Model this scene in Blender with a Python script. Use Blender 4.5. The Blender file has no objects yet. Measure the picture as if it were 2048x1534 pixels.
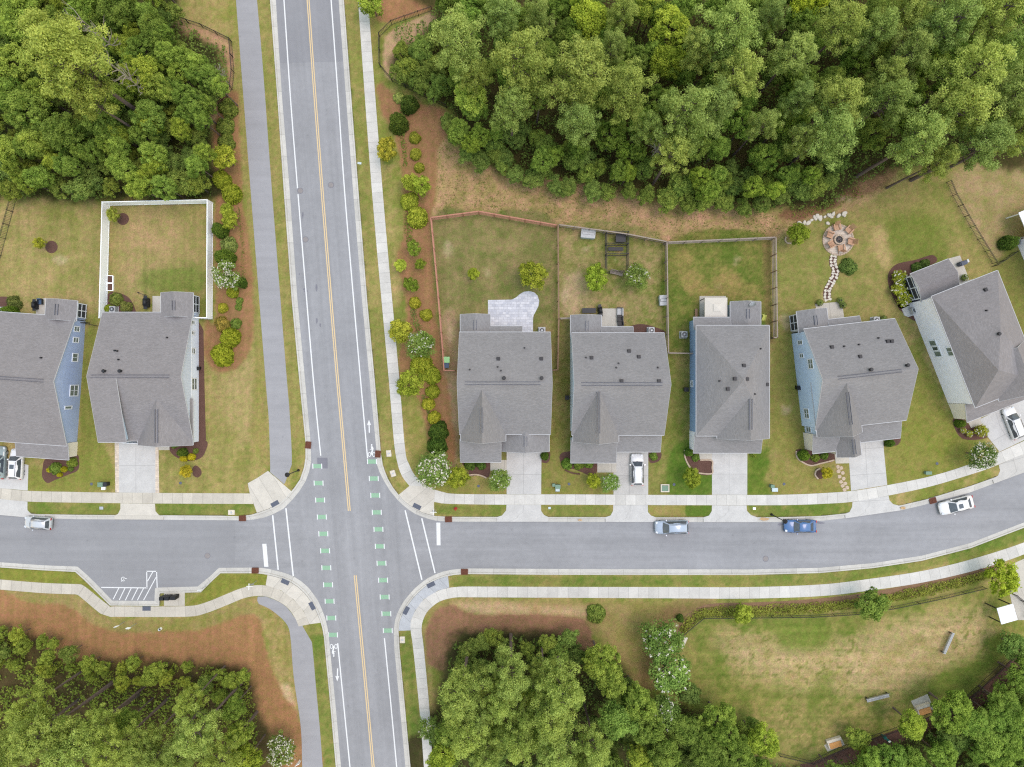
import bpy, bmesh, math, random
import numpy as np
from mathutils import Vector, Matrix
from mathutils.bvhtree import BVHTree

# ------------------------------------------------------------------ camera, sky, sun, exposure
H = 98.0            # camera height above the ground (m)
S = 14.2            # photo pixels (2048 wide) per metre on the ground
R_ = math.radians
sc = bpy.context.scene
cam_d = bpy.data.cameras.new("camera")
cam = bpy.data.objects.new("camera", cam_d)
sc.collection.objects.link(cam)
cam.location = (0, 0, H)
cam.rotation_euler = (0, 0, 0)
cam_d.sensor_width = 36.0
cam_d.lens = 36.0 * (H * S) / 2048.0
cam_d.clip_start = 1.0
cam_d.clip_end = 6000.0
sc.camera = cam

SUN_EL, SUN_AZ = R_(74), R_(80)      # azimuth clockwise from north (+Y)
world = bpy.data.worlds.new("World")
sc.world = world
world.use_nodes = True
wn = world.node_tree
wn.nodes.clear()
sky = wn.nodes.new("ShaderNodeTexSky")
sky.sky_type = 'NISHITA'
sky.sun_disc = False
sky.sun_elevation = SUN_EL
sky.sun_rotation = SUN_AZ
sky.air_density = 3.7
sky.dust_density = 0.5
sky.ozone_density = 0.3
bg = wn.nodes.new("ShaderNodeBackground")
bg.inputs[1].default_value = 0.15
wo = wn.nodes.new("ShaderNodeOutputWorld")
tint = wn.nodes.new("ShaderNodeVectorMath")      # a grey overcast day is a little less green than a clear sky
tint.operation = 'MULTIPLY'
tint.inputs[1].default_value = (1.09, 0.98, 1.0)
wn.links.new(sky.outputs[0], tint.inputs[0])
wn.links.new(tint.outputs[0], bg.inputs[0])
wn.links.new(bg.outputs[0], wo.inputs[0])

sun_d = bpy.data.lights.new("sun", 'SUN')
sun_d.energy = 1.25
sun_d.angle = R_(32)
sun_d.color = (1.0, 0.84, 0.78)
sun = bpy.data.objects.new("sun", sun_d)
sc.collection.objects.link(sun)
sun.location = (60, 20, 120)
_dir = Vector((math.sin(SUN_AZ) * math.cos(SUN_EL), math.cos(SUN_AZ) * math.cos(SUN_EL), math.sin(SUN_EL)))
sun.rotation_euler = _dir.to_track_quat('Z', 'Y').to_euler()

sc.view_settings.view_transform = 'Standard'
sc.view_settings.look = 'None'
sc.view_settings.exposure = 0.84
sc.view_settings.gamma = 1.0
sc.cycles.use_denoising = False      # the fine grain of leaf, grass and shingle is kept
sc.cycles.filter_width = 1.2
sc.cycles.max_bounces = 9
sc.cycles.diffuse_bounces = 6
sc.cycles.transmission_bounces = 6
sc.cycles.transparent_max_bounces = 4

rng = random.Random(7)
nr = np.random.default_rng(7)
COL = sc.collection

# ------------------------------------------------------------------ helpers
def P(px, py, h=0.0):
    f = (H - h) / H / S
    return Vector(((px - 1024) * f, (767 - py) * f, h))

def P2(px, py):
    return ((px - 1024) / S, (767 - py) / S)

KAL = 1.6
def C(r, g, b, k=1.0):
    out = []
    for v in (r, g, b):
        v /= 255.0
        l = v / 12.92 if v <= 0.04045 else ((v + 0.055) / 1.055) ** 2.4
        out.append(min(0.88, l / KAL * k))
    return tuple(out)

def link(o):
    COL.objects.link(o)
    return o

def tag(o, label=None, cat=None, group=None, kind=None):
    if label: o["label"] = label
    if cat: o["category"] = cat
    if group: o["group"] = group
    if kind: o["kind"] = kind
    return o

def empty(name, loc, rz=0.0, label=None, cat=None, group=None):
    o = bpy.data.objects.new(name, None)
    o.empty_display_size = 0.3
    o.location = loc
    o.rotation_euler = (0, 0, rz)
    link(o)
    return tag(o, label, cat, group)

def copy_tree(o, parent=None):
    c = o.copy()
    link(c)
    c.parent = parent
    for ch in list(o.children):
        copy_tree(ch, c)
    return c

class MB:
    """collects faces; build() links them as one mesh object"""
    def __init__(self):
        self.v, self.f, self.m, self.uv = [], [], [], []
    def add(self, verts, faces, mi=0):
        b = len(self.v)
        self.v += [tuple(x) for x in verts]
        for f in faces:
            self.f.append([b + i for i in f]); self.m.append(mi)
        return self
    def box(self, c, s, mi=0, rz=0.0, M=None):
        x, y, z = s[0] / 2, s[1] / 2, s[2] / 2
        pts = [Vector(p) for p in ((-x,-y,-z),(x,-y,-z),(x,y,-z),(-x,y,-z),(-x,-y,z),(x,-y,z),(x,y,z),(-x,y,z))]
        rot = M if M is not None else Matrix.Rotation(rz, 3, 'Z')
        pts = [rot @ p + Vector(c) for p in pts]
        return self.add(pts, [(0,3,2,1),(4,5,6,7),(0,1,5,4),(1,2,6,5),(2,3,7,6),(3,0,4,7)], mi)
    def bar(self, a, b, w, h=None, mi=0):
        a, b = Vector(a), Vector(b)
        d = b - a
        L = d.length
        if L < 1e-5: return self
        d.normalize()
        up = Vector((0,0,1)) if abs(d.z) < 0.95 else Vector((1,0,0))
        s = d.cross(up).normalized()
        u = s.cross(d)
        M = Matrix((d, s, u)).transposed()
        return self.box((a + b) / 2, (L, w, h or w), mi, M=M)
    def cyl(self, c, r0, r1, h, n=12, mi=0, cap=True, axis=None):
        rot = Matrix.Identity(3) if axis is None else Vector(axis).to_track_quat('Z', 'Y').to_matrix()
        pts = []
        for k, (r, z) in enumerate(((r0, 0), (r1, h))):
            for i in range(n):
                a = 2 * math.pi * i / n
                pts.append(rot @ Vector((r * math.cos(a), r * math.sin(a), z)) + Vector(c))
        fs = [(i, (i + 1) % n, n + (i + 1) % n, n + i) for i in range(n)]
        if cap:
            fs.append(tuple(range(n, 2 * n)))
            fs.append(tuple(reversed(range(n))))
        return self.add(pts, fs, mi)
    def tube(self, path, radii, n=6, mi=0):
        pts = []
        path = [Vector(p) for p in path]
        for i, p in enumerate(path):
            d = (path[min(i + 1, len(path) - 1)] - path[max(i - 1, 0)]).normalized()
            a = d.orthogonal().normalized(); b = d.cross(a)
            for k in range(n):
                t = 2 * math.pi * k / n
                pts.append(p + (a * math.cos(t) + b * math.sin(t)) * radii[i])
        fs = []
        for i in range(len(path) - 1):
            for k in range(n):
                fs.append((i*n+k, i*n+(k+1)%n, (i+1)*n+(k+1)%n, (i+1)*n+k))
        return self.add(pts, fs, mi)
    def build(self, name, mats, parent=None, smooth=False, bevel=0.0):
        me = bpy.data.meshes.new(name)
        me.from_pydata(self.v, [], self.f)
        if not isinstance(mats, (list, tuple)): mats = [mats]
        for m in mats: me.materials.append(m)
        me.polygons.foreach_set("material_index", self.m)
        if bevel or True:
            bm = bmesh.new(); bm.from_mesh(me)
            bmesh.ops.recalc_face_normals(bm, faces=bm.faces)
            if bevel:
                es = [e for e in bm.edges if len(e.link_faces) == 2 and e.calc_face_angle(0) > 0.5]
                bmesh.ops.bevel(bm, geom=es, offset=bevel, segments=2, affect='EDGES', clamp_overlap=True)
            bm.to_mesh(me); bm.free()
        if smooth:
            me.polygons.foreach_set("use_smooth", [True] * len(me.polygons))
        me.update()
        o = bpy.data.objects.new(name, me)
        link(o)
        if parent: o.parent = parent
        return o

# ------------------------------------------------------------------ materials
def new_mat(name):
    m = bpy.data.materials.new(name)
    m.use_nodes = True
    nt = m.node_tree
    nt.nodes.clear()
    out = nt.nodes.new("ShaderNodeOutputMaterial")
    p = nt.nodes.new("ShaderNodeBsdfPrincipled")
    nt.links.new(p.outputs[0], out.inputs[0])
    return m, nt, p, out

def N(nt, t, **kw):
    n = nt.nodes.new("ShaderNode" + t)
    for k, v in kw.items():
        if k in n.inputs: n.inputs[k].default_value = v
        else: setattr(n, k, v)
    return n

def noise(nt, vec, scale, detail=3.0, rough=0.6):
    n = N(nt, "TexNoise"); n.inputs["Scale"].default_value = scale
    n.inputs["Detail"].default_value = detail; n.inputs["Roughness"].default_value = rough
    nt.links.new(vec, n.inputs["Vector"])
    return n.outputs["Fac"]

def rng_map(nt, val, a, b, c, d):
    n = N(nt, "MapRange"); n.clamp = True
    nt.links.new(val, n.inputs[0])
    for i, x in enumerate((a, b, c, d)): n.inputs[i + 1].default_value = x
    return n.outputs[0]

def math_n(nt, op, a, b=None):
    n = N(nt, "Math"); n.operation = op
    for i, x in enumerate((a, b)):
        if x is None: continue
        if isinstance(x, (int, float)): n.inputs[i].default_value = x
        else: nt.links.new(x, n.inputs[i])
    return n.outputs[0]

def mulcol(nt, col, fac):
    """colour * scalar"""
    n = N(nt, "VectorMath"); n.operation = 'SCALE'
    if isinstance(col, tuple): n.inputs[0].default_value = col[:3]
    else: nt.links.new(col, n.inputs[0])
    if isinstance(fac, (int, float)): n.inputs["Scale"].default_value = fac
    else: nt.links.new(fac, n.inputs["Scale"])
    return n.outputs[0]

def mixcol(nt, fac, a, b):
    n = N(nt, "Mix"); n.data_type = 'RGBA'
    if isinstance(fac, (int, float)): n.inputs[0].default_value = fac
    else: nt.links.new(fac, n.inputs[0])
    for i, x in ((6, a), (7, b)):
        if isinstance(x, tuple): n.inputs[i].default_value = x[:3] + (1,)
        else: nt.links.new(x, n.inputs[i])
    return n.outputs[2]

def pos(nt):
    return N(nt, "NewGeometry").outputs["Position"]

def objco(nt):
    return N(nt, "TexCoord").outputs["Object"]

def plain(name, col, rough=0.7, metal=0.0, var=0.12, sc_=6.0, bump=0.0, spec=0.3, coat=0.0):
    m, nt, p, out = new_mat(name)
    co = objco(nt)
    f = noise(nt, co, sc_, 4.0)
    v = rng_map(nt, f, 0.3, 0.7, 1 - var, 1 + var)
    nt.links.new(mulcol(nt, col, v), p.inputs["Base Color"])
    p.inputs["Roughness"].default_value = rough
    p.inputs["Metallic"].default_value = metal
    p.inputs["Specular IOR Level"].default_value = spec
    p.inputs["Coat Weight"].default_value = coat
    if bump:
        b = N(nt, "Bump"); b.inputs["Strength"].default_value = bump; b.inputs["Distance"].default_value = 0.02
        nt.links.new(f, b.inputs["Height"]); nt.links.new(b.outputs[0], p.inputs["Normal"])
    return m

def mat_asphalt(name, col, amp=1.0):
    m, nt, p, out = new_mat(name)
    co = pos(nt)
    big = rng_map(nt, noise(nt, co, 0.12, 4.0), 0.3, 0.7, 1 - 0.05*amp, 1 + 0.05*amp)
    mid = rng_map(nt, noise(nt, co, 1.3, 5.0), 0.3, 0.7, 1 - 0.035*amp, 1 + 0.035*amp)
    fine = rng_map(nt, noise(nt, co, 9.0, 4.0, 0.8), 0.3, 0.7, 0.965, 1.035)
    v = math_n(nt, 'MULTIPLY', math_n(nt, 'MULTIPLY', big, mid), fine)
    # tyre-polished streaks along each street
    sx = N(nt, "SeparateXYZ"); nt.links.new(co, sx.inputs[0])
    u = math_n(nt, 'ADD', sx.outputs[0], math_n(nt, 'MULTIPLY', sx.outputs[1], 0.088))
    def streak(a, b, seed):
        cb = N(nt, "CombineXYZ"); nt.links.new(a, cb.inputs[0]); nt.links.new(b, cb.inputs[1]); cb.inputs[2].default_value = seed
        return rng_map(nt, noise(nt, cb.outputs[0], 1.0, 4.0, 0.65), 0.3, 0.7, 1 - .07*amp, 1 + .07*amp)
    s1 = streak(math_n(nt, 'MULTIPLY', u, 0.75), math_n(nt, 'MULTIPLY', sx.outputs[1], 0.02), 3.0)
    s2 = streak(math_n(nt, 'MULTIPLY', sx.outputs[0], 0.025), math_n(nt, 'MULTIPLY', sx.outputs[1], 0.7), 8.0)
    mk = rng_map(nt, math_n(nt, 'ABSOLUTE', math_n(nt, 'ADD', u, 23.5)), 5.5, 9.0, 0.0, 1.0)
    mm = N(nt, "Mix"); mm.data_type = 'FLOAT'
    nt.links.new(mk, mm.inputs[0]); nt.links.new(s1, mm.inputs[2]); nt.links.new(s2, mm.inputs[3])
    v = math_n(nt, 'MULTIPLY', v, mm.outputs[0])
    # rare oil spots
    sp = N(nt, "TexVoronoi"); sp.inputs["Scale"].default_value = 0.32
    nt.links.new(co, sp.inputs["Vector"])
    d = rng_map(nt, sp.outputs["Distance"], 0.02, 0.07, 0.86, 1.0)
    v = math_n(nt, 'MULTIPLY', v, d)
    nt.links.new(mulcol(nt, col, v), p.inputs["Base Color"])
    p.inputs["Roughness"].default_value = 0.9
    p.inputs["Specular IOR Level"].default_value = 0.2
    return m

def mat_concrete(name, col, joint=1.42, vjoint=0.0, tone=0.08):
    """slabs: UV x runs along the strip in metres, y across"""
    m, nt, p, out = new_mat(name)
    uv = N(nt, "UVMap").outputs[0]
    sx = N(nt, "SeparateXYZ"); nt.links.new(uv, sx.inputs[0])
    u = math_n(nt, 'DIVIDE', sx.outputs[0], joint)
    fr = math_n(nt, 'FRACT', u)
    dist = math_n(nt, 'MINIMUM', fr, math_n(nt, 'SUBTRACT', 1.0, fr))
    line = rng_map(nt, dist, 0.012 / joint * 1.42, 0.03 / joint * 1.42, 0.74, 1.0)
    w = N(nt, "TexWhiteNoise"); w.noise_dimensions = '1D'
    nt.links.new(math_n(nt, 'FLOOR', u), w.inputs["W"])
    tn = rng_map(nt, w.outputs["Value"], 0, 1, 1 - tone, 1 + tone)
    v = math_n(nt, 'MULTIPLY', line, tn)
    if vjoint:
        dv = math_n(nt, 'ABSOLUTE', math_n(nt, 'SUBTRACT', sx.outputs[1], vjoint))
        v = math_n(nt, 'MULTIPLY', v, rng_map(nt, dv, 0.02, 0.05, 0.78, 1.0))
    co = pos(nt)
    v = math_n(nt, 'MULTIPLY', v, rng_map(nt, noise(nt, co, 0.7, 6.0, .7), 0.3, 0.7, 0.88, 1.08))
    v = math_n(nt, 'MULTIPLY', v, rng_map(nt, noise(nt, co, 5.0, 5.0, 0.7), 0.3, 0.7, 0.93, 1.06))
    nt.links.new(mulcol(nt, col, v), p.inputs["Base Color"])
    p.inputs["Roughness"].default_value = 0.85
    p.inputs["Specular IOR Level"].default_value = 0.2
    return m

def mat_shingle(name, col):
    m, nt, p, out = new_mat(name)
    uv = N(nt, "UVMap").outputs[0]
    b = N(nt, "TexBrick")
    b.inputs["Scale"].default_value = 1.0
    b.inputs["Brick Width"].default_value = 0.34
    b.inputs["Row Height"].default_value = 0.15
    b.inputs["Mortar Size"].default_value = 0.012
    b.inputs["Mortar Smooth"].default_value = 0.2
    b.inputs["Color1"].default_value = (0.9, 0.9, 0.9, 1)
    b.inputs["Color2"].default_value = (1.08, 1.08, 1.09, 1)
    b.inputs["Mortar"].default_value = (0.85, 0.85, 0.85, 1)
    nt.links.new(uv, b.inputs["Vector"])
    v = rng_map(nt, noise(nt, uv, 0.35, 4.0), 0.3, 0.7, 0.95, 1.05)
    v2 = rng_map(nt, noise(nt, uv, 5.5, 4.0, 0.8), 0.32, 0.68, 0.90, 1.10)
    v = math_n(nt, 'MULTIPLY', v, v2)
    c2 = N(nt, "VectorMath"); c2.operation = 'MULTIPLY'
    nt.links.new(b.outputs["Color"], c2.inputs[0]); c2.inputs[1].default_value = col
    warm = mixcol(nt, rng_map(nt, noise(nt, uv, 2.1, 3.0), 0.45, 0.65, 0.0, 0.5), c2.outputs[0],
                  mulcol(nt, c2.outputs[0], 1.0))
    nt.links.new(mulcol(nt, warm, v), p.inputs["Base Color"])
    p.inputs["Roughness"].default_value = 0.95
    p.inputs["Specular IOR Level"].default_value = 0.1
    return m

def mat_siding(name, col, row=0.22, vertical=False):
    m, nt, p, out = new_mat(name)
    co = objco(nt)
    sx = N(nt, "SeparateXYZ"); nt.links.new(co, sx.inputs[0])
    if vertical:
        s = math_n(nt, 'ADD', sx.outputs[0], sx.outputs[1])
    else:
        s = sx.outputs[2]
    fr = math_n(nt, 'FRACT', math_n(nt, 'DIVIDE', s, row))
    line = rng_map(nt, fr, 0.0, 0.3, 0.9, 1.0)
    v = math_n(nt, 'MULTIPLY', line, rng_map(nt, noise(nt, co, 1.2, 4.0), 0.3, 0.7, 0.95, 1.05))
    nt.links.new(mulcol(nt, col, v), p.inputs["Base Color"])
    p.inputs["Roughness"].default_value = 0.6
    return m

def mat_paver(name, col, bw=0.62, rh=0.36):
    m, nt, p, out = new_mat(name)
    co = pos(nt)
    b = N(nt, "TexBrick")
    b.inputs["Scale"].default_value = 1.0
    b.inputs["Brick Width"].default_value = bw
    b.inputs["Row Height"].default_value = rh
    b.inputs["Mortar Size"].default_value = 0.02
    b.inputs["Color1"].default_value = (0.8, 0.82, 0.87, 1)
    b.inputs["Color2"].default_value = (1.13, 1.13, 1.13, 1)
    b.inputs["Mortar"].default_value = (0.74, 0.74, 0.75, 1)
    b.squash = 0.7; b.squash_frequency = 3
    nt.links.new(co, b.inputs["Vector"])
    c2 = N(nt, "VectorMath"); c2.operation = 'MULTIPLY'
    nt.links.new(b.outputs["Color"], c2.inputs[0]); c2.inputs[1].default_value = col
    v = rng_map(nt, noise(nt, co, 1.5, 4.0), 0.3, 0.7, 0.9, 1.1)
    nt.links.new(mulcol(nt, c2.outputs[0], v), p.inputs["Base Color"])
    p.inputs["Roughness"].default_value = 0.85
    return m

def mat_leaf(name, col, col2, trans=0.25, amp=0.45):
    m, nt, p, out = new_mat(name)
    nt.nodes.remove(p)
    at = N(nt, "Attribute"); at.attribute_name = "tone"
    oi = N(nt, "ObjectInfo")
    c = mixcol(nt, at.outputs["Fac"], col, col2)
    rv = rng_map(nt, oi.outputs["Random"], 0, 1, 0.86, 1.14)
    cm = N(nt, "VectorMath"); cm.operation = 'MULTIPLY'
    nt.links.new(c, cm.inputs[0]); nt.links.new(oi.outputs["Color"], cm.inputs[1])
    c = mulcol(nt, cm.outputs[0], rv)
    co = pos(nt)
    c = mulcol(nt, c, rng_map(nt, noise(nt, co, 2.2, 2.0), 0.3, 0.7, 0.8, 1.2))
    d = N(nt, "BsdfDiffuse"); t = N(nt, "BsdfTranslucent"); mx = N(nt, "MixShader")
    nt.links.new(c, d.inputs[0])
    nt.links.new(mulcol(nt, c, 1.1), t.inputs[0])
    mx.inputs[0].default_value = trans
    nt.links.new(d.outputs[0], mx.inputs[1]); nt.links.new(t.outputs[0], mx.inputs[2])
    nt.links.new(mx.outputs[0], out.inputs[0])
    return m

def mat_glass(name, col=(0.03, 0.04, 0.05)):
    m, nt, p, out = new_mat(name)
    co = objco(nt)
    v = rng_map(nt, noise(nt, co, 2.0), 0.3, 0.7, 0.8, 1.2)
    nt.links.new(mulcol(nt, col, v), p.inputs["Base Color"])
    p.inputs["Roughness"].default_value = 0.08
    p.inputs["Specular IOR Level"].default_value = 0.7
    return m

def mat_ground():
    m, nt, p, out = new_mat("ground")
    at = N(nt, "Attribute"); at.attribute_name = "Col"
    k = N(nt, "Attribute"); k.attribute_name = "Rough"    # how strongly the fine mottling shows
    co = pos(nt)
    n1 = rng_map(nt, noise(nt, co, 1.1, 5.0, 0.7), 0.3, 0.7, -1.0, 1.0)
    n2 = rng_map(nt, noise(nt, co, 4.5, 4.0, 0.75), 0.3, 0.7, -1.0, 1.0)
    n3 = rng_map(nt, noise(nt, co, 13.0, 3.0, 0.8), 0.3, 0.7, -1.0, 1.0)
    s = math_n(nt, 'ADD', math_n(nt, 'MULTIPLY', n1, 0.10), math_n(nt, 'MULTIPLY', n2, 0.16))
    s = math_n(nt, 'ADD', s, math_n(nt, 'MULTIPLY', n3, 0.18))
    s = math_n(nt, 'MULTIPLY', s, k.outputs["Fac"])
    v = math_n(nt, 'ADD', s, 1.0)
    # hue wander between green blades and straw blades
    hw = rng_map(nt, noise(nt, co, 1.3, 8.0, 0.8), 0.36, 0.64, 0.0, 1.0)
    tint = mixcol(nt, hw, (0.85, 1.05, 0.80), (1.14, 0.96, 1.18))
    cm = N(nt, "VectorMath"); cm.operation = 'MULTIPLY'
    nt.links.new(at.outputs["Color"], cm.inputs[0]); nt.links.new(tint, cm.inputs[1])
    nt.links.new(mulcol(nt, cm.outputs[0], v), p.inputs["Base Color"])
    p.inputs["Roughness"].default_value = 1.0
    p.inputs["Specular IOR Level"].default_value = 0.05
    b = N(nt, "Bump"); b.inputs["Strength"].default_value = 0.5; b.inputs["Distance"].default_value = 0.05
    nt.links.new(n2, b.inputs["Height"]); nt.links.new(b.outputs[0], p.inputs["Normal"])
    return m

def mat_mulch(name, col):
    m, nt, p, out = new_mat(name)
    co = pos(nt)
    a = rng_map(nt, noise(nt, co, 6.0, 5.0, 0.8), 0.3, 0.7, 0.72, 1.28)
    b_ = rng_map(nt, noise(nt, co, 0.8, 4.0), 0.3, 0.7, 0.88, 1.12)
    v = math_n(nt, 'MULTIPLY', a, b_)
    nt.links.new(mulcol(nt, col, v), p.inputs["Base Color"])
    p.inputs["Roughness"].default_value = 1.0
    p.inputs["Specular IOR Level"].default_value = 0.05
    b = N(nt, "Bump"); b.inputs["Strength"].default_value = 0.6; b.inputs["Distance"].default_value = 0.06
    nt.links.new(a, b.inputs["Height"]); nt.links.new(b.outputs[0], p.inputs["Normal"])
    return m

def mat_marking(name, col, wear=0.45):
    m, nt, p, out = new_mat(name)
    co = pos(nt)
    f = rng_map(nt, noise(nt, co, 7.0, 6.0, 0.8), 0.52, 0.72, 0.0, wear)
    g = rng_map(nt, noise(nt, co, 0.5, 3.0), 0.35, 0.65, 0.4, 1.3)
    nt.links.new(mixcol(nt, math_n(nt, 'MULTIPLY', f, g), col, C(160, 163, 172)), p.inputs["Base Color"])
    p.inputs["Roughness"].default_value = 0.8
    return m
M = {}
M['asphalt'] = mat_asphalt("asphalt", C(157, 158, 163), 1.6)
M['asphalt_new'] = mat_asphalt("asphalt_new", C(149, 150, 156))
M['asphalt_west'] = mat_asphalt("asphalt_west", C(152, 153, 158))
M['asphalt_path'] = mat_asphalt("asphalt_path", C(164, 164, 169))
M['asphalt_dark'] = mat_asphalt("asphalt_dark", C(132, 132, 142))
M['walk'] = mat_concrete("sidewalk_concrete", C(217, 215, 211))
M['walk_tan'] = mat_concrete("sidewalk_tan", C(207, 201, 190))
M['curb'] = mat_concrete("curb_concrete", C(207, 205, 200), joint=3.05)
M['drive'] = mat_concrete("drive_concrete", C(208, 207, 206), joint=3.6, vjoint=2.4, tone=0.03)
M['drive_old'] = mat_concrete("drive_concrete_old", C(203, 201, 198), joint=3.6, vjoint=2.2, tone=0.03)
M['slab'] = mat_concrete("slab_concrete", C(205, 200, 190), joint=2.0, tone=0.03)
M['ramp'] = mat_concrete("ramp_concrete", C(214, 209, 200), joint=1.8, tone=0.06)
M['ramp_blue'] = mat_concrete("ramp_concrete_blue", C(192, 196, 203), joint=1.8, tone=0.04)
M['white'] = mat_marking("white_marking", C(236, 238, 241), .55)
M['yellow'] = mat_marking("yellow_marking", C(228, 202, 156), .6)
M['green_paint'] = mat_marking("green_marking", C(146, 188, 158), .6)
M['slate'] = plain("slate_pad", C(98, 104, 120), 0.8, bump=0.5, sc_=14)
M['rust'] = plain("rusty_iron", C(112, 70, 55), 0.9, var=0.2, sc_=8)
M['iron'] = plain("cast_iron", C(150, 145, 146), 0.8, var=0.1)
M['dark'] = plain("dark_metal", C(42, 44, 50), 0.5)
M['black'] = plain("black_plastic", C(32, 34, 38), 0.5)
M['blackfence'] = plain("black_fence_metal", C(52, 50, 52), 0.6)
M['vinyl'] = plain("white_vinyl", C(246, 250, 255, 1.4), 0.5, var=0.03)
M['trim'] = plain("white_trim", C(236, 240, 248, 1.25), 0.5, var=0.03)
M['eave'] = plain("eave_trim", C(206, 208, 213), 0.6, var=0.05)
M['wood_red'] = plain("red_cedar", C(190, 135, 115), 0.85, var=0.15, sc_=4)
M['wood_grey'] = plain("weathered_wood", C(165, 152, 142), 0.9, var=0.15, sc_=4)
M['wood_brown'] = plain("brown_wood", C(150, 122, 100), 0.9, var=0.15, sc_=4)
M['wood_orange'] = plain("orange_wood", C(222, 164, 100), 0.7, var=0.12, sc_=5)
M['adirondack'] = plain("chair_brown", C(200, 158, 126), 0.6, var=0.1)
M['shingle'] = mat_shingle("grey_shingle", C(149, 148, 150))
M['shingle2'] = mat_shingle("grey_shingle_warm", C(147, 144, 146))
M['glass'] = mat_glass("window_glass", (0.13, 0.16, 0.15))
M['carglass'] = mat_glass("car_glass", (0.055, 0.066, 0.08))
M['screen'] = plain("porch_screen", C(62, 66, 74), 0.6)
M['tyre'] = plain("tyre_rubber", C(30, 30, 32), 0.9)
M['bark'] = plain("bark", C(112, 100, 98), 0.95, var=0.25, sc_=5, bump=0.6)
M['bark_dead'] = plain("bark_pale", C(170, 165, 155), 0.95, var=0.15)
M['mulch'] = mat_mulch("mulch_dark", C(108, 82, 74))
M['mulch_edge'] = mat_mulch("mulch_edge", C(140, 112, 88))
M['pinestraw'] = mat_mulch("pine_straw", C(158, 110, 78))
M['straw'] = mat_mulch("straw_litter", C(204, 172, 132))
M['stone'] = plain("pale_stone", C(222, 214, 200), 0.9, var=0.15, sc_=2.5)
M['stone_edge'] = plain("edging_stone", C(200, 180, 160), 0.9, var=0.15, sc_=4)
M['steel'] = plain("galvanised", C(190, 195, 200), 0.45, metal=0.3)
M['ac'] = plain("ac_casing", C(188, 190, 192), 0.5)
M['paver'] = mat_paver("paver_patio", C(214, 215, 222))
M['paver_round'] = mat_paver("paver_round", C(222, 206, 188), 0.5, 0.3)
M['canvas'] = plain("beige_canvas", C(226, 220, 210), 0.8, var=0.03)
M['ground'] = mat_ground()
for nm, col in (('blue_slate', (166, 182, 216)), ('pale_grey', (224, 234, 255)), ('taupe', (182, 172, 165)), ('grey_blue', (200, 220, 238)),
                ('deep_blue', (140, 168, 204)), ('sky_blue', (200, 220, 246)), ('white_side', (242, 243, 255)), ('cream', (226, 220, 210)), ('brick', (150, 98, 84))):
    M[nm] = mat_siding("siding_" + nm, C(*col, k=1.38 if nm not in ("brick", "taupe") else 1.0))
M['batten'] = mat_siding("siding_batten", C(206, 218, 240, 1.3), row=0.4, vertical=True)
# foliage: (tone 0, tone 1)
M['pine_leaf'] = mat_leaf("pine_needles", C(116, 146, 70), C(206, 225, 126), 0.42)
M['broad_leaf'] = mat_leaf("broad_leaves", C(108, 138, 60), C(198, 218, 108), 0.42)
M['under_leaf'] = mat_leaf("understory_leaves", C(96, 122, 62), C(174, 192, 104), 0.38)
M['lime_leaf'] = mat_leaf("lime_leaves", C(124, 142, 50), C(216, 220, 96), 0.36)
M['dark_leaf'] = mat_leaf("holly_leaves", C(66, 90, 42), C(120, 140, 62), 0.25)
M['crape_leaf'] = mat_leaf("crape_leaves", C(102, 130, 62), C(176, 196, 106), 0.36)
M['blossom'] = plain("white_blossom", C(238, 234, 220), 0.8, var=0.04)
# ------------------------------------------------------------------ ground: outlines in photo pixels, laid on the ground plane
def lin(t): return np.array(C(*t)) * 1.0

def catmull(pts, n=8, closed=False):
    pts = [np.array(p, float) for p in pts]
    out = []
    L = len(pts)
    rngi = range(L if closed else L - 1)
    for i in rngi:
        p0 = pts[(i - 1) % L] if closed or i > 0 else pts[0]
        p1 = pts[i]; p2 = pts[(i + 1) % L]
        p3 = pts[(i + 2) % L] if closed or i + 2 < L else pts[-1]
        for k in range(n):
            t = k / n
            out.append(0.5 * ((2*p1) + (-p0+p2)*t + (2*p0-5*p1+4*p2-p3)*t*t + (-p0+3*p1-3*p2+p3)*t**3))
    if not closed: out.append(pts[-1])
    return [tuple(p) for p in out]

def ext(pts, L=320):
    """carries a street, kerb or path on past the edge of the picture"""
    pts = [tuple(p) for p in pts]
    def out(p): return not (0 <= p[0] <= 2048 and 0 <= p[1] <= 1534)
    for rev in (False, True):
        if rev: pts = pts[::-1]
        p, q = np.array(pts[-1], float), np.array(pts[-2], float)
        if out(pts[-1]):
            d = (p - q) / max(np.hypot(*(p - q)), 1e-6)
            pts.append(tuple(p + d * L))
        if rev: pts = pts[::-1]
    return pts

def resample(pts, n):
    a = np.array(pts, float)
    d = np.r_[0, np.cumsum(np.hypot(*np.diff(a, axis=0).T))]
    t = np.linspace(0, d[-1], n)
    return np.c_[np.interp(t, d, a[:, 0]), np.interp(t, d, a[:, 1])], d[-1]

def vnoise(x, y, scale, seed):
    """value noise on arrays"""
    g = np.random.default_rng(seed).random((256, 256))
    u, v = x * scale + 1000.3, y * scale + 1000.7
    i, j = np.floor(u).astype(int), np.floor(v).astype(int)
    fu, fv = u - i, v - j
    fu = fu*fu*(3-2*fu); fv = fv*fv*(3-2*fv)
    a = g[i % 256, j % 256]; b = g[(i+1) % 256, j % 256]; c = g[i % 256, (j+1) % 256]; d = g[(i+1) % 256, (j+1) % 256]
    return (a*(1-fu)+b*fu)*(1-fv) + (c*(1-fu)+d*fu)*fv

def fbm(x, y, scale, seed, oct=4):
    s, a, tot = 0, 1.0, 0
    for o in range(oct):
        s = s + a * vnoise(x, y, scale * 2**o, seed + o); tot += a; a *= 0.55
    return s / tot

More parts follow.
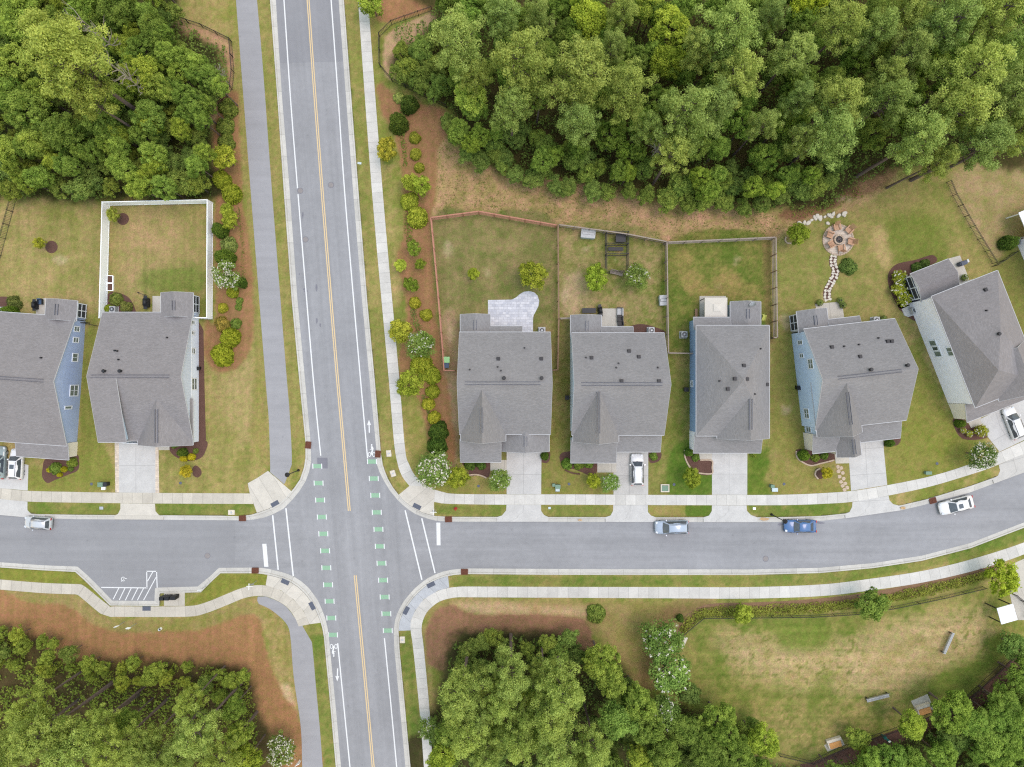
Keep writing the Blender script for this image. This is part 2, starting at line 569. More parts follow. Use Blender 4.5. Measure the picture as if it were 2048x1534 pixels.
step = 0.27
xs = np.r_[-3000, -600, -200, -120, np.arange(-84, 84.01, step), 120, 200, 600, 3000]
ys = np.r_[-3000, -600, -200, -110, np.arange(-64, 64.01, step), 110, 200, 600, 3000]
GX, GY = np.meshgrid(xs, ys, indexing='xy')
nx, ny = len(xs), len(ys)
PX, PY = GX * S + 1024, 767 - GY * S          # ground point in photo pixels
gx, gy = PX.ravel(), PY.ravel()

def sdist(poly, pad=60):
    """signed distance (px) to polygon, positive inside; -inf far away"""
    a = np.array(poly, float)
    lo, hi = a.min(0) - pad, a.max(0) + pad
    sel = np.where((gx > lo[0]) & (gx < hi[0]) & (gy > lo[1]) & (gy < hi[1]))[0]
    x, y = gx[sel], gy[sel]
    ins = np.zeros(len(sel), bool)
    dist = np.full(len(sel), 1e9)
    n = len(a)
    for i in range(n):
        x0, y0 = a[i]; x1, y1 = a[(i + 1) % n]
        if y0 != y1:
            cnd = ((y0 > y) != (y1 > y)) & (x < (x1 - x0) * (y - y0) / (y1 - y0) + x0)
            ins ^= cnd
        dx, dy = x1 - x0, y1 - y0
        t = np.clip(((x - x0)*dx + (y - y0)*dy) / max(dx*dx + dy*dy, 1e-9), 0, 1)
        dist = np.minimum(dist, (x - x0 - t*dx)**2 + (y - y0 - t*dy)**2)
    d = np.sqrt(dist)
    return sel, np.where(ins, d, -d)

nA = fbm(gx, gy, 1/70, 1); nB = fbm(gx, gy, 1/22, 11); nC = fbm(gx, gy, 1/8, 21); nD = fbm(gx, gy, 1/3.2, 31, 2)
col = np.zeros((len(gx), 3)); rough = np.ones(len(gx))
dry, green, rich = lin((176, 157, 104)), lin((134, 139, 68)), lin((108, 124, 52))
t = np.clip((nA - 0.5) * 2.2 + (nB - 0.5) * 1.6 + (nC - .5) * .8 + 0.45, 0, 1)[:, None]
col[:] = green * (1 - t) + dry * t

def paint(poly, c, soft=6, amp=10, c2=None, mixn=None, op=1.0, rg=None, smooth=True):
    """lays a patch of ground cover with a ragged edge"""
    if smooth: poly = catmull(poly, 5, True)
    sel, d = sdist(poly)
    e = d + (nB[sel] - 0.5) * 2 * amp + (nC[sel] - 0.5) * amp
    m = np.clip(e / soft * 0.5 + 0.5, 0, 1); m = (m*m*(3-2*m) * op)[:, None]
    cc = lin(c)[None, :].repeat(len(sel), 0)
    if c2 is not None:
        k = np.clip((mixn[sel] - 0.5) * 3.2 + 0.5, 0, 1)[:, None]
        cc = cc * (1 - k) + lin(c2) * k
    col[sel] = col[sel] * (1 - m) + cc * m
    if rg is not None: rough[sel] = rough[sel] * (1 - m[:, 0]) + rg * m[:, 0]

mixy = 0.35*nA + 0.4*nB + 0.25*nC
mixf = 0.5*nB + 0.3*nC + 0.2*nD
GREEN, DRY = (128, 136, 62), (174, 155, 104)
# open dry meadow between the yards and the woods
paint([(850,210),(905,290),(1000,335),(1180,360),(1330,395),(1640,430),(1690,380),(1760,345),(1790,360),(1700,425),(1600,445),(1560,480),(1334,490),(1230,475),(957,425),(862,440),(872,380),(855,280)],
      (202,162,126), 8, 8, (150,136,84), mixf, rg=2.0)
# fenced back yards
paint([(865,437),(957,425),(1115,450),(1116,740),(1100,900),(890,900),(880,640)], (156,140,96), 4, 3, (116,120,66), mixf, rg=1.4)
paint([(880,640),(915,640),(915,920),(892,930),(888,740)], (176,152,118), 6, 5, (160,135,100), mixf)
paint([(1119,452),(1334,485),(1336,705),(1200,700),(1141,640),(1119,636)], (126,132,66), 4, 3, (166,148,102), mixf, rg=1.4)
paint([(1125,560),(1160,545),(1175,600),(1150,640),(1122,620)], (184,162,122), 14, 10)
paint([(1200,690),(1330,690),(1338,880),(1100,900),(1105,640),(1140,640)], (126,128,62), 5, 4, (158,146,92), mixy)
paint([(1336,487),(1552,478),(1553,674),(1378,706),(1338,705)], (102,120,50), 4, 3, (140,134,74), mixf, rg=1.4)
paint([(1345,520),(1380,500),(1400,560),(1460,540),(1500,580),(1440,600),(1370,580)], (170,146,92), 14, 14, op=0.55)
paint([(1525,490),(1553,480),(1553,690),(1535,680)], (140,120,78), 6, 4, op=.7)
# lawns to the right
paint([(1556,480),(1700,430),(1880,340),(1990,530),(1990,640),(1600,700),(1556,690)], (138,140,74), 8, 8, (166,150,96), mixy)
paint([(1760,440),(1860,430),(1900,520),(1840,560),(1770,500)], (112,128,52), 20, 12, op=0.7)
paint([(1745,470),(1765,450),(1780,520),(1760,530)], (190,166,116), 10, 8, op=0.8)
paint([(1900,350),(2100,300),(2100,480),(2020,470),(1990,520)], (180,156,116), 8, 8, (150,140,88), mixf, rg=1.4)
paint([(1985,535),(2100,520),(2100,760),(2060,700)], (132,130,70), 5, 5)
paint([(1700,345),(1760,335),(1790,345),(1740,385),(1690,395)], (150,118,88), 7, 6)
# side and front lawns
paint([(1338,710),(1378,710),(1380,860),(1370,990),(1300,990),(1298,900),(1338,880)], (118,128,58), 5, 5, (150,142,84), mixy)
paint([(1340,905),(1375,880),(1424,905),(1424,988),(1338,988)], (90,117,44), 5, 2, (106,126,54), mixf)
paint([(1497,905),(1545,880),(1552,700),(1545,990),(1497,990)], (96,121,46), 6, 3, (118,130,58), mixf)
paint([(1545,690),(1600,690),(1615,880),(1600,985),(1548,990)], (142,138,72), 8, 6, (150,144,82), mixy)
paint([(1545,900),(1600,930),(1690,930),(1700,982),(1548,988)], (146,140,76), 6, 6, (160,146,92), mixy)
paint([(1780,880),(1830,700),(1905,850),(1960,930),(1800,965),(1775,960)], (134,138,64), 6, 5, (148,142,78), mixy)
paint([(875,985),(885,950),(1000,940),(1010,988)], (160,146,92), 6, 4, (138,138,70), mixy)
paint([(1085,990),(1085,905),(1110,890),(1140,940),(1225,960),(1226,990)], (152,140,84), 6, 5, (126,130,62), mixy)
# west yards
paint([(10,400),(200,408),(198,640),(-20,600),(-10,520)], (176,156,106), 6, 6, (138,138,74), mixy, rg=1.3)
paint([(219,412),(413,412),(411,590),(330,590),(215,640)], (172,150,102), 4, 3, (140,138,76), mixy, rg=1.3)
paint([(255,440),(360,440),(340,520),(290,580),(250,560)], (192,160,118), 20, 20, (158,146,92), mixf, op=0.85, rg=1.5)
paint([(280,540),(390,530),(405,580),(300,585)], (116,130,60), 16, 10, op=.8)
paint([(160,760),(180,640),(200,640),(178,760),(205,880),(228,975),(60,978),(60,935),(150,930)], (146,142,76), 6, 5, (132,136,66), mixy)
paint([(402,700),(440,745),(520,700),(540,930),(500,985),(320,985),(322,900),(400,890)], (146,142,80), 8, 8, (172,156,102), mixy)
paint([(455,760),(520,720),(535,900),(480,880),(455,820)], (180,160,112), 20, 14, op=0.55)
# verges
for pl in ([(514,-30),(540,-30),(575,500),(599,760),(610,900),(585,955),(578,815),(572,740),(544,400)],
           [(690,-30),(716,-30),(745,400),(777,750),(803,950),(800,990),(770,950),(748,750),(717,400)]):
    paint(pl, (136,138,72), 4, 4, (160,148,92), mixy, smooth=False)
paint([(737,20),(766,400),(798,770),(830,790),(845,860),(860,900),(830,930),(812,890),(798,750),(766,400)], (140,140,70), 8, 6, (158,146,88), mixy, smooth=False)
paint([(470,-30),(502,400),(532,780),(540,930),(500,900),(510,700),(500,470),(480,215),(455,-30)], (166,148,96), 8, 6, (142,140,74), mixy, smooth=False)
paint([(345,-40),(472,-40),(480,120),(466,75),(407,48),(340,30)], (140,142,70), 8, 5, (168,150,98), mixy)
paint([(735,-30),(770,-30),(760,60),(745,160),(770,190),(745,230)], (146,140,76), 8, 6)
for pl in ([(900,1150),(1500,1152),(1640,1146),(1840,1121),(2060,1052),(2060,1078),(1840,1140),(1640,1168),(1500,1173),(900,1174)],
           [(800,1262),(822,1262),(838,1420),(848,1560),(822,1560)],
           [(620,1250),(648,1275),(676,1560),(647,1560),(632,1383)],
           [(870,1008),(1010,1008),(1010,1032),(868,1031)], [(1084,1009),(1226,1009),(1226,1034),(1084,1034)],
           [(1494,1009),(1704,1004),(1702,1030),(1494,1034)], [(56,1003),(240,1006),(240,1030),(56,1028)], [(310,1007),(510,1007),(515,1026),(320,1032)]):
    paint(pl, (110,130,58), 4, 3, (148,142,82), mixy, smooth=False)
paint([(1298,1010),(1370,1010),(1370,1033),(1298,1033)], (170,152,98), 2, 2, (140,138,70), mixf, smooth=False)
paint([(1371,1010),(1424,1010),(1424,1034),(1371,1034)], (100,122,50), 2, 1, smooth=False)
paint([(0,1133),(150,1142),(220,1210),(205,1212),(160,1168),(0,1160)], (138,140,66), 4, 3, smooth=False)
paint([(370,1212),(405,1184),(440,1146),(533,1148),(530,1170),(480,1176),(410,1205)], (136,138,64), 4, 3, smooth=False)
# park and lower lots
paint([(-30,1180),(150,1190),(215,1236),(370,1236),(460,1210),(520,1195),(560,1230),(585,1300),(600,1450),(560,1460),(545,1320),(520,1250),(400,1280),(200,1280),(100,1215),(-30,1205)], (172,148,104), 5, 4, (142,138,74), mixy)
paint([(500,1210),(550,1225),(580,1300),(590,1400),(560,1370),(540,1290),(510,1235)], (148,142,78), 5, 4, (178,156,108), mixy)
paint([(560,1370),(582,1372),(592,1440),(565,1445),(556,1400)], (212,190,150), 6, 6, (186,150,112), mixf, rg=1.5)
paint([(850,1290),(862,1220),(910,1200),(1200,1205),(1370,1210),(1330,1300),(1300,1380),(1210,1330),(1180,1260),(880,1230),(862,1400),(850,1420)], (164,146,96), 7, 6, (146,138,78), mixy)
paint([(905,1206),(1000,1200),(1060,1208),(1180,1215),(1175,1235),(1050,1232),(960,1232)], (204,176,138), 10, 8, (186,156,112), mixf, rg=1.4)
paint([(1330,1215),(1420,1205),(1320,1290),(1290,1400),(1270,1380),(1300,1280)], (126,104,72), 14, 8, op=.8)
PARK = [(1390,1240),(1500,1232),(1710,1226),(1960,1174),(2010,1200),(2030,1290),(1920,1390),(1790,1450),(1620,1520),(1520,1500),(1440,1440),(1375,1400),(1368,1290)]
paint(PARK, (112,126,56), 6, 6, (150,142,82), mixy)
paint([(1540,1275),(1640,1292),(1790,1242),(1950,1216),(1982,1250),(1962,1300),(1900,1338),(1840,1368),(1760,1392),(1690,1388),(1600,1374),(1500,1348),(1448,1312),(1440,1272),(1480,1262)], (200,174,132), 26, 34, (160,146,94), mixf, op=0.9, rg=1.9)
paint([(1550,1235),(1640,1250),(1650,1290),(1570,1300),(1555,1270)], (116,130,58), 14, 12, op=.85)
paint([(1640,1350),(1660,1340),(1665,1400),(1620,1400)], (118,128,58), 12, 14, op=.75)
paint([(1870,1350),(1960,1320),(1990,1280),(2010,1300),(1930,1380),(1860,1390)], (104,120,52), 12, 8, op=.85)
paint([(1500,1440),(1620,1400),(1790,1420),(1700,1480),(1560,1500)], (124,128,66), 18, 12, (168,148,98), mixf, op=.8)
# thin cracks of green in the dry park turf
sel, d = sdist(PARK)
cr = np.abs(fbm(gx[sel], gy[sel], 1/26, 71, 3) - 0.5)
mk = np.clip(1.2 - cr / 0.03, 0, 1) * (d > 15) * np.clip((vnoise(gx[sel], gy[sel], 1/90, 77) - 0.35) * 4, 0, 1) * 0.85
col[sel] = col[sel] * (1 - mk[:, None]) + lin((116,124,58)) * mk[:, None]
st = (np.sin(gy[sel] / 4.6 + 0.02 * gx[sel]) * 0.5 + 0.5) * np.clip((d - 30) / 30, 0, 1) * 0.06
col[sel] *= (1 - st[:, None] + 0.03)
# planting beds and pine straw
BEDS = [
 ([(757,165),(800,196),(896,222),(905,262),(876,300),(872,400),(862,436),(868,560),(886,738),(895,760),(905,840),(912,905),(890,940),(862,905),(853,862),(835,797),(800,772),(800,700),(812,640),(803,562),(793,515),(808,466),(806,400),(803,339),(784,262),(760,215)], (167,128,91)),
 ([(432,205),(468,180),(478,215),(485,400),(498,470),(505,560),(508,640),(500,700),(470,738),(430,742),(408,705),(412,640),(430,632),(430,420),(424,300)], (167,128,91)),
 ([(765,-40),(880,-40),(872,15),(782,44),(752,36),(748,10)], (170,128,92)),
 ([(-30,1200),(60,1205),(130,1212),(180,1243),(222,1262),(300,1264),(400,1259),(490,1229),(518,1240),(530,1290),(545,1345),(575,1400),(598,1440),(604,1560),(-30,1560)], (170,130,91)),
 ([(852,1300),(866,1225),(905,1212),(960,1228),(1150,1234),(1185,1275),(1195,1310),(1150,1330),(900,1345)], (162,124,96)),
 ([(786,60),(862,25),(880,40),(850,90),(800,120),(786,160),(768,140),(768,85)], (202,170,132)),
 ([(347,40),(407,58),(462,88),(466,150),(460,180),(420,225),(425,260),(440,200),(455,150),(440,100),(400,80),(340,70)], (200,162,124)),
 ([(1600,440),(1690,405),(1720,380),(1690,375),(1560,425)], (150,112,84)),
]
for pl, c in BEDS: paint(pl, c, 4, 4, tuple(int(x * .93) for x in c), mixf, rg=.85)
# woodland floor
for pl, c in (([(-60,-60),(340,-60),(345,40),(430,95),(440,150),(425,200),(418,240),(428,330),(425,398),(10,398),(-60,390)], (84,84,48)),
              ([(895,-60),(2150,-60),(2150,310),(1900,325),(1760,345),(1690,385),(1640,418),(1500,410),(1330,392),(1180,368),(1000,340),(935,290),(905,222),(800,160),(790,110),(870,40)], (90,84,50)),
              ([(-60,1270),(60,1270),(110,1310),(180,1322),(300,1318),(420,1325),(500,1350),(520,1420),(530,1560),(-60,1560)], (96,84,54)),
              ([(905,1275),(980,1262),(1120,1270),(1170,1300),(1240,1330),(1290,1400),(1370,1410),(1450,1450),(1520,1510),(1620,1530),(1800,1465),(1920,1405),(2030,1310),(2150,1250),(2150,1600),(850,1600),(866,1420)], (84,82,50))):
    paint(pl, c, 12, 10, tuple(int(x * .8) for x in c), mixf, rg=1.5)
# worn and bare spots, ragged
for (x, y, w_, h_) in ((896,500,12,16),(975,545,8,7),(1230,520,6,9),(1172,496,10,4),(1690,398,12,7),(1655,596,8,8),(1572,822,6,5),(1505,1036,8,5),(1572,640,10,16),(1130,590,8,18),(1470,520,8,10),(1435,575,10,5),(120,520,16,6),(900,665,6,16)):
    r2 = random.Random(x); pl = [(x + w_*math.cos(a)*r2.uniform(.5,1.2), y + h_*math.sin(a)*r2.uniform(.5,1.2)) for a in [i*math.pi/4 for i in range(8)]]
    paint(pl, (196,178,140), 7, 9, op=.6)
# mower streaks and blade-scale patchiness
vs_ = fbm(gx/6.5, gy/130, 1.0, 301, 3) - .5
hs_ = fbm(gx/150, gy/6.0, 1.0, 311, 3) - .5
west = np.clip((1000 - gx)/60, 0, 1)
col *= (1 + (vs_*west*.30)[:, None]*np.array([1.15, .9, 1.2]))
sel, d = sdist(PARK)
k = np.clip((d - 8)/20, 0, 1)
col[sel] *= (1 + (hs_[sel]*k*.42)[:, None]*np.array([1.2, .85, 1.25]))
col *= (1 + ((nC - .5)*.26 + (nD - .5)*.30)[:, None]*np.array([1.1, .95, 1.1]))
far = np.clip(np.maximum(np.abs(gx - 1024) - 1024, np.abs(gy - 767) - 767) / 90, 0, 1)[:, None]
col[:] = col * (1 - far) + lin((122, 126, 66)) * far      # plain meadow beyond the edges
col[:] = np.clip(col, .004, .8)

# ---- the outlines of the roads
W_IN = [(548,-60),(551,0),(564,200),(578.8,380),(594.5,600),(610,765),(620.8,885),(622,922),(618,943),(610,964),(598,983),(584,1000),(566,1018),(545,1029),(526,1036),(506,1039.5),(480,1041),(443,1040.7),(300,1039.6),(156,1038.7),(90,1037),(55,1035.5),(0,1030.3),(-60,1024)]
W_OUT = [(537,-60),(540,0),(555,200),(567.4,380),(583.5,600),(599,765),(611,885),(611,915),(608,935),(600,958.6),(589,975),(575,991.5),(558,1007),(537,1018),(516,1025.5),(502,1029.5),(480,1032.5),(443,1031.5),(300,1030.5),(156,1029.6),(90,1028.5),(57,1027.5),(0,1021.5),(-60,1015)]
E_IN = [(673,-60),(676.9,0),(692,200),(705.6,380),(723.5,600),(739.2,765),(752,895),(753.8,930),(759,945),(767,961),(779,981),(793,998),(805,1010),(819,1021),(831,1028.5),(845,1034),(858,1038.5),(871,1041.5),(897,1043.6),(1100,1044),(1340,1044.4),(1500,1044.6),(1580,1044),(1648,1041.5),(1700,1035.8),(1745.8,1029),(1800,1021.5),(1843.6,1011.4),(1941.4,985),(2048,945.8),(2120,915)]
E_OUT = [(684,-60),(687.8,0),(703,200),(716.8,380),(734.3,600),(750,765),(761.6,905),(765.6,930),(770,943),(776,958),(786,975),(797.5,990),(809,1003),(822,1013),(833,1020),(846,1025.5),(858,1029.5),(871,1032),(897,1033.6),(1100,1034),(1340,1034.6),(1500,1034.8),(1580,1034),(1648,1031.5),(1700,1026),(1745.8,1019.5),(1804.5,1010),(1850,999.5),(1941,972),(2048,934),(2120,903)]
SE_IN = [(2120,1012),(2048,1045.6),(1941,1086.7),(1843.6,1112),(1745.8,1126.8),(1640,1136),(1500,1139.3),(1340,1138.8),(1100,1138.2),(938,1137.3),(920,1138),(904,1139.8),(886,1143.5),(870,1149.5),(855,1157),(842,1166.5),(830,1176.5),(819.5,1187.7),(808,1202),(799.7,1216),(794,1228),(789.8,1241.4),(787,1261),(788.3,1298),(798,1400),(810.4,1533),(814,1600)]
SE_OUT = [(2120,1022),(2048,1055.4),(1941,1096.5),(1843.6,1121.5),(1745.8,1136.2),(1640,1146),(1500,1149.8),(1340,1149.8),(1100,1149.6),(938,1148),(922,1148.6),(907,1150),(890,1153.5),(875,1158.5),(860,1166),(848,1175),(837,1184.5),(827,1195),(817,1208),(809,1221),(803,1232.5),(799,1244),(797,1262),(799,1298),(808.6,1400),(820.9,1533),(824.5,1600)]
SW_IN = [(687,1600),(681.4,1533),(671.5,1420),(656.8,1269.7),(654,1253),(649.7,1236),(643,1218),(635.6,1202),(626,1188),(615.8,1175),(602,1163),(587.5,1153.7),(571,1147),(553.6,1142.4),(538,1138.5),(522.4,1136.2),(500,1135.6),(437,1136.2),(418,1154),(394.6,1173.5),(314,1175.8),(309,1177),(308,1202.4),(223.5,1201.8),(198,1175),(175,1152),(154,1133.6),(85,1131),(0,1125),(-60,1120)]
SW_OUT = [(677,1600),(671.5,1533),(661.5,1420),(648,1275.4),(645,1258),(640.5,1241.4),(634,1225),(626.5,1210),(618,1197),(608.5,1185),(596,1173.5),(582.5,1164.5),(568,1158.5),(552,1153.5),(537,1149.8),(522,1147.4),(501,1146.4),(441,1146.5),(422,1164),(401.7,1184.5),(321,1186.5),(319,1188),(318.5,1211.8),(220,1211),(191,1182),(168,1159.5),(150.5,1143.8),(85,1140.5),(0,1134.8),(-60,1130)]
W_IN, W_OUT, E_IN, E_OUT, SE_IN, SE_OUT, SW_IN, SW_OUT = [ext(p) for p in (W_IN, W_OUT, E_IN, E_OUT, SE_IN, SE_OUT, SW_IN, SW_OUT)]
ROAD = [*W_IN, *SW_IN[::-1], *SE_IN[::-1], *E_IN[::-1]]
OUTER = [*W_OUT, *SW_OUT[::-1], *SE_OUT[::-1], *E_OUT[::-1]]
z = np.zeros(len(gx))
sel, d = sdist(OUTER)
z[sel[d > 0]] = -0.30


def build_grid():
    me = bpy.data.meshes.new("ground")
    idx = np.arange(nx * ny).reshape(ny, nx)
    q = np.stack([idx[:-1, :-1], idx[:-1, 1:], idx[1:, 1:], idx[1:, :-1]], -1).reshape(-1, 4)
    me.vertices.add(nx * ny)
    me.vertices.foreach_set("co", np.c_[GX.ravel(), GY.ravel(), z].astype(np.float32).ravel())
    me.loops.add(len(q) * 4); me.loops.foreach_set("vertex_index", q.ravel().astype(np.int32))
    me.polygons.add(len(q)); me.polygons.foreach_set("loop_start", np.arange(0, len(q) * 4, 4, dtype=np.int32))
    me.update(); me.validate()
    a = me.attributes.new("Col", 'FLOAT_COLOR', 'POINT')
    a.data.foreach_set("color", np.c_[col, np.ones(len(col))].astype(np.float32).ravel())
    b = me.attributes.new("Rough", 'FLOAT', 'POINT')
    b.data.foreach_set("value", rough.astype(np.float32))
    me.materials.append(M['ground'])
    o = link(bpy.data.objects.new("ground", me)); tag(o, kind='structure')
    return o
build_grid()

def sheet(name, poly, mat, z=0.0, skirt=0.3, kind='structure', smooth=0, uvdir=None, parent=None):
    """flat slab from a photo-pixel outline; uvdir=(px0,py0,px1,py1) sets the direction its joints run"""
    if smooth: poly = catmull(poly, smooth, True)
    pts = [P2(*p) for p in poly]
    bm = bmesh.new()
    vs = [bm.verts.new((x, y, z)) for x, y in pts]
    f = bm.faces.new(vs)
    f.normal_update()
    if f.normal.z < 0: f.normal_flip()
    ed = list(f.edges)
    bmesh.ops.triangulate(bm, faces=[f])
    if skirt:
        r = bmesh.ops.extrude_edge_only(bm, edges=ed)
        for v in [g for g in r['geom'] if isinstance(g, bmesh.types.BMVert)]: v.co.z = z - skirt
        bmesh.ops.recalc_face_normals(bm, faces=bm.faces)
    uvl = bm.loops.layers.uv.new("UVMap")
    if uvdir:
        a, b = Vector(P2(*uvdir[:2])), Vector(P2(*uvdir[2:]))
    else:
        a, b = Vector(pts[0]), Vector(pts[1])
    dx = (b - a).normalized(); dy = Vector((-dx.y, dx.x))
    for fc in bm.faces:
        for l in fc.loops:
            q = Vector((l.vert.co.x, l.vert.co.y)) - a
            l[uvl].uv = (q.dot(dx), abs(q.dot(dy)))
    me = bpy.data.meshes.new(name); bm.to_mesh(me); bm.free()
    me.materials.append(mat)
    o = link(bpy.data.objects.new(name, me))
    if kind: tag(o, kind=kind)
    if parent: o.parent = parent
    return o

def strip(name, A, B, mat, z=0.03, skirt=0.3, n=None, profile=None, smooth=6, kind='structure'):
    """paved strip between two photo-pixel polylines; UV x in metres along it"""
    A, B = ext(A), ext(B)
    if smooth: A, B = catmull(A, smooth), catmull(B, smooth)
    L0 = resample(A, 2)[1]
    n = n or max(4, int(L0 / 8))
    a, la = resample(A, n); bb, lb = resample(B, n * 12)
    b = np.zeros_like(a); j0 = 0
    for i in range(n):                     # each point faces the nearest one across, so joints run square to the strip
        w = bb[j0:]; j0 += int(np.argmin(((w - a[i])**2).sum(1))); b[i] = bb[j0]
    b[0], b[-1] = bb[0], bb[-1]
    prof = profile or [(0, z - skirt), (0, z), (1, z), (1, z - skirt)]
    m = MB(); uvs = []
    for i in range(n):
        p, q = np.array(P2(*a[i])), np.array(P2(*b[i]))
        for t_, zz in prof:
            r = p + (q - p) * t_
            m.v.append((r[0], r[1], zz))
    k = len(prof); u = 0; us = [0]
    for i in range(1, n):
        us.append(us[-1] + np.linalg.norm((a[i] + b[i] - a[i-1] - b[i-1]) / 2) / S)
    fuv = []
    for i in range(n - 1):
        wid = np.linalg.norm((a[i] - b[i])) / S
        for j in range(k - 1):
            m.f.append([i*k+j, i*k+j+1, (i+1)*k+j+1, (i+1)*k+j]); m.m.append(0)
            fuv.append([(us[i], prof[j][0]*wid), (us[i], prof[j+1][0]*wid), (us[i+1], prof[j+1][0]*wid), (us[i+1], prof[j][0]*wid)])
    me = bpy.data.meshes.new(name); me.from_pydata(m.v, [], m.f); me.materials.append(mat)
    ul = me.uv_layers.new(name="UVMap")
    ul.data.foreach_set("uv", np.array(fuv, dtype=np.float32).ravel())
    # face up
    c = sum(1 for p in me.polygons if p.normal.z < -0.1); d_ = sum(1 for p in me.polygons if p.normal.z > 0.1)
    if c > d_: me.flip_normals()
    o = link(bpy.data.objects.new(name, me))
    if kind: tag(o, kind=kind)
    return o

ZR = -0.13
sheet("road", ROAD, M['asphalt'], ZR, skirt=0)
sheet("road_resurfacing", [(547.6,-60),(552,0),(559,125),(686,122),(676.5,0),(673,-60)], M['asphalt_new'], ZR + .004, skirt=0)
sheet("road_resurfacing", [(-60,1024.6),(0,1030.8),(55,1036),(156,1039.2),(300,1040.1),(443,1041.2),(468,1041.4),(470,1090),(468,1135),(437,1135.8),(418,1153.6),(394.6,1173),(314,1175.3),(308.4,1176.6),(307.4,1201.9),(224,1201.3),(198,1174.5),(175,1151.5),(154,1133.1),(85,1130.5),(0,1124.5),(-60,1119.5)], M['asphalt_west'], ZR + .004, skirt=0)
sheet("road_patch", [(633.9,915.6),(654.7,915.6),(654.7,937),(634.5,937)], M['asphalt_dark'], ZR + .006, skirt=0)
PROF = [(0, -0.35), (0, 0.02), (0.27, 0.02), (0.33, -0.095), (1, ZR + 0.012), (1, -0.35)]
for nm, A, B in (("kerb", W_OUT, W_IN), ("kerb", E_OUT, E_IN), ("kerb", SE_OUT, SE_IN), ("kerb", SW_OUT, SW_IN)):
    # corresponding points of the two lines are joined, so no smoothing that would slide one against the other
    n_ = len(A)
    A2, B2 = [], []
    A3, B3 = A, B
    m = MB(); fuv = []; us = [0.0]
    for i in range(len(A3)):
        p, q = np.array(P2(*A3[i])), np.array(P2(*B3[i]))
        if i: us.append(us[-1] + np.linalg.norm(p - pp))
        pp = p
        for t_, zz in PROF:
            r = p + (q - p) * t_; m.v.append((r[0], r[1], zz))
    k = len(PROF)
    for i in range(len(A3) - 1):
        for j in range(k - 1):
            m.f.append([i*k+j, i*k+j+1, (i+1)*k+j+1, (i+1)*k+j])
            fuv.append([(us[i], j*.2), (us[i], j*.2+.2), (us[i+1], j*.2+.2), (us[i+1], j*.2)])
    me = bpy.data.meshes.new(nm); me.from_pydata(m.v, [], m.f); me.materials.append(M['curb'])
    me.uv_layers.new(name="UVMap").data.foreach_set("uv", np.array(fuv, dtype=np.float32).ravel())
    if sum(p.normal.z for p in me.polygons) < 0: me.flip_normals()
    tag(link(bpy.data.objects.new(nm, me)), kind='structure')

# ---- pavements and paths
strip("pavement", [(712,-60),(716,0),(744.5,390),(776.8,750),(787.7,880),(794,922),(803.4,951),(819,971.7)], [(733,-60),(737,10),(766,390),(798,750),(810,896),(819,930),(832,953.4),(853,971.7)], M['walk'], 0.03)
sheet("pavement_ramp", [(819,971.7),(853,971.7),(866,978),(879,982),(894,986),(889,1006),(868,1004),(868.5,1030.5),(858,1029),(846,1025),(833,1019.5),(822,1012.5),(809,1002.5),(797.5,989.5)], M['ramp'], 0.026, uvdir=(819,971,868,1030))
strip("pavement", [(870,980),(879,982.5),(907.7,987.5),(1000,988.6),(1150,988.7),(1300,989.7),(1500,989.9),(1580,989),(1648,986),(1706.7,981.5),(1775,970.3),(1863,952),(1937.5,929),(1995,906),(2060,876)],
      [(868,1003),(876,1005),(897,1007.5),(1000,1009.3),(1150,1009.4),(1300,1010),(1500,1010.4),(1580,1010),(1648,1007.5),(1704.7,1003.5),(1777,991),(1863,972.2),(1957,943.9),(1997,929),(2068,899)], M['walk'], 0.03)
strip("pavement", [(2110,1055),(2048,1084.7),(1941,1119),(1843.6,1142),(1740,1157.5),(1642,1168.8),(1500,1174),(1340,1174),(1100,1173.6),(937.7,1173),(915,1173.6),(898.7,1175.5),(876,1182),(847.8,1199),(830.8,1221.6),(822,1241.4),(821.3,1261),(826.5,1298),(839,1419.7),(846,1507),(852,1600)],
      [(2110,1079),(2048,1108.5),(1960,1138),(1850,1164),(1742,1180.5),(1642,1192),(1500,1197),(1340,1196.5),(1100,1195.3),(937.7,1194.4),(918,1194.5),(903,1196),(878,1203.5),(856,1221.6),(846,1241),(843.3,1261),(847.8,1298),(859,1419),(864,1507),(869,1600)], M['walk'], 0.03)
sheet("pavement_ramp", [(896,1152.2),(898.6,1174.8),(876,1181.3),(847.5,1198.5),(830.4,1221.2),(821.6,1241),(821,1260.6),(797.4,1261.5),(799.3,1244),(803.3,1232.8),(809.3,1221.3),(817.3,1208.3),(827.3,1195.3),(837.3,1184.8),(848.3,1175.3),(860.3,1166.3),(875.3,1158.8),(889,1154.2)], M['ramp_blue'], 0.026, uvdir=(800,1260,898,1160))
strip("pavement", [(-60,1153),(0,1158.8),(85,1165.6),(150,1168),(163,1168.8),(178,1179),(219,1211.8),(230,1212.6),(370.6,1212.2),(410,1205.2),(452.6,1188.2),(481,1176.8),(508,1170.8),(531,1171),(562,1181),(587.5,1199.5),(607,1222),(618.6,1248.5)],
      [(-60,1173),(0,1179),(85,1186),(140,1188.3),(154,1189.3),(165,1197),(209,1232.5),(230,1233.4),(367.8,1233.5),(410,1227),(466.8,1204.7),(487,1196.5),(508,1192.2),(531,1192.4),(556,1202),(576,1216),(590,1235.8),(597.4,1252.8)], M['walk_tan'], 0.03, smooth=4)
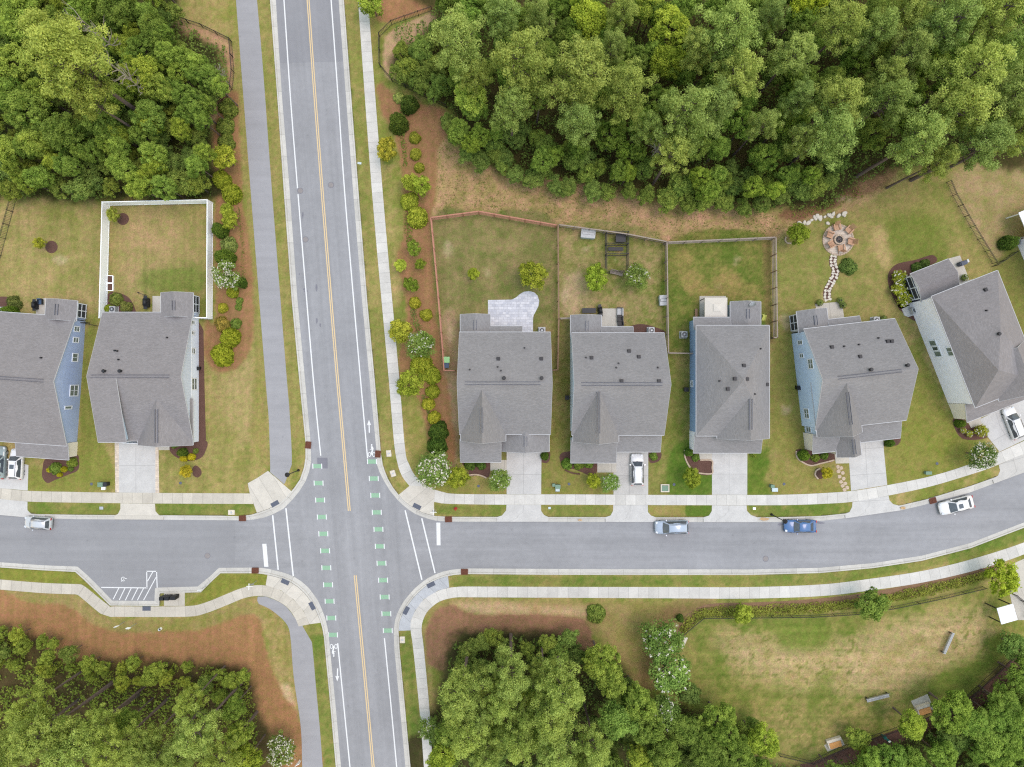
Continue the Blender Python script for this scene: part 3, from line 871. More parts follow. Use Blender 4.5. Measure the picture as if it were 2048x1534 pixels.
sheet("pavement_ramp", [(531.5,1170.5),(535,1150),(552,1154),(568,1159),(582,1165),(595.6,1174),(608,1185.4),(617.6,1197.4),(626.1,1210.4),(633.6,1225.3),(640,1241.6),(641.3,1245.5),(619,1248.2),(607.4,1221.6),(588,1199.1),(562.4,1180.6)], M['ramp'], 0.026, uvdir=(535,1150,640,1240))
strip("pavement", [(-60,971),(0,976.3),(56,981.6),(140,983.6),(229.5,985.2),(360,986),(500.7,986.8)], [(-60,992),(0,998),(56,1003),(140,1005),(234.7,1006.2),(360,1007.2),(507,1007.8)], M['walk_tan'], 0.03)
sheet("pavement_ramp", [(495.6,966.5),(516,955),(536,941.7),(583,982.6),(571,996.4),(558,1006.4),(537,1017.4),(514,1025.6),(499.6,986)], M['ramp'], 0.034, uvdir=(495,966,536,941))
strip("path", [(468,-60),(472,0),(483.5,150),(502,390),(532,770),(537.4,836),(540.5,932.5),(540,944)], [(509,-60),(514,0),(527,150),(544.5,390),(573.8,760),(578.6,815),(583.5,937.8),(568,968)], M['asphalt_path'], 0.012, smooth=4)
strip("path", [(515.4,1193),(515.4,1206),(530,1213),(545,1221.6),(570.5,1244.3),(580.4,1269.7),(587.5,1354.6),(601.6,1453.6),(604.5,1534),(608,1600)],
      [(531,1192.8),(556,1202.4),(576,1216.6),(590,1236.4),(605,1251.5),(620.6,1262),(632.8,1383),(640,1460),(645.5,1534),(651,1600)], M['asphalt_path'], 0.012, smooth=4)

# ---- driveways, aprons, walkways
DRV = dict(kind='structure')
sheet("driveway", [(-40,905),(57,930),(55.5,981),(-40,973)], M['drive'], 0.022, uvdir=(-40,930,-40,975))
sheet("driveway_apron", [(-40,994),(55,1003.2),(55,1020),(62,1027.8),(90,1029),(90,1036.8),(0,1030),(-40,1026)], M['drive'], 0.024, uvdir=(-40,994,-40,1026))
sheet("driveway", [(238,880),(311,880),(311,985.6),(238,985)], M['drive'], 0.022, uvdir=(240,880,240,985))
for a in ([(229.5,884),(238,884),(238,985),(230.8,984.7)], [(311,884),(316.8,884),(318.7,985.8),(311,985.4)]):
    sheet("driveway_border", a, M['paver_round'], 0.022)
sheet("walkway", [(316.9,880),(339,880),(339,900),(317.3,900)], M['slab'], 0.02)
sheet("driveway_apron", [(241,1006.6),(310,1007.3),(311,1022),(318,1030.4),(327,1032),(327,1039.2),(229,1038.6),(229,1031),(236,1028),(241,1018)], M['ramp'], 0.024, uvdir=(241,1006,241,1039))
sheet("driveway", [(1013.3,898),(1083,898),(1082.3,988.3),(1013.3,988.3)], M['drive'], 0.022, uvdir=(1013,898,1013,988))
sheet("walkway", [(980.6,920),(1013.2,920),(1013.2,941),(980.6,941)], M['slab'], 0.02)
sheet("driveway_apron", [(1013,1009.6),(1082,1009.7),(1082.4,1022),(1088,1030),(1097,1034.2),(1097,1043.4),(994,1043.3),(994,1034),(1004,1031),(1012,1021)], M['drive'], 0.024, uvdir=(1013,1009,1013,1044))
sheet("driveway", [(1233,900),(1296.5,900),(1296.3,989.4),(1227,989.2),(1227,945),(1232.8,945)], M['drive_old'], 0.022, uvdir=(1228,900,1228,989))
sheet("walkway", [(1194.5,920),(1232.8,920),(1232.8,944.9),(1194.5,944.9)], M['slab'], 0.02)
sheet("driveway_apron", [(1226.5,1010),(1295.6,1010.2),(1296,1024),(1302,1031),(1312,1034.7),(1312,1043.9),(1211,1043.7),(1211,1034.4),(1221,1031),(1226,1022)], M['drive'], 0.024, uvdir=(1227,1010,1227,1044))
sheet("driveway", [(1424,897),(1494.6,897),(1494.4,989.6),(1424,989.5)], M['drive'], 0.022, uvdir=(1424,897,1424,989))
sheet("walkway", [(1397,897),(1423.9,897),(1423.9,920),(1400,920)], M['slab'], 0.02)
sheet("driveway_apron", [(1424,1010.6),(1493,1010.8),(1494,1022),(1502,1030),(1515,1034.9),(1515,1044),(1407,1043.8),(1407,1034.7),(1418,1031),(1423.5,1022)], M['drive'], 0.024, uvdir=(1424,1010,1424,1044))
sheet("driveway", [(1697,905),(1717,878),(1765.7,872),(1768,905),(1774.3,969.8),(1702,981.6)], M['drive'], 0.022, uvdir=(1697,900,1703,981))
sheet("walkway", [(1669,908),(1697.3,906),(1698.6,926.5),(1671.5,927)], M['slab'], 0.02)
sheet("driveway_apron", [(1704.9,1004),(1777,991.4),(1779,1001),(1786,1008),(1798,1011.4),(1800,1020.8),(1691,1036.5),(1690,1027.6),(1699,1024),(1704,1014)], M['drive'], 0.024, uvdir=(1704,1004,1706,1036))
sheet("driveway", [(1960,838),(2075,780),(2110,850),(1999,903.5),(1993,896),(1975.5,873.7)], M['drive'], 0.022, uvdir=(1960,838,1997,903))
sheet("walkway", [(1935,842),(1960,832),(1966,848),(1942,856)], M['slab'], 0.02)
sheet("driveway_apron", [(1997.5,929.5),(2110,880),(2125,904),(2048,935.5),(2048,944),(1988,967),(1985,958.5),(1996,951),(2000,941.5)], M['drive_old'], 0.024, uvdir=(1997,929,2006,960))
# patios
sheet("patio", [(976,600),(1010,599.5),(1024,599),(1032,595),(1040,588),(1048,583.5),(1058,582),(1068,584.5),(1075,591),(1078.6,602),(1077,612),(1072,622),(1067,631),(1066,640),(1066,668),(976,668)], M['paver'], 0.02)
sheet("patio", [(1203,617),(1247,617),(1247,668),(1203,668)], M['slab'], 0.02)
sheet("patio", [(1399,592),(1452,592),(1452,652),(1399,652)], M['slab'], 0.02)
sheet("patio", [(1630,608),(1684,603),(1690,650),(1640,650)], M['slab'], 0.02)
sheet("patio", [(1897,517),(1920,511),(1938,558),(1912,572)], M['slab'], 0.02)
sheet("patio", [(305,592),(322,592),(322,630),(305,630)], M['slab'], 0.02)
sheet("patio", [(72,599),(92,596),(92,640),(72,640)], M['slab'], 0.02)
sheet("mailbox_pad", [(328,1185.6),(369.6,1185.2),(369.6,1211.6),(328,1211.8)], M['slab'], 0.026)
sheet("walkway", [(2020,1130),(2060,1112),(2075,1180),(2060,1240),(2030,1240),(2018,1180)], M['slab'], 0.016)
# house planting beds
for pl in ([(85,938),(95,915),(150,908),(158,920),(156,940),(135,950),(110,960),(95,966),(85,955)],
           [(339,887),(410,880),(410,905),(398,918),(375,922),(352,914),(340,902)],
           [(385,936),(392,931),(401,938),(403,948),(395,955),(386,950)],
           [(937,952),(930,935),(925,920),(980,920),(980,945),(975,955),(955,951)],
           [(1122,928),(1125,905),(1193,905),(1193,945),(1178,950),(1165,945),(1145,938),(1130,938)],
           [(1296.8,905),(1322,905),(1318,922),(1300,925)], [(1083.5,905),(1100,905),(1097,924),(1083.5,924)],
           [(1369,905),(1385,897),(1397,899),(1399,920),(1424,921),(1424,948),(1398,948),(1380,930)],
           [(1592,905),(1600,898),(1668,900),(1669,921),(1640,928),(1620,931),(1600,922)],
           [(1630,940),(1638,936),(1648,941),(1650,952),(1640,958),(1631,952)],
           [(1768,884),(1800,876),(1795,890),(1770,893)],
           [(1905,840),(1925,835),(1942,852),(1975,850),(1975,874),(1940,880),(1918,872)],
           [(1775,560),(1790,530),(1830,520),(1865,510),(1872,525),(1830,545),(1835,590),(1815,615),(1795,612)],
           [(1795,612),(1830,600),(1850,640),(1825,640)],
           [(212,640),(215,590),(235,585),(262,600),(270,640)], [(-10,598),(20,595),(35,610),(38,640),(-10,640)],
           [(1255,655),(1285,648),(1325,660),(1325,668),(1255,668)]):
    sheet("mulch_bed", pl, M['mulch'], 0.012, skirt=0.1, smooth=4)
for (x, y, r) in ((103,494,12.5),(246,438,12)):
    sheet("mulch_bed", [(x + r*math.cos(a), y + r*math.sin(a)) for a in [i*math.pi/10 for i in range(20)]], M['mulch'], 0.012, skirt=0.1)
sheet("mulch_bed", [(1352,1268),(1362,1244),(1378,1226),(1405,1211),(1440,1206),(1500,1205),(1600,1200),(1700,1190),(1800,1173),(1900,1150),(1985,1124),(1990,1150),(1900,1176),(1800,1199),(1700,1217),(1600,1224),(1500,1226),(1410,1227),(1385,1250),(1368,1272)], M['mulch_edge'], 0.012, skirt=0.1, smooth=3)
sheet("mulch_bed", [(1600,1530),(1625,1524),(1700,1493),(1799,1457),(1870,1428),(1932,1399),(1990,1352),(2040,1302),(2062,1318),(2010,1372),(1950,1420),(1880,1452),(1808,1482),(1710,1518),(1630,1548)], M['mulch'], 0.012, skirt=0.1, smooth=3)
# right-hand side strips along house walls
sheet("mulch_bed", [(396,640),(407,660),(409,770),(412,880),(398,888)], M['mulch'], 0.01, skirt=0.1)

# ---- road markings
def line(name, pts, w, mat, z=ZR + .009):
    """painted line: photo-pixel centre line, width in px"""
    pts = ext(pts)
    pts = catmull(pts, 6) if len(pts) > 2 else pts
    a = np.array(pts, float)
    d = np.gradient(a, axis=0); d /= np.hypot(*d.T)[:, None]
    nrm = np.c_[-d[:, 1], d[:, 0]] * w / 2
    return sheet(name, [tuple(p) for p in np.r_[a + nrm, (a - nrm)[::-1]]], mat, z, skirt=0)
CENTRE = [(611,-60),(615.7,0),(628.5,180),(643.7,380),(660.5,590),(675.6,770),(687,895),(698.2,1022)]
CENTRE2 = [(710,1151),(728,1340),(746,1534),(752,1600)]
for cl in (CENTRE, CENTRE2):
    for o_ in (-1.9, 1.9):
        line("yellow_line", [(x + o_, y) for x, y in cl], 2.1, M['yellow'])
line("white_line", [(562.5,-60),(567.4,0),(580,190),(594.5,376)], 2.4, M['white'])
line("white_line", [(595.5,388),(612,590),(628,780),(641,911.7)], 2.4, M['white'])
line("white_line", [(657,-60),(661.8,0),(675.5,190),(688.6,380),(706,590),(722.5,780),(734.8,917)], 2.4, M['white'])
line("white_line", [(675,1287),(687,1410),(699.4,1534),(706,1600)], 2.4, M['white'])
line("white_line", [(768.5,1277),(781,1405),(793,1534),(799,1600)], 2.4, M['white'])
line("crosswalk_line", [(544.7,1030.8),(555.8,1140)], 2.8, M['white'])
line("crosswalk_line", [(571.3,1016.5),(586,1152.5)], 2.8, M['white'])
line("crosswalk_line", [(810,1021),(843.5,1160)], 2.8, M['white'])
line("crosswalk_line", [(843.3,1037),(869.8,1146.5)], 2.8, M['white'])
sheet("stop_line", [(523.8,1088),(532.2,1088),(536.3,1134),(527.8,1134)], M['white'], ZR+.009, skirt=0)
sheet("stop_line", [(872.5,1045.5),(880.4,1045.5),(880.9,1091),(873.2,1091)], M['white'], ZR+.009, skirt=0)
GL = [(633.9,932.5),(636.5,966.5),(639.6,1000.4),(643,1034.3),(646,1068),(649.5,1102),(652,1136),(655.4,1170),(658.5,1203),(662,1236.6),(665.3,1270.3)]
GR = [(743.4,923.3),(747,957.3),(750,991),(753,1025),(756.4,1059),(759,1093),(762.5,1127),(765.7,1160.8),(768.8,1194.5),(772.2,1228),(775,1261.8)]
for cx, cy in GL + GR:
    sheet("green_bike_marking", [(cx-8,cy-4.3),(cx+8,cy-4.3),(cx+8.4,cy+4.3),(cx-7.6,cy+4.3)], M['green_paint'], ZR+.009, skirt=0)
    for sx_ in (-8.9, 8.9):
        sheet("white_dash", [(cx+sx_-.9,cy-5.2),(cx+sx_+.9,cy-5.2),(cx+sx_+1.3,cy+5.2),(cx+sx_-.5,cy+5.2)], M['white'], ZR+.010, skirt=0)
def arrow(cx, y_tip, y_tail):
    s_ = 1 if y_tail > y_tip else -1
    sheet("bike_lane_arrow", [(cx,y_tip),(cx+4.2,y_tip+11*s_),(cx+1.3,y_tip+10*s_),(cx+2,y_tail),(cx-.4,y_tail),(cx-.9,y_tip+10*s_),(cx-3.8,y_tip+11*s_)], M['white'], ZR+.009, skirt=0)
arrow(737.6, 839.5, 865.5)
arrow(674, 1363.5, 1337.5)
def bike(cx, cy, s_):
    """bicycle rider emblem painted in the bike lane; s_=-1 faces the other way"""
    for ox in (-4.4, 4.4):
        ring = [(cx + s_*ox + 3.2*math.cos(a), cy + s_*(5.6 + 4.9*math.sin(a))) for a in [i*math.pi/10 for i in range(20)]]
        inn = [(cx + s_*ox + 1.9*math.cos(a), cy + s_*(5.6 + 3.4*math.sin(a))) for a in [i*math.pi/10 for i in range(20)]]
        m = MB()
        m.add([(*P2(*p), ZR+.009) for p in ring + inn], [(i,(i+1)%20,20+(i+1)%20,20+i) for i in range(20)])
        tag(m.build("bike_emblem_wheel", M['white']), kind='structure')
    Q = lambda x, y: (cx + s_*x, cy + s_*y)
    for k, pl in enumerate(([(-1.5,-14.5),(0.5,-15.5),(1.8,-13.5),(0.3,-11.5),(-1.5,-12.5)], [(-1.8,-10.5),(1.2,-11),(3.8,-7),(3,-2),(.6,-1),(-.5,-5)],
               [(-.4,-2),(2.6,-1.4),(1.4,3),(2.2,7),(-.2,7.2),(-1.4,3)], [(-4.2,-4.4),(-3.2,-5.6),(-.5,-5.4),(-.5,-4.2)])):
        sheet("bike_emblem_rider", [Q(*p) for p in pl], M['white'], ZR+.009 + .001*k, skirt=0)
bike(743, 903.5, 1)
bike(667, 1299, -1)
# accessible parking bay: hatching and wheelchair emblem
def zb(x, y): return (x / 3.535, 1100 + y / 3.535)
for a, b in (((712,266),(1042,270)),((1036,272),(1034,152)),((1031,152),(1108,152)),((1104,150),(1108,268))):
    line("parking_line", [zb(*a), zb(*b)], 1.9, M['white'])
for a, b in (((838,268),(797,350)),((882,268),(840,355)),((925,270),(883,357)),((972,270),(928,357)),((1012,272),(968,357)),((1100,195),(1012,357)),((1078,155),(1040,222))):
    line("parking_hatching", [zb(*a), zb(*b)], 1.7, M['white'], ZR+.013)
ox, oy = 245.5, 1158.5
arc = [(ox + 3.9*math.cos(a), oy + 3.9*math.sin(a)) for a in [R_(-60 - 15*i) for i in range(18)]]
line("wheelchair_emblem", arc, 1.2, M['white'])
for a, b in (((246,1157),(249.5,1157.2)),((249.5,1157.2),(252.6,1157.6)),((241.6,1163.5),(244.8,1160.8)),((248.2,1155.4),(246.2,1160))):
    line("wheelchair_emblem", [a, b], 1.3, M['white'], ZR+.011)
for (x, y, w, h_) in ((1528,1038,13,4),(1806,1016,7,3.5),(1160,1040,5,2)):
    m_ = [(x + w*math.cos(a)*rng.uniform(.6,1), y + h_*math.sin(a)*rng.uniform(.6,1)) for a in [i*math.pi/6 for i in range(12)]]
    sheet("straw_litter", m_, M['straw'], .035, skirt=0)
# thin scuffs and stains that have a shape of their own
for (x, y, w, h_) in ((632,575,3,10),(605,430,2,9),(633,640,3,8),(640,650,2,6),(1563,1049,10,3),(1640,1046,12,3),(1600,1048,20,2),(608,578,3,3),(598,548,2,2),(611,582,6,2)):
    m_ = [(x + w*math.cos(a)*rng.uniform(.5,1), y + h_*math.sin(a)*rng.uniform(.5,1)) for a in [i*math.pi/5 for i in range(10)]]
    sheet("road_stain", m_, M['asphalt_dark'], ZR + .007, skirt=0)
# ------------------------------------------------------------------ houses
EPS = [0.0]
def eps():
    EPS[0] += 0.0023
    return EPS[0]

class House:
    def __init__(self, label, x, y, th, wall, roof='shingle'):
        self.root = empty("house", (x, y, 0), R_(th), label, "house", "houses of the neighbourhood")
        self.Mw = Matrix.Translation((x, y, 0)) @ Matrix.Rotation(R_(th), 4, 'Z')
        self.Mi = self.Mw.inverted()
        self.wall, self.roof = wall, roof
        self.tv, self.tf = [], []
        self.main_roof = None
    def geo(self, o):
        b = len(self.tv)
        self.tv += [self.Mw @ v.co for v in o.data.vertices]
        self.tf += [[b + i for i in p.vertices] for p in o.data.polygons]
    def bvh(self):
        self.tree = BVHTree.FromPolygons(self.tv, self.tf)
    def hit(self, px, py):
        d = P(px, py, 0) - Vector((0, 0, H))
        loc, n, i, dist = self.tree.ray_cast(Vector((0, 0, H)), d.normalized())
        if loc is None: return None, None
        l = self.Mi @ loc
        nn = (self.Mi.to_3x3() @ n).normalized()
        if nn.dot(self.Mi.to_3x3() @ d) > 0: nn = -nn
        return l, nn
    def _roof(self, verts, faces, mi, uvs, name="roof"):
        me = bpy.data.meshes.new(name)
        me.from_pydata([tuple(v) for v in verts], [], faces)
        me.materials.append(M[self.roof]); me.materials.append(M['eave'])
        me.polygons.foreach_set("material_index", mi)
        ul = me.uv_layers.new(name="UVMap")
        # UV on each slope: u along the horizontal direction, v up the slope, in metres
        for p in me.polygons:
            n = p.normal
            if n.z < 0: n = -n
            hdir = Vector((-n.y, n.x, 0))
            hdir = hdir.normalized() if hdir.length > 1e-3 else Vector((1, 0, 0))
            sdir = n.cross(hdir)
            for li in p.loop_indices:
                v = me.vertices[me.loops[li].vertex_index].co
                ul.data[li].uv = (v.dot(hdir) + 17.3, v.dot(sdir) + 11.7)
        bm = bmesh.new(); bm.from_mesh(me); bmesh.ops.recalc_face_normals(bm, faces=bm.faces); bm.to_mesh(me); bm.free()
        o = link(bpy.data.objects.new(name, me)); o.parent = self.root
        self.geo(o)
        return o
    def gable(self, x0, x1, y0, y1, he, hr, axis='x', oe=0.3, orr=0.22, wall=None, gmat=None, t=0.2, walls=True, name="roof"):
        """ridge along axis; x0..y1 are the roof's own edges"""
        e = eps(); he -= e; hr -= e
        sw = (lambda a, b, c: (a, b, c)) if axis == 'x' else (lambda a, b, c: (b, a, c))
        A0, A1, B0, B1 = (x0, x1, y0, y1) if axis == 'x' else (y0, y1, x0, x1)
        bm_ = (B0 + B1) / 2
        pr = [(B0, he), (bm_, hr), (B1, he), (B1, he - t), (bm_, hr - t), (B0, he - t)]
        vs = [sw(A0, b, z_) for b, z_ in pr] + [sw(A1, b, z_) for b, z_ in pr]
        fs = [[0,1,7,6],[1,2,8,7],[2,3,9,8],[3,4,10,9],[4,5,11,10],[5,0,6,11],[0,5,4,1],[1,4,3,2],[6,7,10,11],[7,8,9,10]]
        mi = [0,0,1,1,1,1,1,1,1,1]
        ro = self._roof(vs, fs, mi, None, name)
        sg = []
        for bb, sn in ((B0, -1), (B1, 1)): sg.append((sw(A0, bb + sn*.03, he - .08), sw(A1, bb + sn*.03, he - .08), .07))
        for aa, sn in ((A0, -1), (A1, 1)):
            for bb in (B0, B1): sg.append((sw(aa + sn*.022, bb, he - .06), sw(aa + sn*.022, bm_, hr - .06), .03))
        self.eave_trim(sg)
        if walls:
            a0, a1, b0, b1 = A0 + orr + e, A1 - orr - e, B0 + oe + e, B1 - oe - e
            k = (hr - he) / (bm_ - B0)
            zt = he + k * (b0 - B0) - t + 0.02
            zp = hr - t + 0.01
            m = MB()
            ring = [(b0, 0), (b1, 0), (b1, zt), (bm_, zp), (b0, zt)]
            V = [sw(a0, b, z_) for b, z_ in ring] + [sw(a1, b, z_) for b, z_ in ring]
            m.add(V, [[0,1,2,3,4],[5,9,8,7,6],[0,4,9,5],[1,6,7,2]])
            w = m.build("wall", M[wall or self.wall], self.root)
            self.geo(w)
            if gmat:      # board-and-batten band in the gable, proud of the wall, on the +axis end
                g = MB()
                zz = zt - 0.25
                g.add([sw(a1 + .03, b0 + .05, zz), sw(a1 + .03, b1 - .05, zz), sw(a1 + .03, bm_, zp - .1)], [[0, 1, 2]])
                g.box(sw(a1 + .03, bm_, zz - .08), (0.06, b1 - b0, .16) if axis == 'x' else (b1 - b0, 0.06, .16), 1)
                self.geo(g.build("gable_siding", [M[gmat], M['trim']], self.root))
        return ro
    def shed(self, x0, x1, y0, y1, h0, h1, oe=0.3, orr=0.2, wall=None, t=0.18, walls=True, front=None):
        """slopes along y: height h0 at y0, h1 at y1"""
        e = eps(); h0 -= e; h1 -= e
        vs = [(x0,y0,h0),(x1,y0,h0),(x1,y1,h1),(x0,y1,h1),(x0,y0,h0-t),(x1,y0,h0-t),(x1,y1,h1-t),(x0,y1,h1-t)]
        fs = [[0,1,2,3],[4,7,6,5],[0,4,5,1],[1,5,6,2],[2,6,7,3],[3,7,4,0]]
        ro = self._roof(vs, fs, [0,1,1,1,1,1], None)
        yl, zl, sn = (y0, h0, -1) if h0 < h1 else (y1, h1, 1)
        self.eave_trim([((x0, yl + sn*.03, zl - .08), (x1, yl + sn*.03, zl - .08), .07)] +
                       [((xx + s_*.022, y0, h0 - .06), (xx + s_*.022, y1, h1 - .06), .03) for xx, s_ in ((x0, -1), (x1, 1))])
        if walls:
            a0, a1 = x0 + orr + e, x1 - orr - e
            b0, b1 = (y0 + oe, y1) if h0 < h1 else (y0, y1 - oe)
            k = (h1 - h0) / (y1 - y0)
            z0, z1 = h0 + k*(b0 - y0) - t + .01, h0 + k*(b1 - y0) - t + .01
            m = MB()
            V = [(a0,b0,0),(a1,b0,0),(a1,b1,0),(a0,b1,0),(a0,b0,z0),(a1,b0,z0),(a1,b1,z1),(a0,b1,z1)]
            m.add(V, [[0,1,5,4],[1,2,6,5],[2,3,7,6],[3,0,4,7]])
            self.geo(m.build("wall", M[wall or self.wall], self.root))
        return ro
    def hip(self, x0, x1, y0, y1, he, apexes, oe=0.3, t=0.2, wall=None):
        e = eps()
        ap = [Vector(a) for a in apexes]
        c = [(x0,y0,he),(x1,y0,he),(x1,y1,he),(x0,y1,he)]
        cb = [(a, b, z_ - t) for a, b, z_ in c]
        if len(ap) == 1:
            vs = c + cb + [ap[0]]
            fs = [[0,1,8],[1,2,8],[2,3,8],[3,0,8]]
        else:                       # ap[0] front, ap[1] rear
            vs = c + cb + ap
            fs = [[0,1,8],[1,2,9,8],[2,3,9],[3,0,8,9]]
        n = len(fs)
        fs += [[0,4,5,1],[1,5,6,2],[2,6,7,3],[3,7,4,0],[4,7,6,5]]
        ro = self._roof(vs, fs, [0]*n + [1]*5, None)
        zz = he - .08
        self.eave_trim([((x0, y0-.03, zz), (x1, y0-.03, zz), .07), ((x0, y1+.03, zz), (x1, y1+.03, zz), .07),
                        ((x0-.03, y0, zz+.003), (x0-.03, y1, zz+.003), .07), ((x1+.03, y0, zz+.003), (x1+.03, y1, zz+.003), .07)])
        m = MB()
        a0, a1, b0, b1 = x0+oe+e, x1-oe-e, y0+oe+e, y1-oe-e
        m.add([(a0,b0,0),(a1,b0,0),(a1,b1,0),(a0,b1,0),(a0,b0,he-t+.01),(a1,b0,he-t+.01),(a1,b1,he-t+.01),(a0,b1,he-t+.01)],
              [[0,1,5,4],[1,2,6,5],[2,3,7,6],[3,0,4,7]])
        self.geo(m.build("wall", M[wall or self.wall], self.root))
        return ro
    def ridge_vent(self, p0, p1):
        a, b = Vector(p0), Vector(p1)
        m = MB()
        d = (b - a).normalized(); s = Vector((-d.y, d.x, 0))
        for sg in (-1, 1):
            m.bar(a + s*sg*.2 + Vector((0,0,-.1)), b + s*sg*.2 + Vector((0,0,-.1)), .035, .12, 0)
        m.build("ridge_vent", [M['slate']], self.root)
    def eave_trim(self, segs):
        m = MB()
        for a, b, w in segs: m.bar(a, b, w, .12)
        m.build("eave_trim", M['eave'], self.root)
    def vents(self, lst):
        for it in lst:
            x, y, kind = it
            l, n = self.hit(x, y)
            if l is None: continue
            m = MB()
            if kind == 'p':
                m.cyl((0,0,-.1), .12, .10, .45, 8); nm = "vent_pipe"
            elif kind == 't':
                m.cyl((0,0,-.1), .16, .16, .55, 10); m.cyl((0,0,.45), .25, .2, .14, 10); nm = "flue_cap"
            else:
                m.box((0,0,.06), (.46,.46,.22)); m.box((0,0,.2), (.36,.36,.1)); nm = "roof_vent"
            o = m.build(nm, M['dark'], self.root, bevel=0.01)
            o.location = l
    def window(self, px, py, w, h, grid=(1, 2), at=None, nrm=None, frame=0.13):
        if at is None:
            l, n = self.hit(px, py)
            if l is None or abs(n.z) > 0.3: return
        else: l, n = Vector(at), Vector(nrm)
        n = Vector((n.x, n.y, 0)).normalized()
        ang = math.atan2(n.y, n.x) - math.pi / 2     # local +y is outwards
        m = MB()
        for sx_ in (-1, 1): m.box((sx_*(w/2), .03, 0), (frame, .08, h + frame))
        for sz in (-1, 1): m.box((0, .03, sz*(h/2)), (w - frame, .075, frame))
        for i in range(1, grid[0]): m.box((-w/2 + w*i/grid[0], .03, 0), (.06, .06, h - frame))
        for i in range(1, grid[1]): m.box((0, .03, -h/2 + h*i/grid[1]), (w - frame, .055, .06))
        o = m.build("window", M['trim'], self.root)
        o.location = l; o.rotation_euler = (0, 0, ang)
        g = MB(); g.box((0, .012, 0), (w - .02, .02, h - .02))
        g.build("pane", M['glass'], o)
        return o
    def panel(self, name, at, nrm, w, h, mat, thick=.06, bars=0, barmat=None):
        n = Vector(nrm).normalized(); ang = math.atan2(n.y, n.x) - math.pi/2
        m = MB(); m.box((0, .02, h/2), (w, thick, h))
        for i in range(1, bars): m.box((-w/2 + w*i/bars, .06, h/2), (.05, .03, h), 1)
        if bars: m.box((0, .06, h*.5), (w, .028, .05), 1)
        o = m.build(name, [M[mat], M[barmat or 'trim']], self.root)
        o.location = at; o.rotation_euler = (0, 0, ang)
        return o
    def screen(self, xw, y0, y1, z1, side=1, div=2):
        """screened porch opening on a side wall at local x = xw"""
        m = MB(); yc, w = (y0 + y1)/2, abs(y1 - y0)
        m.box((xw + side*.03, yc, z1/2 + .15), (.04, w, z1 - .5), 0)
        for i in range(div + 1): m.box((xw + side*.05, y0 + (y1-y0)*i/div, z1/2 + .1), (.1, .1, z1 - .2), 1)
        for zz in (.35, z1*.55, z1 - .25): m.box((xw + side*.05, yc, zz), (.09, w, .08), 1)
        m.build("porch_screen", [M['screen'], M['trim']], self.root)
    def downspout(self, x, y, z1):
        m = MB(); m.bar((x, y, .1), (x, y, z1), .09); m.bar((x, y, .1), (x + .5, y - .1, .04), .09)
        m.build("downspout", M['trim'], self.root)
    def front(self, gx_, gw, yf, dx, yd):
        self.panel("garage_door", (gx_, yf, .02), (0, -1), gw, 2.2, 'trim', .05, 6, 'pale_grey')
        self.panel("front_door", (dx, yd, .02), (0, -1), 1.0, 2.1, 'deep_blue', .05)

HE, HR, HL = 4.75, 8.8, 3.1
def cape(label, x, y, th, hw, wall, kind, porch_wall=None, accent=None):
    h = House(label, x, y, th, wall)
    h.gable(-hw, hw, -6.85, 6.85, HE, HR, 'x', orr=.16)
    # steep front cross gable on the left half
    h.gable(-hw + .19, 0.1, -7.75, -0.4, HE - .01, 8.35, 'y', wall=wall)
    pw = porch_wall or wall
    if kind == 'A':
        h.shed(-hw, -0.55, -10.75, -7.5, HL, 4.05, wall=pw)
        h.gable(-.5, 6.0, -9.3, -5.0, HL + .05, 5.0, 'y', wall=accent or pw)
    elif kind == 'B':
        h.shed(-hw, 0.0, -10.75, -7.5, HL, 4.05, wall=pw)
        h.shed(0.02, 6.05, -9.25, -6.6, HL, 3.95, wall=accent or pw)
    else:
        h.shed(-hw, -2.6, -10.15, -7.5, HL, 3.95, wall=pw)
        h.shed(-.2, 6.0, -9.36, -6.6, HL, 4.0, wall=pw)
        h.gable(-2.95, .4, -11.0, -6.6, HL + .1, 4.9, 'y', wall=pw)
    h.gable(-hw, -2.0, 6.4, 9.4, HL, 4.1, 'y', wall=pw)
    h.shed(-2.05, 2.35, 6.5, 7.8, 3.45, HL, wall=pw)
    return h

# -- house with the curved patio
h3 = cape("grey roofed house with the curved light stone patio behind it, nearest the main road", -.94, .03, 0, 6.1, 'cream', 'A', accent='brick')
h3.bvh()
h3.ridge_vent((-5.1, 0, HR + .03), (4.6, 0, HR + .03))
h3.ridge_vent((-3.0, -6.4, 8.36), (-3.0, -3.1, 8.36)); h3.ridge_vent((2.75, -8.5, 5.0), (2.75, -7.1, 5.0)); h3.ridge_vent((-4.05, 7.2, 4.1), (-4.05, 8.5, 4.1))
h3.vents([(1049,695.5,'p'),(996.5,717.5,'b'),(1082.5,717.5,'b'),(995.5,733.5,'p'),(1002,741,'p'),(939.5,739,'p'),(1008,756,'t'),(1083,756,'t')])
h3.front(3.2, 4.8, -9.06, -2.2, -10.5)
# -- second house from the main road
h4 = cape("grey roofed house beside the white car on its driveway, dog kennel in its yard", 14.2, -.07, 0, 6.2, 'grey_blue', 'B')
h4.bvh()
h4.ridge_vent((-5.3, 0, HR + .03), (5.1, 0, HR + .03)); h4.ridge_vent((-3.05, -6.4, 8.36), (-3.05, -1.0, 8.36)); h4.ridge_vent((-4.1, 7.2, 4.1), (-4.1, 8.5, 4.1))
h4.vents([(1172,715,'p'),(1183,715.5,'b'),(1258,702,'b'),(1277.5,713.5,'b'),(1237,726.5,'p'),(1232.5,735,'p'),(1315.5,735,'p'),(1243,762,'b'),(1318,762,'b')])
h4.front(3.0, 4.8, -9.0, -1.3, -10.5)
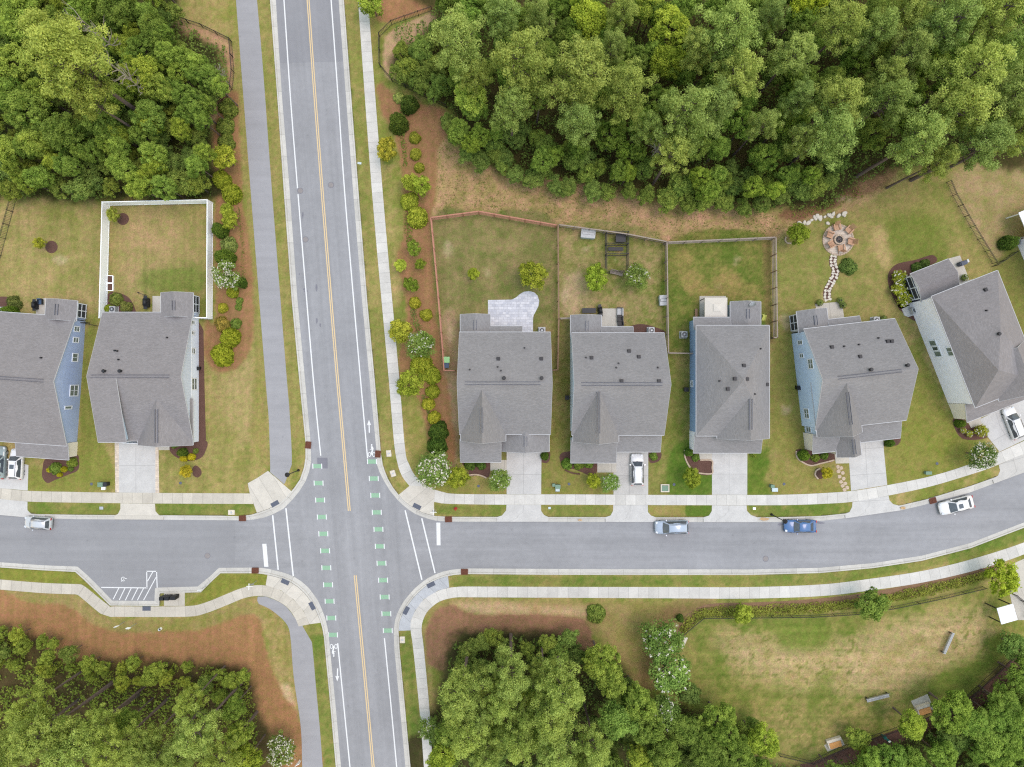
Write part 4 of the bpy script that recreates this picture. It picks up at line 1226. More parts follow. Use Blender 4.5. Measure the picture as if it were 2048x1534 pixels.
# -- hipped house
h5 = House("blue sided house under a hipped grey roof with a beige canopy behind", 29.6, .38, 0, 'deep_blue')
h5.hip(-4.9, 4.9, -7.4, 7.4, HE, [(0.1, .1, 8.9)])
h5.gable(-2.1, 4.9, -7.75, -.6, HE, 7.7, 'y')
h5.shed(-4.85, 4.35, -9.85, -7.0, HL, 4.0, wall='white_side')
h5.gable(.2, 4.35, 6.9, 10.8, HL, 4.0, 'y'); h5.shed(-4.85, .2, 6.9, 8.65, 3.55, HL)
h5.bvh()
h5.ridge_vent((1.4, -6.4, 7.72), (1.4, -2.4, 7.72)); h5.ridge_vent((2.3, 8.4, 4.02), (2.3, 9.7, 4.02))
h5.vents([(1487.7,731,'b'),(1469.5,757.5,'b'),(1438.5,762,'p'),(1455.5,778,'b'),(1494,758,'b'),(1521,697.5,'p'),(1534,769,'b'),(1509.5,788,'p')])
h5.window(1384, 767.5, .8, 1.25)
h5.front(1.6, 4.8, -9.5, -3.6, -9.5)
# -- light blue gable house
h6 = cape("light blue gabled house behind the stepping stones, with the flagstone path to a fire pit", 46.0, 1.2, 6.5, 6.15, 'sky_blue', 'C', porch_wall='cream')
h6.bvh()
h6.ridge_vent((-4.2, 0, HR + .03), (4.1, 0, HR + .03)); h6.ridge_vent((-3.0, -6.2, 8.36), (-3.0, -2.0, 8.36)); h6.ridge_vent((-1.3, -10.6, 4.95), (-1.3, -8.6, 4.95)); h6.ridge_vent((-4.1, 7.2, 4.1), (-4.1, 8.5, 4.1))
h6.vents([(1663.5,694,'b'),(1687.5,692.5,'p'),(1717,689,'p'),(1756,676,'p'),(1775,682.5,'b'),(1783,682.5,'b'),(1720,713,'b'),(1739.5,739,'t'),(1812.5,730.5,'t')])
for (x, y, w, hh, g) in ((1600.5,685,.55,1.5,(1,2)),(1603.5,711.5,.55,1.3,(1,2)),(1621.3,727.7,1.3,1.5,(2,2)),(1613.5,827,1.3,1.5,(2,2)),(1617,855,1.3,1.5,(2,2))):
    h6.window(x, y, w, hh, g)
h6.screen(-6.0, 6.9, 9.0, 2.9, -1)
h6.front(3.1, 4.6, -9.1, -4.4, -9.9)
# -- white two storey house on the right
h7 = House("white sided two storey house turned at an angle at the right edge", 62.67, 5.87, 21.5, 'white_side', 'shingle2')
h7.hip(-4.7, 4.7, -7.9, 7.9, 6.1, [(-2.2, -3.6, 9.4), (0.0, 1.2, 9.4)])
h7.gable(-1.4, 4.7, -8.3, -2, 6.1, 8.7, 'y')
h7.shed(-4.6, 4.5, -10.2, -7.6, HL, 4.2, wall='cream')
h7.gable(-4.4, 1.2, 7.4, 11.5, HL, 3.9, 'x', orr=.2, wall='white_side')
h7.bvh()
h7.vents([(1970.5,579.5,'b'),(1971.5,621,'p'),(1951,685.5,'p'),(1994,668,'t')])
for (x, y) in ((1867.5,691),(1874,703)): h7.window(x, y, 1.5, 1.5, (2, 1))
h7.window(1901, 703, 1.2, 1.4, (2, 1))
h7.screen(-4.17, 7.9, 11.1, 2.8, -1)
h7.front(1.2, 4.8, -9.9, -3.6, -9.9)
# -- pale grey house beside the bike path
h2 = House("pale grey house with a white vinyl fenced yard beside the asphalt path", -49.9, .95, 0, 'pale_grey', 'shingle2')
h2.gable(-6.2, 6.2, -8.8, 8.8, 2.75, 6.3, 'x', orr=.34, gmat='batten')
h2.shed(-6.15, -2.35, -8.9, -.15, 3.85, 6.33, wall='grey_blue')
h2.gable(-1.4, 6.15, -9.4, -3, 2.7, 5.1, 'y')
h2.gable(1.8, 6.2, 8.2, 11.5, 2.75, 3.7, 'y')
h2.bvh()
h2.ridge_vent((-5.7, 0, 6.33), (4.7, 0, 6.33)); h2.ridge_vent((2.38, -8.9, 5.12), (2.38, -4.4, 5.12)); h2.ridge_vent((4.0, 9.0, 3.72), (4.0, 10.3, 3.72))
h2.vents([(230.5,701,'p'),(235.5,702,'p'),(238,719,'p'),(335,675,'p'),(210.5,742,'t'),(242.5,742,'t')])
for (x, y, w, hh, g) in ((386,645,.5,1.0,(1,2)),(386,666,.5,1.0,(1,2)),(387,702,.8,1.1,(1,2)),(388.5,768,1.6,1.6,(2,2)),(383,805,.4,1.4,(1,1))):
    h2.window(x, y, w, hh, g)
h2.screen(5.92, 8.9, 11.2, 2.4, 1)
h2.front(-1.4, 4.8, -9.15, 3.6, -9.2)
# -- slate blue house at the left edge
h1 = House("slate blue sided house cut off by the left edge", -66.6, .7, -4, 'blue_slate', 'shingle2')
h1.gable(-6.2, 6.2, -8.85, 8.85, 2.75, 6.45, 'x', orr=.16)
h1.shed(-.9, 6.35, -10.8, -8.5, 2.3, 2.78, wall='cream')
h1.gable(2.0, 6.3, 8.3, 11.1, 2.75, 3.7, 'y')
h1.bvh()
h1.ridge_vent((-3.0, 0, 6.48), (4.9, 0, 6.48)); h1.ridge_vent((4.15, 8.9, 3.72), (4.15, 10.4, 3.72))
h1.vents([(83.5,715.5,'p')])
for (x, y, w, hh, g) in ((153.5,658,.7,1.2,(1,2)),(151.5,680,.7,1.2,(1,2)),(150,715,1.1,1.2,(2,1)),(148,781,1.5,1.8,(2,2)),(136.5,815,.4,1.5,(1,1))):
    h1.window(x, y, w, hh, g)
h1.screen(6.06, 8.9, 10.8, 2.4, 1)
h1.front(-3.6, 4.8, -8.6, 3.0, -10.6)
# -- corner of one more house at the right edge
h8 = House("corner of a white sided house at the right edge above the angled house", 74.6, 19.2, 23, 'white_side', 'shingle2')
h8.gable(-3.2, 6, -6, 2.4, 5.2, 7.5, 'x', orr=.1, oe=.1)
_pc = MB(); _pc.box((-.6, 4.2, 2.7), (5.2, 3.4, .14))
for _x in (-3, 1.8): _pc.bar((_x, 5.7, 0), (_x, 5.7, 2.65), .14)
_pc.build("patio_roof", M['trim'], h8.root)
h8.front(1, 4.8, -5.92, 4.4, -5.92)
# ------------------------------------------------------------------ trees and shrubs
def leaf_object(name, cen, dirs, size, aspect, tone, mat, parent=None, needle=0.0):
    """many small leaf faces: cen (n,3), dirs (n,3) outward normals"""
    n = len(cen)
    dirs = dirs / np.maximum(np.linalg.norm(dirs, axis=1, keepdims=True), 1e-6)
    r = nr.normal(size=(n, 3))
    t = np.cross(dirs, r); t /= np.maximum(np.linalg.norm(t, axis=1, keepdims=True), 1e-6)
    b = np.cross(dirs, t)
    if needle:
        k = nr.random(n) < needle             # some faces stand along the direction instead of across it
        t[k], b[k] = dirs[k], t[k].copy()
    sz = (size * nr.uniform(.7, 1.3, n))[:, None]
    v = np.stack([cen + t*sz, cen + b*sz*aspect, cen - t*sz, cen - b*sz*aspect], 1).reshape(-1, 3)
    me = bpy.data.meshes.new(name)
    me.vertices.add(4*n); me.vertices.foreach_set("co", v.astype(np.float32).ravel())
    me.loops.add(4*n); me.loops.foreach_set("vertex_index", np.arange(4*n, dtype=np.int32))
    me.polygons.add(n); me.polygons.foreach_set("loop_start", np.arange(0, 4*n, 4, dtype=np.int32))
    a = me.attributes.new("tone", 'FLOAT', 'POINT')
    a.data.foreach_set("value", np.repeat(np.clip(tone, 0, 1), 4).astype(np.float32))
    me.materials.append(mat); me.update(); me.validate()
    o = link(bpy.data.objects.new(name, me))
    if parent: o.parent = parent
    return o

def unit(n):
    v = nr.normal(size=(n, 3)); return v / np.linalg.norm(v, axis=1, keepdims=True)

def puffs(centers, rad, per, up, tone0, jitter=.25):
    """rounded tufts round each centre; normals lean outwards and upwards"""
    c = np.repeat(np.array(centers), per, 0); rr = np.repeat(np.array(rad), per)
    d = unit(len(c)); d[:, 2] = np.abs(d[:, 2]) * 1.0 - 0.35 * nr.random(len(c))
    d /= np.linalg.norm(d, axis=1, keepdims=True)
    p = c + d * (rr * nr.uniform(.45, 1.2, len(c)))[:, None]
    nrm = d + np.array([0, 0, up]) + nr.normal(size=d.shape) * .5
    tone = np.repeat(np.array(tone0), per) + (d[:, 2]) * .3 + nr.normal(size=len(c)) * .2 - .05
    return p, nrm, tone

def trunk_mesh(name, Ht, r0, r1, parent, branches=(), bend=.3, mat='bark'):
    m = MB(); bx, by = nr.normal(size=2) * bend
    path = [(bx*math.sin(t*1.5)*t, by*math.sin(t*1.5)*t, -0.3 + Ht*t) for t in np.linspace(0, 1, 7)]
    m.tube(path, [r0*1.25] + list(np.linspace(r0, r1, 6)), 8)
    for a, b, r in branches:
        a, b = Vector(a), Vector(b); mid = (a + b)/2 + Vector((0, 0, -.12*(b - a).length))
        m.tube([a, mid, b], [r, r*.7, r*.3], 5)
    return m.build(name, M[mat], parent, smooth=True)

HIDE = Vector((0, 0, 0))
PROTO = {}
def proto(key, name, i):
    o = empty(name, (0, 0, 0)); PROTO.setdefault(key, []).append(o); return o

def make_pine(R=4.0, zc=15.5, n_br=40, half=3.6):
    o = proto('pine', "pine_tree", 0)
    br, cen, rad, tone = [], [], [], []
    lob = nr.uniform(.72, 1.15, 9)
    for k in range(n_br):
        q = (k + nr.random()) / n_br
        zz = zc - half + 2*half*q
        prof = math.sin(math.pi * min(1, (.28 + .72*q) ** .8)) ** .7 if q < .97 else .25
        az = k * 2.4 + nr.normal() * .35
        L = R * max(.18, prof) * nr.uniform(.7, 1.08) * lob[int(az % (2*math.pi) / (2*math.pi) * 9) % 9]
        tip = np.array([math.cos(az)*L, math.sin(az)*L, zz + L*.16])
        br.append(((0, 0, zz - .5), tuple(tip * np.array([.8, .8, 1])), .09))
        bt = nr.uniform(.2, .8)
        for s_ in range(max(2, int(L / .95))):
            f = 1.0 - s_ * .95 / max(L, .8) * nr.uniform(.8, 1.1)
            if f < .12: break
            off = nr.normal(size=3) * np.array([.42, .42, .22]) * (1.25 - f*.4)
            cen.append(np.array([tip[0]*f, tip[1]*f, zz + L*.16*f]) + off)
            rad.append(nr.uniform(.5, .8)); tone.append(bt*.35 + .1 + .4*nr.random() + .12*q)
    p, nrm, tn = puffs(cen, rad, 130, .95, tone)
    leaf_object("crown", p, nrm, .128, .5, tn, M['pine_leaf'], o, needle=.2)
    trunk_mesh("trunk", zc + half*.8, .30, .08, o, br, .5)
def make_broad(key, name, R, zc, hz, ncl, per, size, mat, tr=.2, lift=.5, rag=.2, clump=.24, up=.85):
    o = proto(key, name, 0)
    cen, rad, tone, br = [], [], [], []
    lob = nr.uniform(1 - rag*.9, 1 + rag*.55, 7)
    for k in range(ncl):
        d = unit(1)[0]
        if d[2] < -.35: d[2] = -d[2]
        az = math.atan2(d[1], d[0])
        sc_ = lob[int((az + math.pi) / (2*math.pi) * 7) % 7] * nr.uniform(.5, 1.02) ** .6
        c = np.array([d[0]*R, d[1]*R, zc + d[2]*hz]) ; c[:2] *= sc_; c[2] = zc + (c[2]-zc)*sc_
        cl = R * clump * nr.uniform(.6, 1.5)
        c[:2] *= max(0.1, (R - cl*.75) / R)
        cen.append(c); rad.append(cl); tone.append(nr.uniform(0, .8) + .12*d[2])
        if k % 3 == 0: br.append(((0, 0, zc - hz*.7), tuple(c), .05*R/2 + .01))
    p, nrm, tn = puffs(cen, rad, per, up, tone)
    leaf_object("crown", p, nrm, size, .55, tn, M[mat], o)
    trunk_mesh("trunk", zc, tr, tr*.4, o, br, .12*R/3)
    return o, cen, rad
def make_shrub(key, name, R, hz, n, size, mat, lump=.1, grain=.0):
    """clipped dome, leaves on its skin and just under it"""
    o = proto(key, name, 0)
    d = unit(n); d[:, 2] = np.abs(d[:, 2])
    lobes = unit(16); lobes[:, 2] = np.abs(lobes[:, 2])
    k = (d @ lobes.T).max(1)
    rr = (1 - lump*2 + lump*2*np.clip((k - .75)*4, 0, 1)) * nr.uniform(.74, 1.06, n)
    p = d * rr[:, None] * np.array([R, R, hz])
    ph = np.sin(p[:, 0]*7 + p[:, 2]*3) * np.sin(p[:, 1]*7 + 1.3)
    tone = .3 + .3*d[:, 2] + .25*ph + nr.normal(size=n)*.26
    nrm = d + np.array([0, 0, .7]) + nr.normal(size=d.shape)*.6
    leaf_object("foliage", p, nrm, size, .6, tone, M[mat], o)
    m = MB()
    for i in range(5):
        a = i*1.26; m.tube([(0,0,-.1),(math.cos(a)*R*.3, math.sin(a)*R*.3, hz*.4),(math.cos(a)*R*.6, math.sin(a)*R*.6, hz*.7)], [.04,.03,.015], 5)
    m.build("stem", M['bark'], o)
    return o

def blossoms(o, cen, rad, dens, mat='blossom', size=.085, big=(.07,.15)):
    c, r_ = [], []
    for a, r in zip(cen, rad):
        if a[2] < np.mean([q[2] for q in cen]) - .6: continue
        for _ in range(nr.poisson(dens)):
            d = unit(1)[0]; d[2] = abs(d[2])*.9 + .1; d /= np.linalg.norm(d)
            c.append(a + d*r*1.05); r_.append(nr.uniform(*big))
    if not c: return
    p, nrm, tn = puffs(c, r_, 9, .6, [.5]*len(c))
    leaf_object("blossoms", p, nrm, size, .8, tn, M[mat], o)

for _ in range(6): make_pine(n_br=int(nr.integers(34, 46)))
for _ in range(4): make_broad('broad', "broadleaf_tree", 3.6, 8.0, 2.8, 135, 88, .148, 'broad_leaf', .2, clump=.15, rag=.4)
for _ in range(5): make_broad('under', "understory_tree", 2.0, 3.4, 1.7, 74, 72, .115, 'under_leaf', .09, clump=.19, rag=.5)
for _ in range(3): make_broad('lime', "ornamental_tree", 1.7, 2.6, 1.35, 60, 56, .105, 'lime_leaf', .07, clump=.2, rag=.28)
for _ in range(3):
    o, cen, rad = make_broad('crape', "crape_myrtle", 2.2, 3.2, 1.6, 46, 80, .11, 'crape_leaf', .09, clump=.24)
    blossoms(o, cen, rad, 1.15, size=.06, big=(.09,.2))
for _ in range(2):
    o, cen, rad = make_broad('crapefull', "crape_myrtle", 2.4, 3.0, 1.7, 56, 70, .11, 'crape_leaf', .09, clump=.22)
    blossoms(o, cen, rad, 4.6, size=.06, big=(.07,.13))
o, cen, rad = make_broad('hydrangea', "hydrangea", 1.2, .8, .8, 34, 50, .09, 'lime_leaf', .03, clump=.26); blossoms(o, cen, rad, 1.2, size=.07)
for _ in range(3): make_shrub('shrub', "shrub", 1.1, 1.5, 2600, .085, 'lime_leaf')
for _ in range(2): make_shrub('holly', "holly_shrub", 1.1, 2.6, 3000, .085, 'dark_leaf', .16)
for _ in range(2): make_shrub('bush', "bush", 1.0, 1.1, 2000, .085, 'under_leaf', .18)
# bare dead tree
def make_dead():
    o = proto('dead', "dead_tree", 0)
    m = MB()
    m.tube([(0,0,-.2),(.1,0,4),(0,.2,8),(.2,.1,11)], [.16,.14,.1,.04], 7)
    for k in range(26):
        z0 = 6 + 5*nr.random(); az = nr.random()*6.28; L = nr.uniform(1.2, 3.2)
        p1 = Vector((math.cos(az)*L*.5, math.sin(az)*L*.5, z0 + .5)); p2 = Vector((math.cos(az+.2)*L, math.sin(az+.2)*L, z0 + 1.0))
        m.tube([(0,0,z0), p1, p2], [.08,.06,.03], 5)
        for s_ in range(3):
            a2 = az + nr.normal()*.7; q = p1.lerp(p2, nr.random())
            m.tube([q, q + Vector((math.cos(a2)*.8, math.sin(a2)*.8, .35))], [.035,.02], 4)
    m.build("trunk", M['bark_dead'], o, smooth=True)
make_dead()

BASE = {'pine': (4.0, 15.5), 'broad': (3.6, 8.0), 'under': (2.0, 3.6), 'lime': (1.7, 2.6), 'crape': (2.2, 3.2), 'crapefull': (2.4, 3.0),
        'hydrangea': (1.2, .8), 'shrub': (1.1, .8), 'holly': (1.1, 1.3), 'bush': (1.0, .6), 'dead': (2.8, 8.5)}
KINDC = {'pine': 'pine tree', 'broad': 'tree', 'under': 'young tree', 'lime': 'small tree', 'crape': 'flowering tree', 'crapefull': 'flowering tree',
         'hydrangea': 'flowering shrub', 'shrub': 'shrub', 'holly': 'shrub', 'bush': 'bush', 'dead': 'dead tree'}
used = {}
PLACED = []
def grow(key, px, py, r, label=None, group=None, tint=(1, 1, 1), zf=None, hmul=1.0):
    """crown centred at the photo pixel, r = crown radius in photo px"""
    R0, zc0 = BASE[key]
    # radius in metres depends on the height it is seen at; height scale goes with the square root of the size
    s_ = r / S / R0
    hz = zf if zf is not None else max(.45, s_) ** (.45 if key in ('pine', 'broad', 'dead') else .8)
    hz *= hmul
    f = (H - zc0*hz) / H
    s_ = r * f / S / R0
    x, y, _ = P(px, py, zc0*hz)
    lst = PROTO[key]; i = used.get(key, 0); used[key] = i + 1
    src = lst[i % len(lst)]
    o = src if i < len(lst) else copy_tree(src)
    o.location = (x, y, 0); o.rotation_euler = (0, 0, rng.uniform(0, 6.283)); o.scale = (s_, s_, hz)
    for ch in o.children: ch.color = (*tint, 1)
    tag(o, label, KINDC[key], group)
    PLACED.append((o, key, px, py, r, tint))
    return o

def fill(poly, spacing, kinds, rr, group, avoid=(), tints=((1,1,1),), seed=1, jit=.35, hmul=1.0):
    """crowns scattered through a wooded outline, each one a tree of its own"""
    r_ = random.Random(seed)
    a = np.array(poly, float); lo, hi = a.min(0), a.max(0)
    def inside(x, y):
        c = False
        for i in range(len(poly)):
            x0, y0 = poly[i]; x1, y1 = poly[(i+1) % len(poly)]
            if (y0 > y) != (y1 > y) and x < (x1-x0)*(y-y0)/(y1-y0)+x0: c = not c
        return c
    yy = lo[1]; row = 0
    while yy < hi[1]:
        xx = lo[0] + (row % 2) * spacing/2
        while xx < hi[0]:
            x, y = xx + r_.uniform(-jit, jit)*spacing, yy + r_.uniform(-jit, jit)*spacing
            if inside(x, y) and not any((x-q[0])**2 + (y-q[1])**2 < q[2]**2 for q in avoid):
                k = r_.choice(kinds)
                grow(k, x, y, r_.uniform(*rr), None, group, r_.choice(tints), hmul=hmul)
            xx += spacing
        yy += spacing * .87; row += 1

YEL, LT, DK, BL, OL = (1.3, 1.22, .9), (1.15, 1.12, 1.0), (.72, .78, .75), (.8, .95, 1.0), (1.05, .98, .85)
GTR, GTL, GBL, GBM, GBR = "trees of the upper right woods", "trees of the upper left woods", "trees of the lower left woods", "trees of the lower middle woods", "trees along the lower right park edge"
PT = [(920,80,60),(1036,118,68),(1023,212,42),(1159,143,72),(1156,245,46),(1226,92,34),(1258,180,55),(1369,222,66),(1350,305,42),(1004,30,42),(1077,30,36),(1245,22,36),
      (1461,57,62),(1471,152,54),(1423,212,52),(1585,108,50),(1684,51,50),(1755,58,44),(1810,15,46),(1906,41,58),(1820,105,45),(1772,152,40),(1785,200,54),(1677,205,58),(1661,263,55),(1607,272,34),(1953,133,62),
      (1842,275,58),(1930,215,66),(1969,285,56),(2024,190,56),(2001,19,58),(2040,90,50),(1395,95,40),(1540,30,36),(1080,180,30),(950,150,34),(1300,250,34),(1880,320,34),(1600,195,36),(1530,245,34),(2040,265,45)]
TINTP = [(1,1,1),(1.12,1.08,.95),(.92,.97,.95),(1.05,1.0,.9),(.85,.92,.95)]
for i, (x, y, r) in enumerate(PT): grow('pine', x, y, r*.98, None, GTR, TINTP[i % 5])
for (x, y, r, t_) in ((937,200,36,(1.35,1.35,1.25)),(1178,41,52,(1.25,1.2,.7)),(1337,57,44,(1.5,1.4,.9)),(1330,130,38,(1.3,1.25,.75)),(1607,15,42,(1.4,1.3,.6)),(1290,20,36,YEL),(1130,75,30,DK)):
    grow('broad', x, y, r, None, GTR, t_)
for i, (x, y, r) in enumerate(((136,120,74),(168,190,46),(108,72,52))): grow('pine', x, y, r, None, GTL, (1.15,1.08,.9), hmul=1.15)
for (x, y, r, t_) in ((52,45,48,(1.1,1.15,1.0)),(24,125,40,LT),(14,190,40,(.9,1,.9)),(287,150,40,YEL),(258,100,28,YEL),(330,185,30,LT),(70,290,34,LT),(60,220,42,(.9,.95,.9)),(240,20,40,DK),(170,20,40,(.9,1,.85)),(310,60,34,DK),(300,235,34,(.85,.95,.95)),(130,270,40,DK),(215,255,38,DK),(20,300,32,LT)):
    grow('broad', x, y, r, None, GTL, t_)
for (x, y, r) in ((193,65,30),(248,150,30),(440,150,16)): grow('dead', x, y, r, "bare grey dead tree among the green crowns of the upper left woods" if x < 220 else ("pale leafless branches beside the big pine in the upper left woods" if x < 300 else "small bare dead tree just inside the curved black fence at upper left"), None, hmul=.6 if x > 300 else 1.55)
grow('dead', 1318, 290, 30, "leafless grey tree at the clearing in the upper right woods", None, hmul=1.1)
for i, (x, y, r) in enumerate(((85,1470,66),(141,1500,58),(57,1414,42),(20,1500,46),(396,1462,50),(226,1498,48),(283,1492,40),(311,1515,40),(376,1405,30),(190,1455,36),(350,1520,44),(438,1522,40))):
    grow('pine', x, y, r*.92, None, GBL, ((1.05,1.05,.92),(.98,1.0,.95),(1.1,1.08,.88))[i % 3])
for (x, y, r, t_) in ((495,1519,32,(1.15,1.1,.7)),(480,1465,28,LT),(470,1410,24,(.9,1,.9)),(255,1440,34,DK)): grow('broad', x, y, r, None, GBL, t_)
for i, (x, y, r) in enumerate(((922,1388,60),(932,1465,54),(1021,1356,54),(1003,1400,46),(1127,1386,60),(1100,1434,56),(1110,1500,52),(1035,1484,50),(1189,1497,44),(1090,1350,36),(960,1425,40),(1050,1425,36),(970,1510,40))):
    grow('pine', x, y, r*.9, None, GBM, ((1.02,1.04,.95),(1.07,1.07,.93),(.97,1.0,.96),(1.05,1.06,.92))[i % 4])
for (x, y, r, t_) in ((1199,1321,36,(1.1,1.1,.95)),(1216,1352,36,(1.0,1.0,.9)),(1274,1397,38,(.9,.95,.85)),(1230,1440,46,(.8,.95,1.0)),(1278,1516,28,YEL),(883,1512,32,(1.15,1.15,.8)),(1290,1455,36,DK),(1330,1500,36,DK)): grow('broad', x, y, r, None, GBM, t_)
for (x, y, r, t_) in ((987,1277,22,YEL),(963,1283,20,LT),(1093,1286,20,YEL),(1137,1275,22,(.9,1,.9)),(940,1300,20,LT),(1010,1300,22,LT),(1115,1305,24,(.9,1,.8)),(925,1322,18,LT),(1055,1300,18,YEL),(1150,1310,20,DK),(960,1330,22,LT)): grow('under', x, y, r, None, GBM, t_)
for (x, y, r, t_) in ((1438,1437,36,(1,1.05,.9)),(1363,1458,36,DK),(1377,1388,26,DK),(1500,1460,30,(1,1.05,.8)),(1517,1482,36,(1.15,1.15,.75)),(1718,1482,29,(1.1,1.1,.75)),(1825,1448,35,(1.1,1.1,.75)),(1905,1420,42,(.95,1.05,.85)),(2032,1292,32,(.85,1,.9)),(1410,1490,40,DK),(1460,1520,40,DK)):
    grow('broad' if r > 33 else 'under', x, y, r, None, GBR, t_, hmul=.7)
fill([(1560,1555),(1650,1545),(1790,1500),(1890,1462),(1965,1425),(2035,1355),(2075,1340),(2075,1560),(1545,1560)], 38, ['broad','broad','under'], (22,32), GBR, tints=[(.72,.86,.78),(.8,.92,.8),(.62,.76,.7)], seed=4, hmul=.75)
fill([(1300,1480),(1400,1440),(1530,1505),(1540,1560),(1290,1560)], 36, ['broad','under'], (20,30), GBR, tints=[DK,(.8,.9,.8)], seed=5)
fill([(-30,-30),(335,-30),(345,30),(345,80),(400,90),(440,130),(445,180),(418,235),(415,320),(410,382),(215,385),(40,385),(-30,375)], 35, ['under','broad'], (18,29), GTL, avoid=[(136,117,60),(168,190,36),(250,150,24),(-5,290,26)], tints=[(.95,1,.9),(1.05,1.05,.85),(.8,.9,.82),(.9,1,.95),(1.15,1.08,.75)], seed=2)
fill([(900,235),(960,230),(1080,270),(1180,290),(1280,300),(1290,335),(1330,345),(1500,330),(1560,340),(1680,300),(1690,345),(1600,395),(1450,392),(1330,378),(1200,355),(1060,322),(960,312),(915,275)], 33, ['under','under','broad'], (17,26), GTR, avoid=[(1215,305,24),(1320,330,26)], tints=[(.9,1,.92),(.8,.92,.85),(.95,1.05,.85),(1.05,1.1,.8)], seed=3)
fill([(890,-20),(2060,-20),(2060,280),(1900,290),(1700,270),(1560,320),(1450,320),(1290,280),(1180,270),(1080,250),(950,225),(905,190)], 62, ['broad'], (26,38), GTR, tints=[DK,(.7,.8,.7),(.8,.95,.85)], seed=6)
fill([(792,110),(850,75),(870,40),(900,40),(905,200),(860,190),(800,150)], 26, ['under','under','under'], (15,24), GTR, avoid=[(885,205,20)], tints=[(1.0,1,.8),(.95,1.05,.85),(1.15,1.1,.75)], seed=8)
fill([(-20,1255),(90,1258),(120,1290),(200,1330),(290,1322),(420,1335),(500,1345),(505,1390),(440,1400),(300,1370),(150,1360),(60,1340),(-20,1340)], 30, ['under'], (11,20), GBL, avoid=[(60,1318,24),(20,1370,30),(120,1350,26)], tints=[(1.25,1.2,.8),(1.4,1.25,.75),(1.05,1.05,.9),(1.2,1.18,.8)], seed=9)
fill([(930,1330),(1180,1320),(1280,1370),(1330,1440),(1300,1560),(880,1560),(880,1400)], 48, ['under','broad'], (18,28), GBM, tints=[DK,(.8,.9,.85)], seed=11)

def undergrowth(poly, dens, hgt, size, tint, label, seed):
    """brambles, ferns and seedlings under the trees: nobody could count them"""
    g = np.random.default_rng(seed); a = np.array(poly, float); lo, hi = a.min(0), a.max(0)
    n = int((hi[0]-lo[0])*(hi[1]-lo[1])/S/S*dens)
    p = lo + g.random((n, 2))*(hi - lo)
    ins = np.zeros(n, bool); x, y = p[:, 0], p[:, 1]
    for i in range(len(a)):
        x0, y0 = a[i]; x1, y1 = a[(i+1) % len(a)]
        if y0 != y1: ins ^= ((y0 > y) != (y1 > y)) & (x < (x1-x0)*(y-y0)/(y1-y0)+x0)
    c = fbm(x, y, 1/16, seed + 100, 3)
    ins &= g.random(n) < np.clip((c - .33)*4.5, 0, 1)
    x, y, c = x[ins], y[ins], c[ins]; n = len(x)
    hh = np.clip((c - .3)*2.6, .1, 1.2) * hgt * g.uniform(.35, 1.1, n)
    xyz = np.c_[(x-1024)/S, (767-y)/S, hh + .03]
    nrm = g.normal(size=(n, 3))*.55 + np.array([0, 0, .9])
    o = leaf_object("undergrowth", xyz, nrm, size, .6, .1 + .6*fbm(x, y, 1/12, seed + 40, 3) + g.normal(size=n)*.18, M['under_leaf'])
    o.color = (*tint, 1); tag(o, label, None, None, 'stuff')
undergrowth([(-60,-60),(345,-60),(345,40),(455,95),(462,180),(425,228),(420,300),(425,400),(10,400),(-60,390)], 22, 1.6, .17, (.9,.95,.85), "undergrowth of the upper left woods", 201)
undergrowth([(790,60),(870,20),(895,-60),(2150,-60),(2150,310),(1900,325),(1780,340),(1700,380),(1640,425),(1500,420),(1330,402),(1180,375),(1000,345),(930,300),(905,225),(800,165)], 20, 1.6, .17, (.88,.95,.85), "undergrowth of the upper right woods", 202)
undergrowth([(-60,1275),(60,1275),(110,1312),(180,1328),(300,1322),(420,1328),(500,1350),(515,1420),(525,1560),(-60,1560)], 30, 1.6, .17, (1.3,1.22,.85), "undergrowth of the lower left woods", 203)
undergrowth([(910,1280),(980,1266),(1120,1272),(1170,1305),(1240,1330),(1290,1400),(1370,1410),(1450,1450),(1520,1512),(1620,1532),(1800,1470),(1920,1408),(2030,1315),(2150,1250),(2150,1600),(860,1600),(870,1420)], 18, 1.5, .17, (.85,.92,.85), "undergrowth of the lower right woods", 204)
undergrowth([(855,240),(905,300),(1000,345),(1180,375),(1330,402),(1640,432),(1700,385),(1720,375),(1600,440),(1552,472),(1334,482),(1200,460),(957,420),(866,432),(876,330)], 9, .2, .09, (1.3,1.2,.95), "weeds in the dry meadow behind the yards", 205)

BELT = [(905,255),(918,285),(940,312),(968,328),(998,345),(1032,358),(1068,368),(1105,374),(1142,380),(1180,386),(1218,390),(1256,394),(1295,396),(1333,402),(1372,408),(1410,414),(1448,418),(1486,418),(1524,414),(1562,408),(1598,398),(1630,384),(1655,364),(1350,378),(1430,390),(1500,390),(1580,378),(1622,352),(1080,345),(1000,322)]
_rb = random.Random(31)
for i, (x, y) in enumerate(BELT):
    grow('under', x + _rb.uniform(-6, 6), y - 6 + _rb.uniform(-6, 4), _rb.uniform(17, 25), None, GTR, _rb.choice(((1,1.03,.9),(.92,1,.9),(1.1,1.1,.85),(1.02,1.08,.85))), hmul=.85)
for (x, y, r) in ((2045,1352,34),(2005,1402,34),(1958,1442,36),(2035,1440,40),(1990,1490,40)): grow('broad', x, y, r, None, GBR, (.8,.9,.82), hmul=.7)

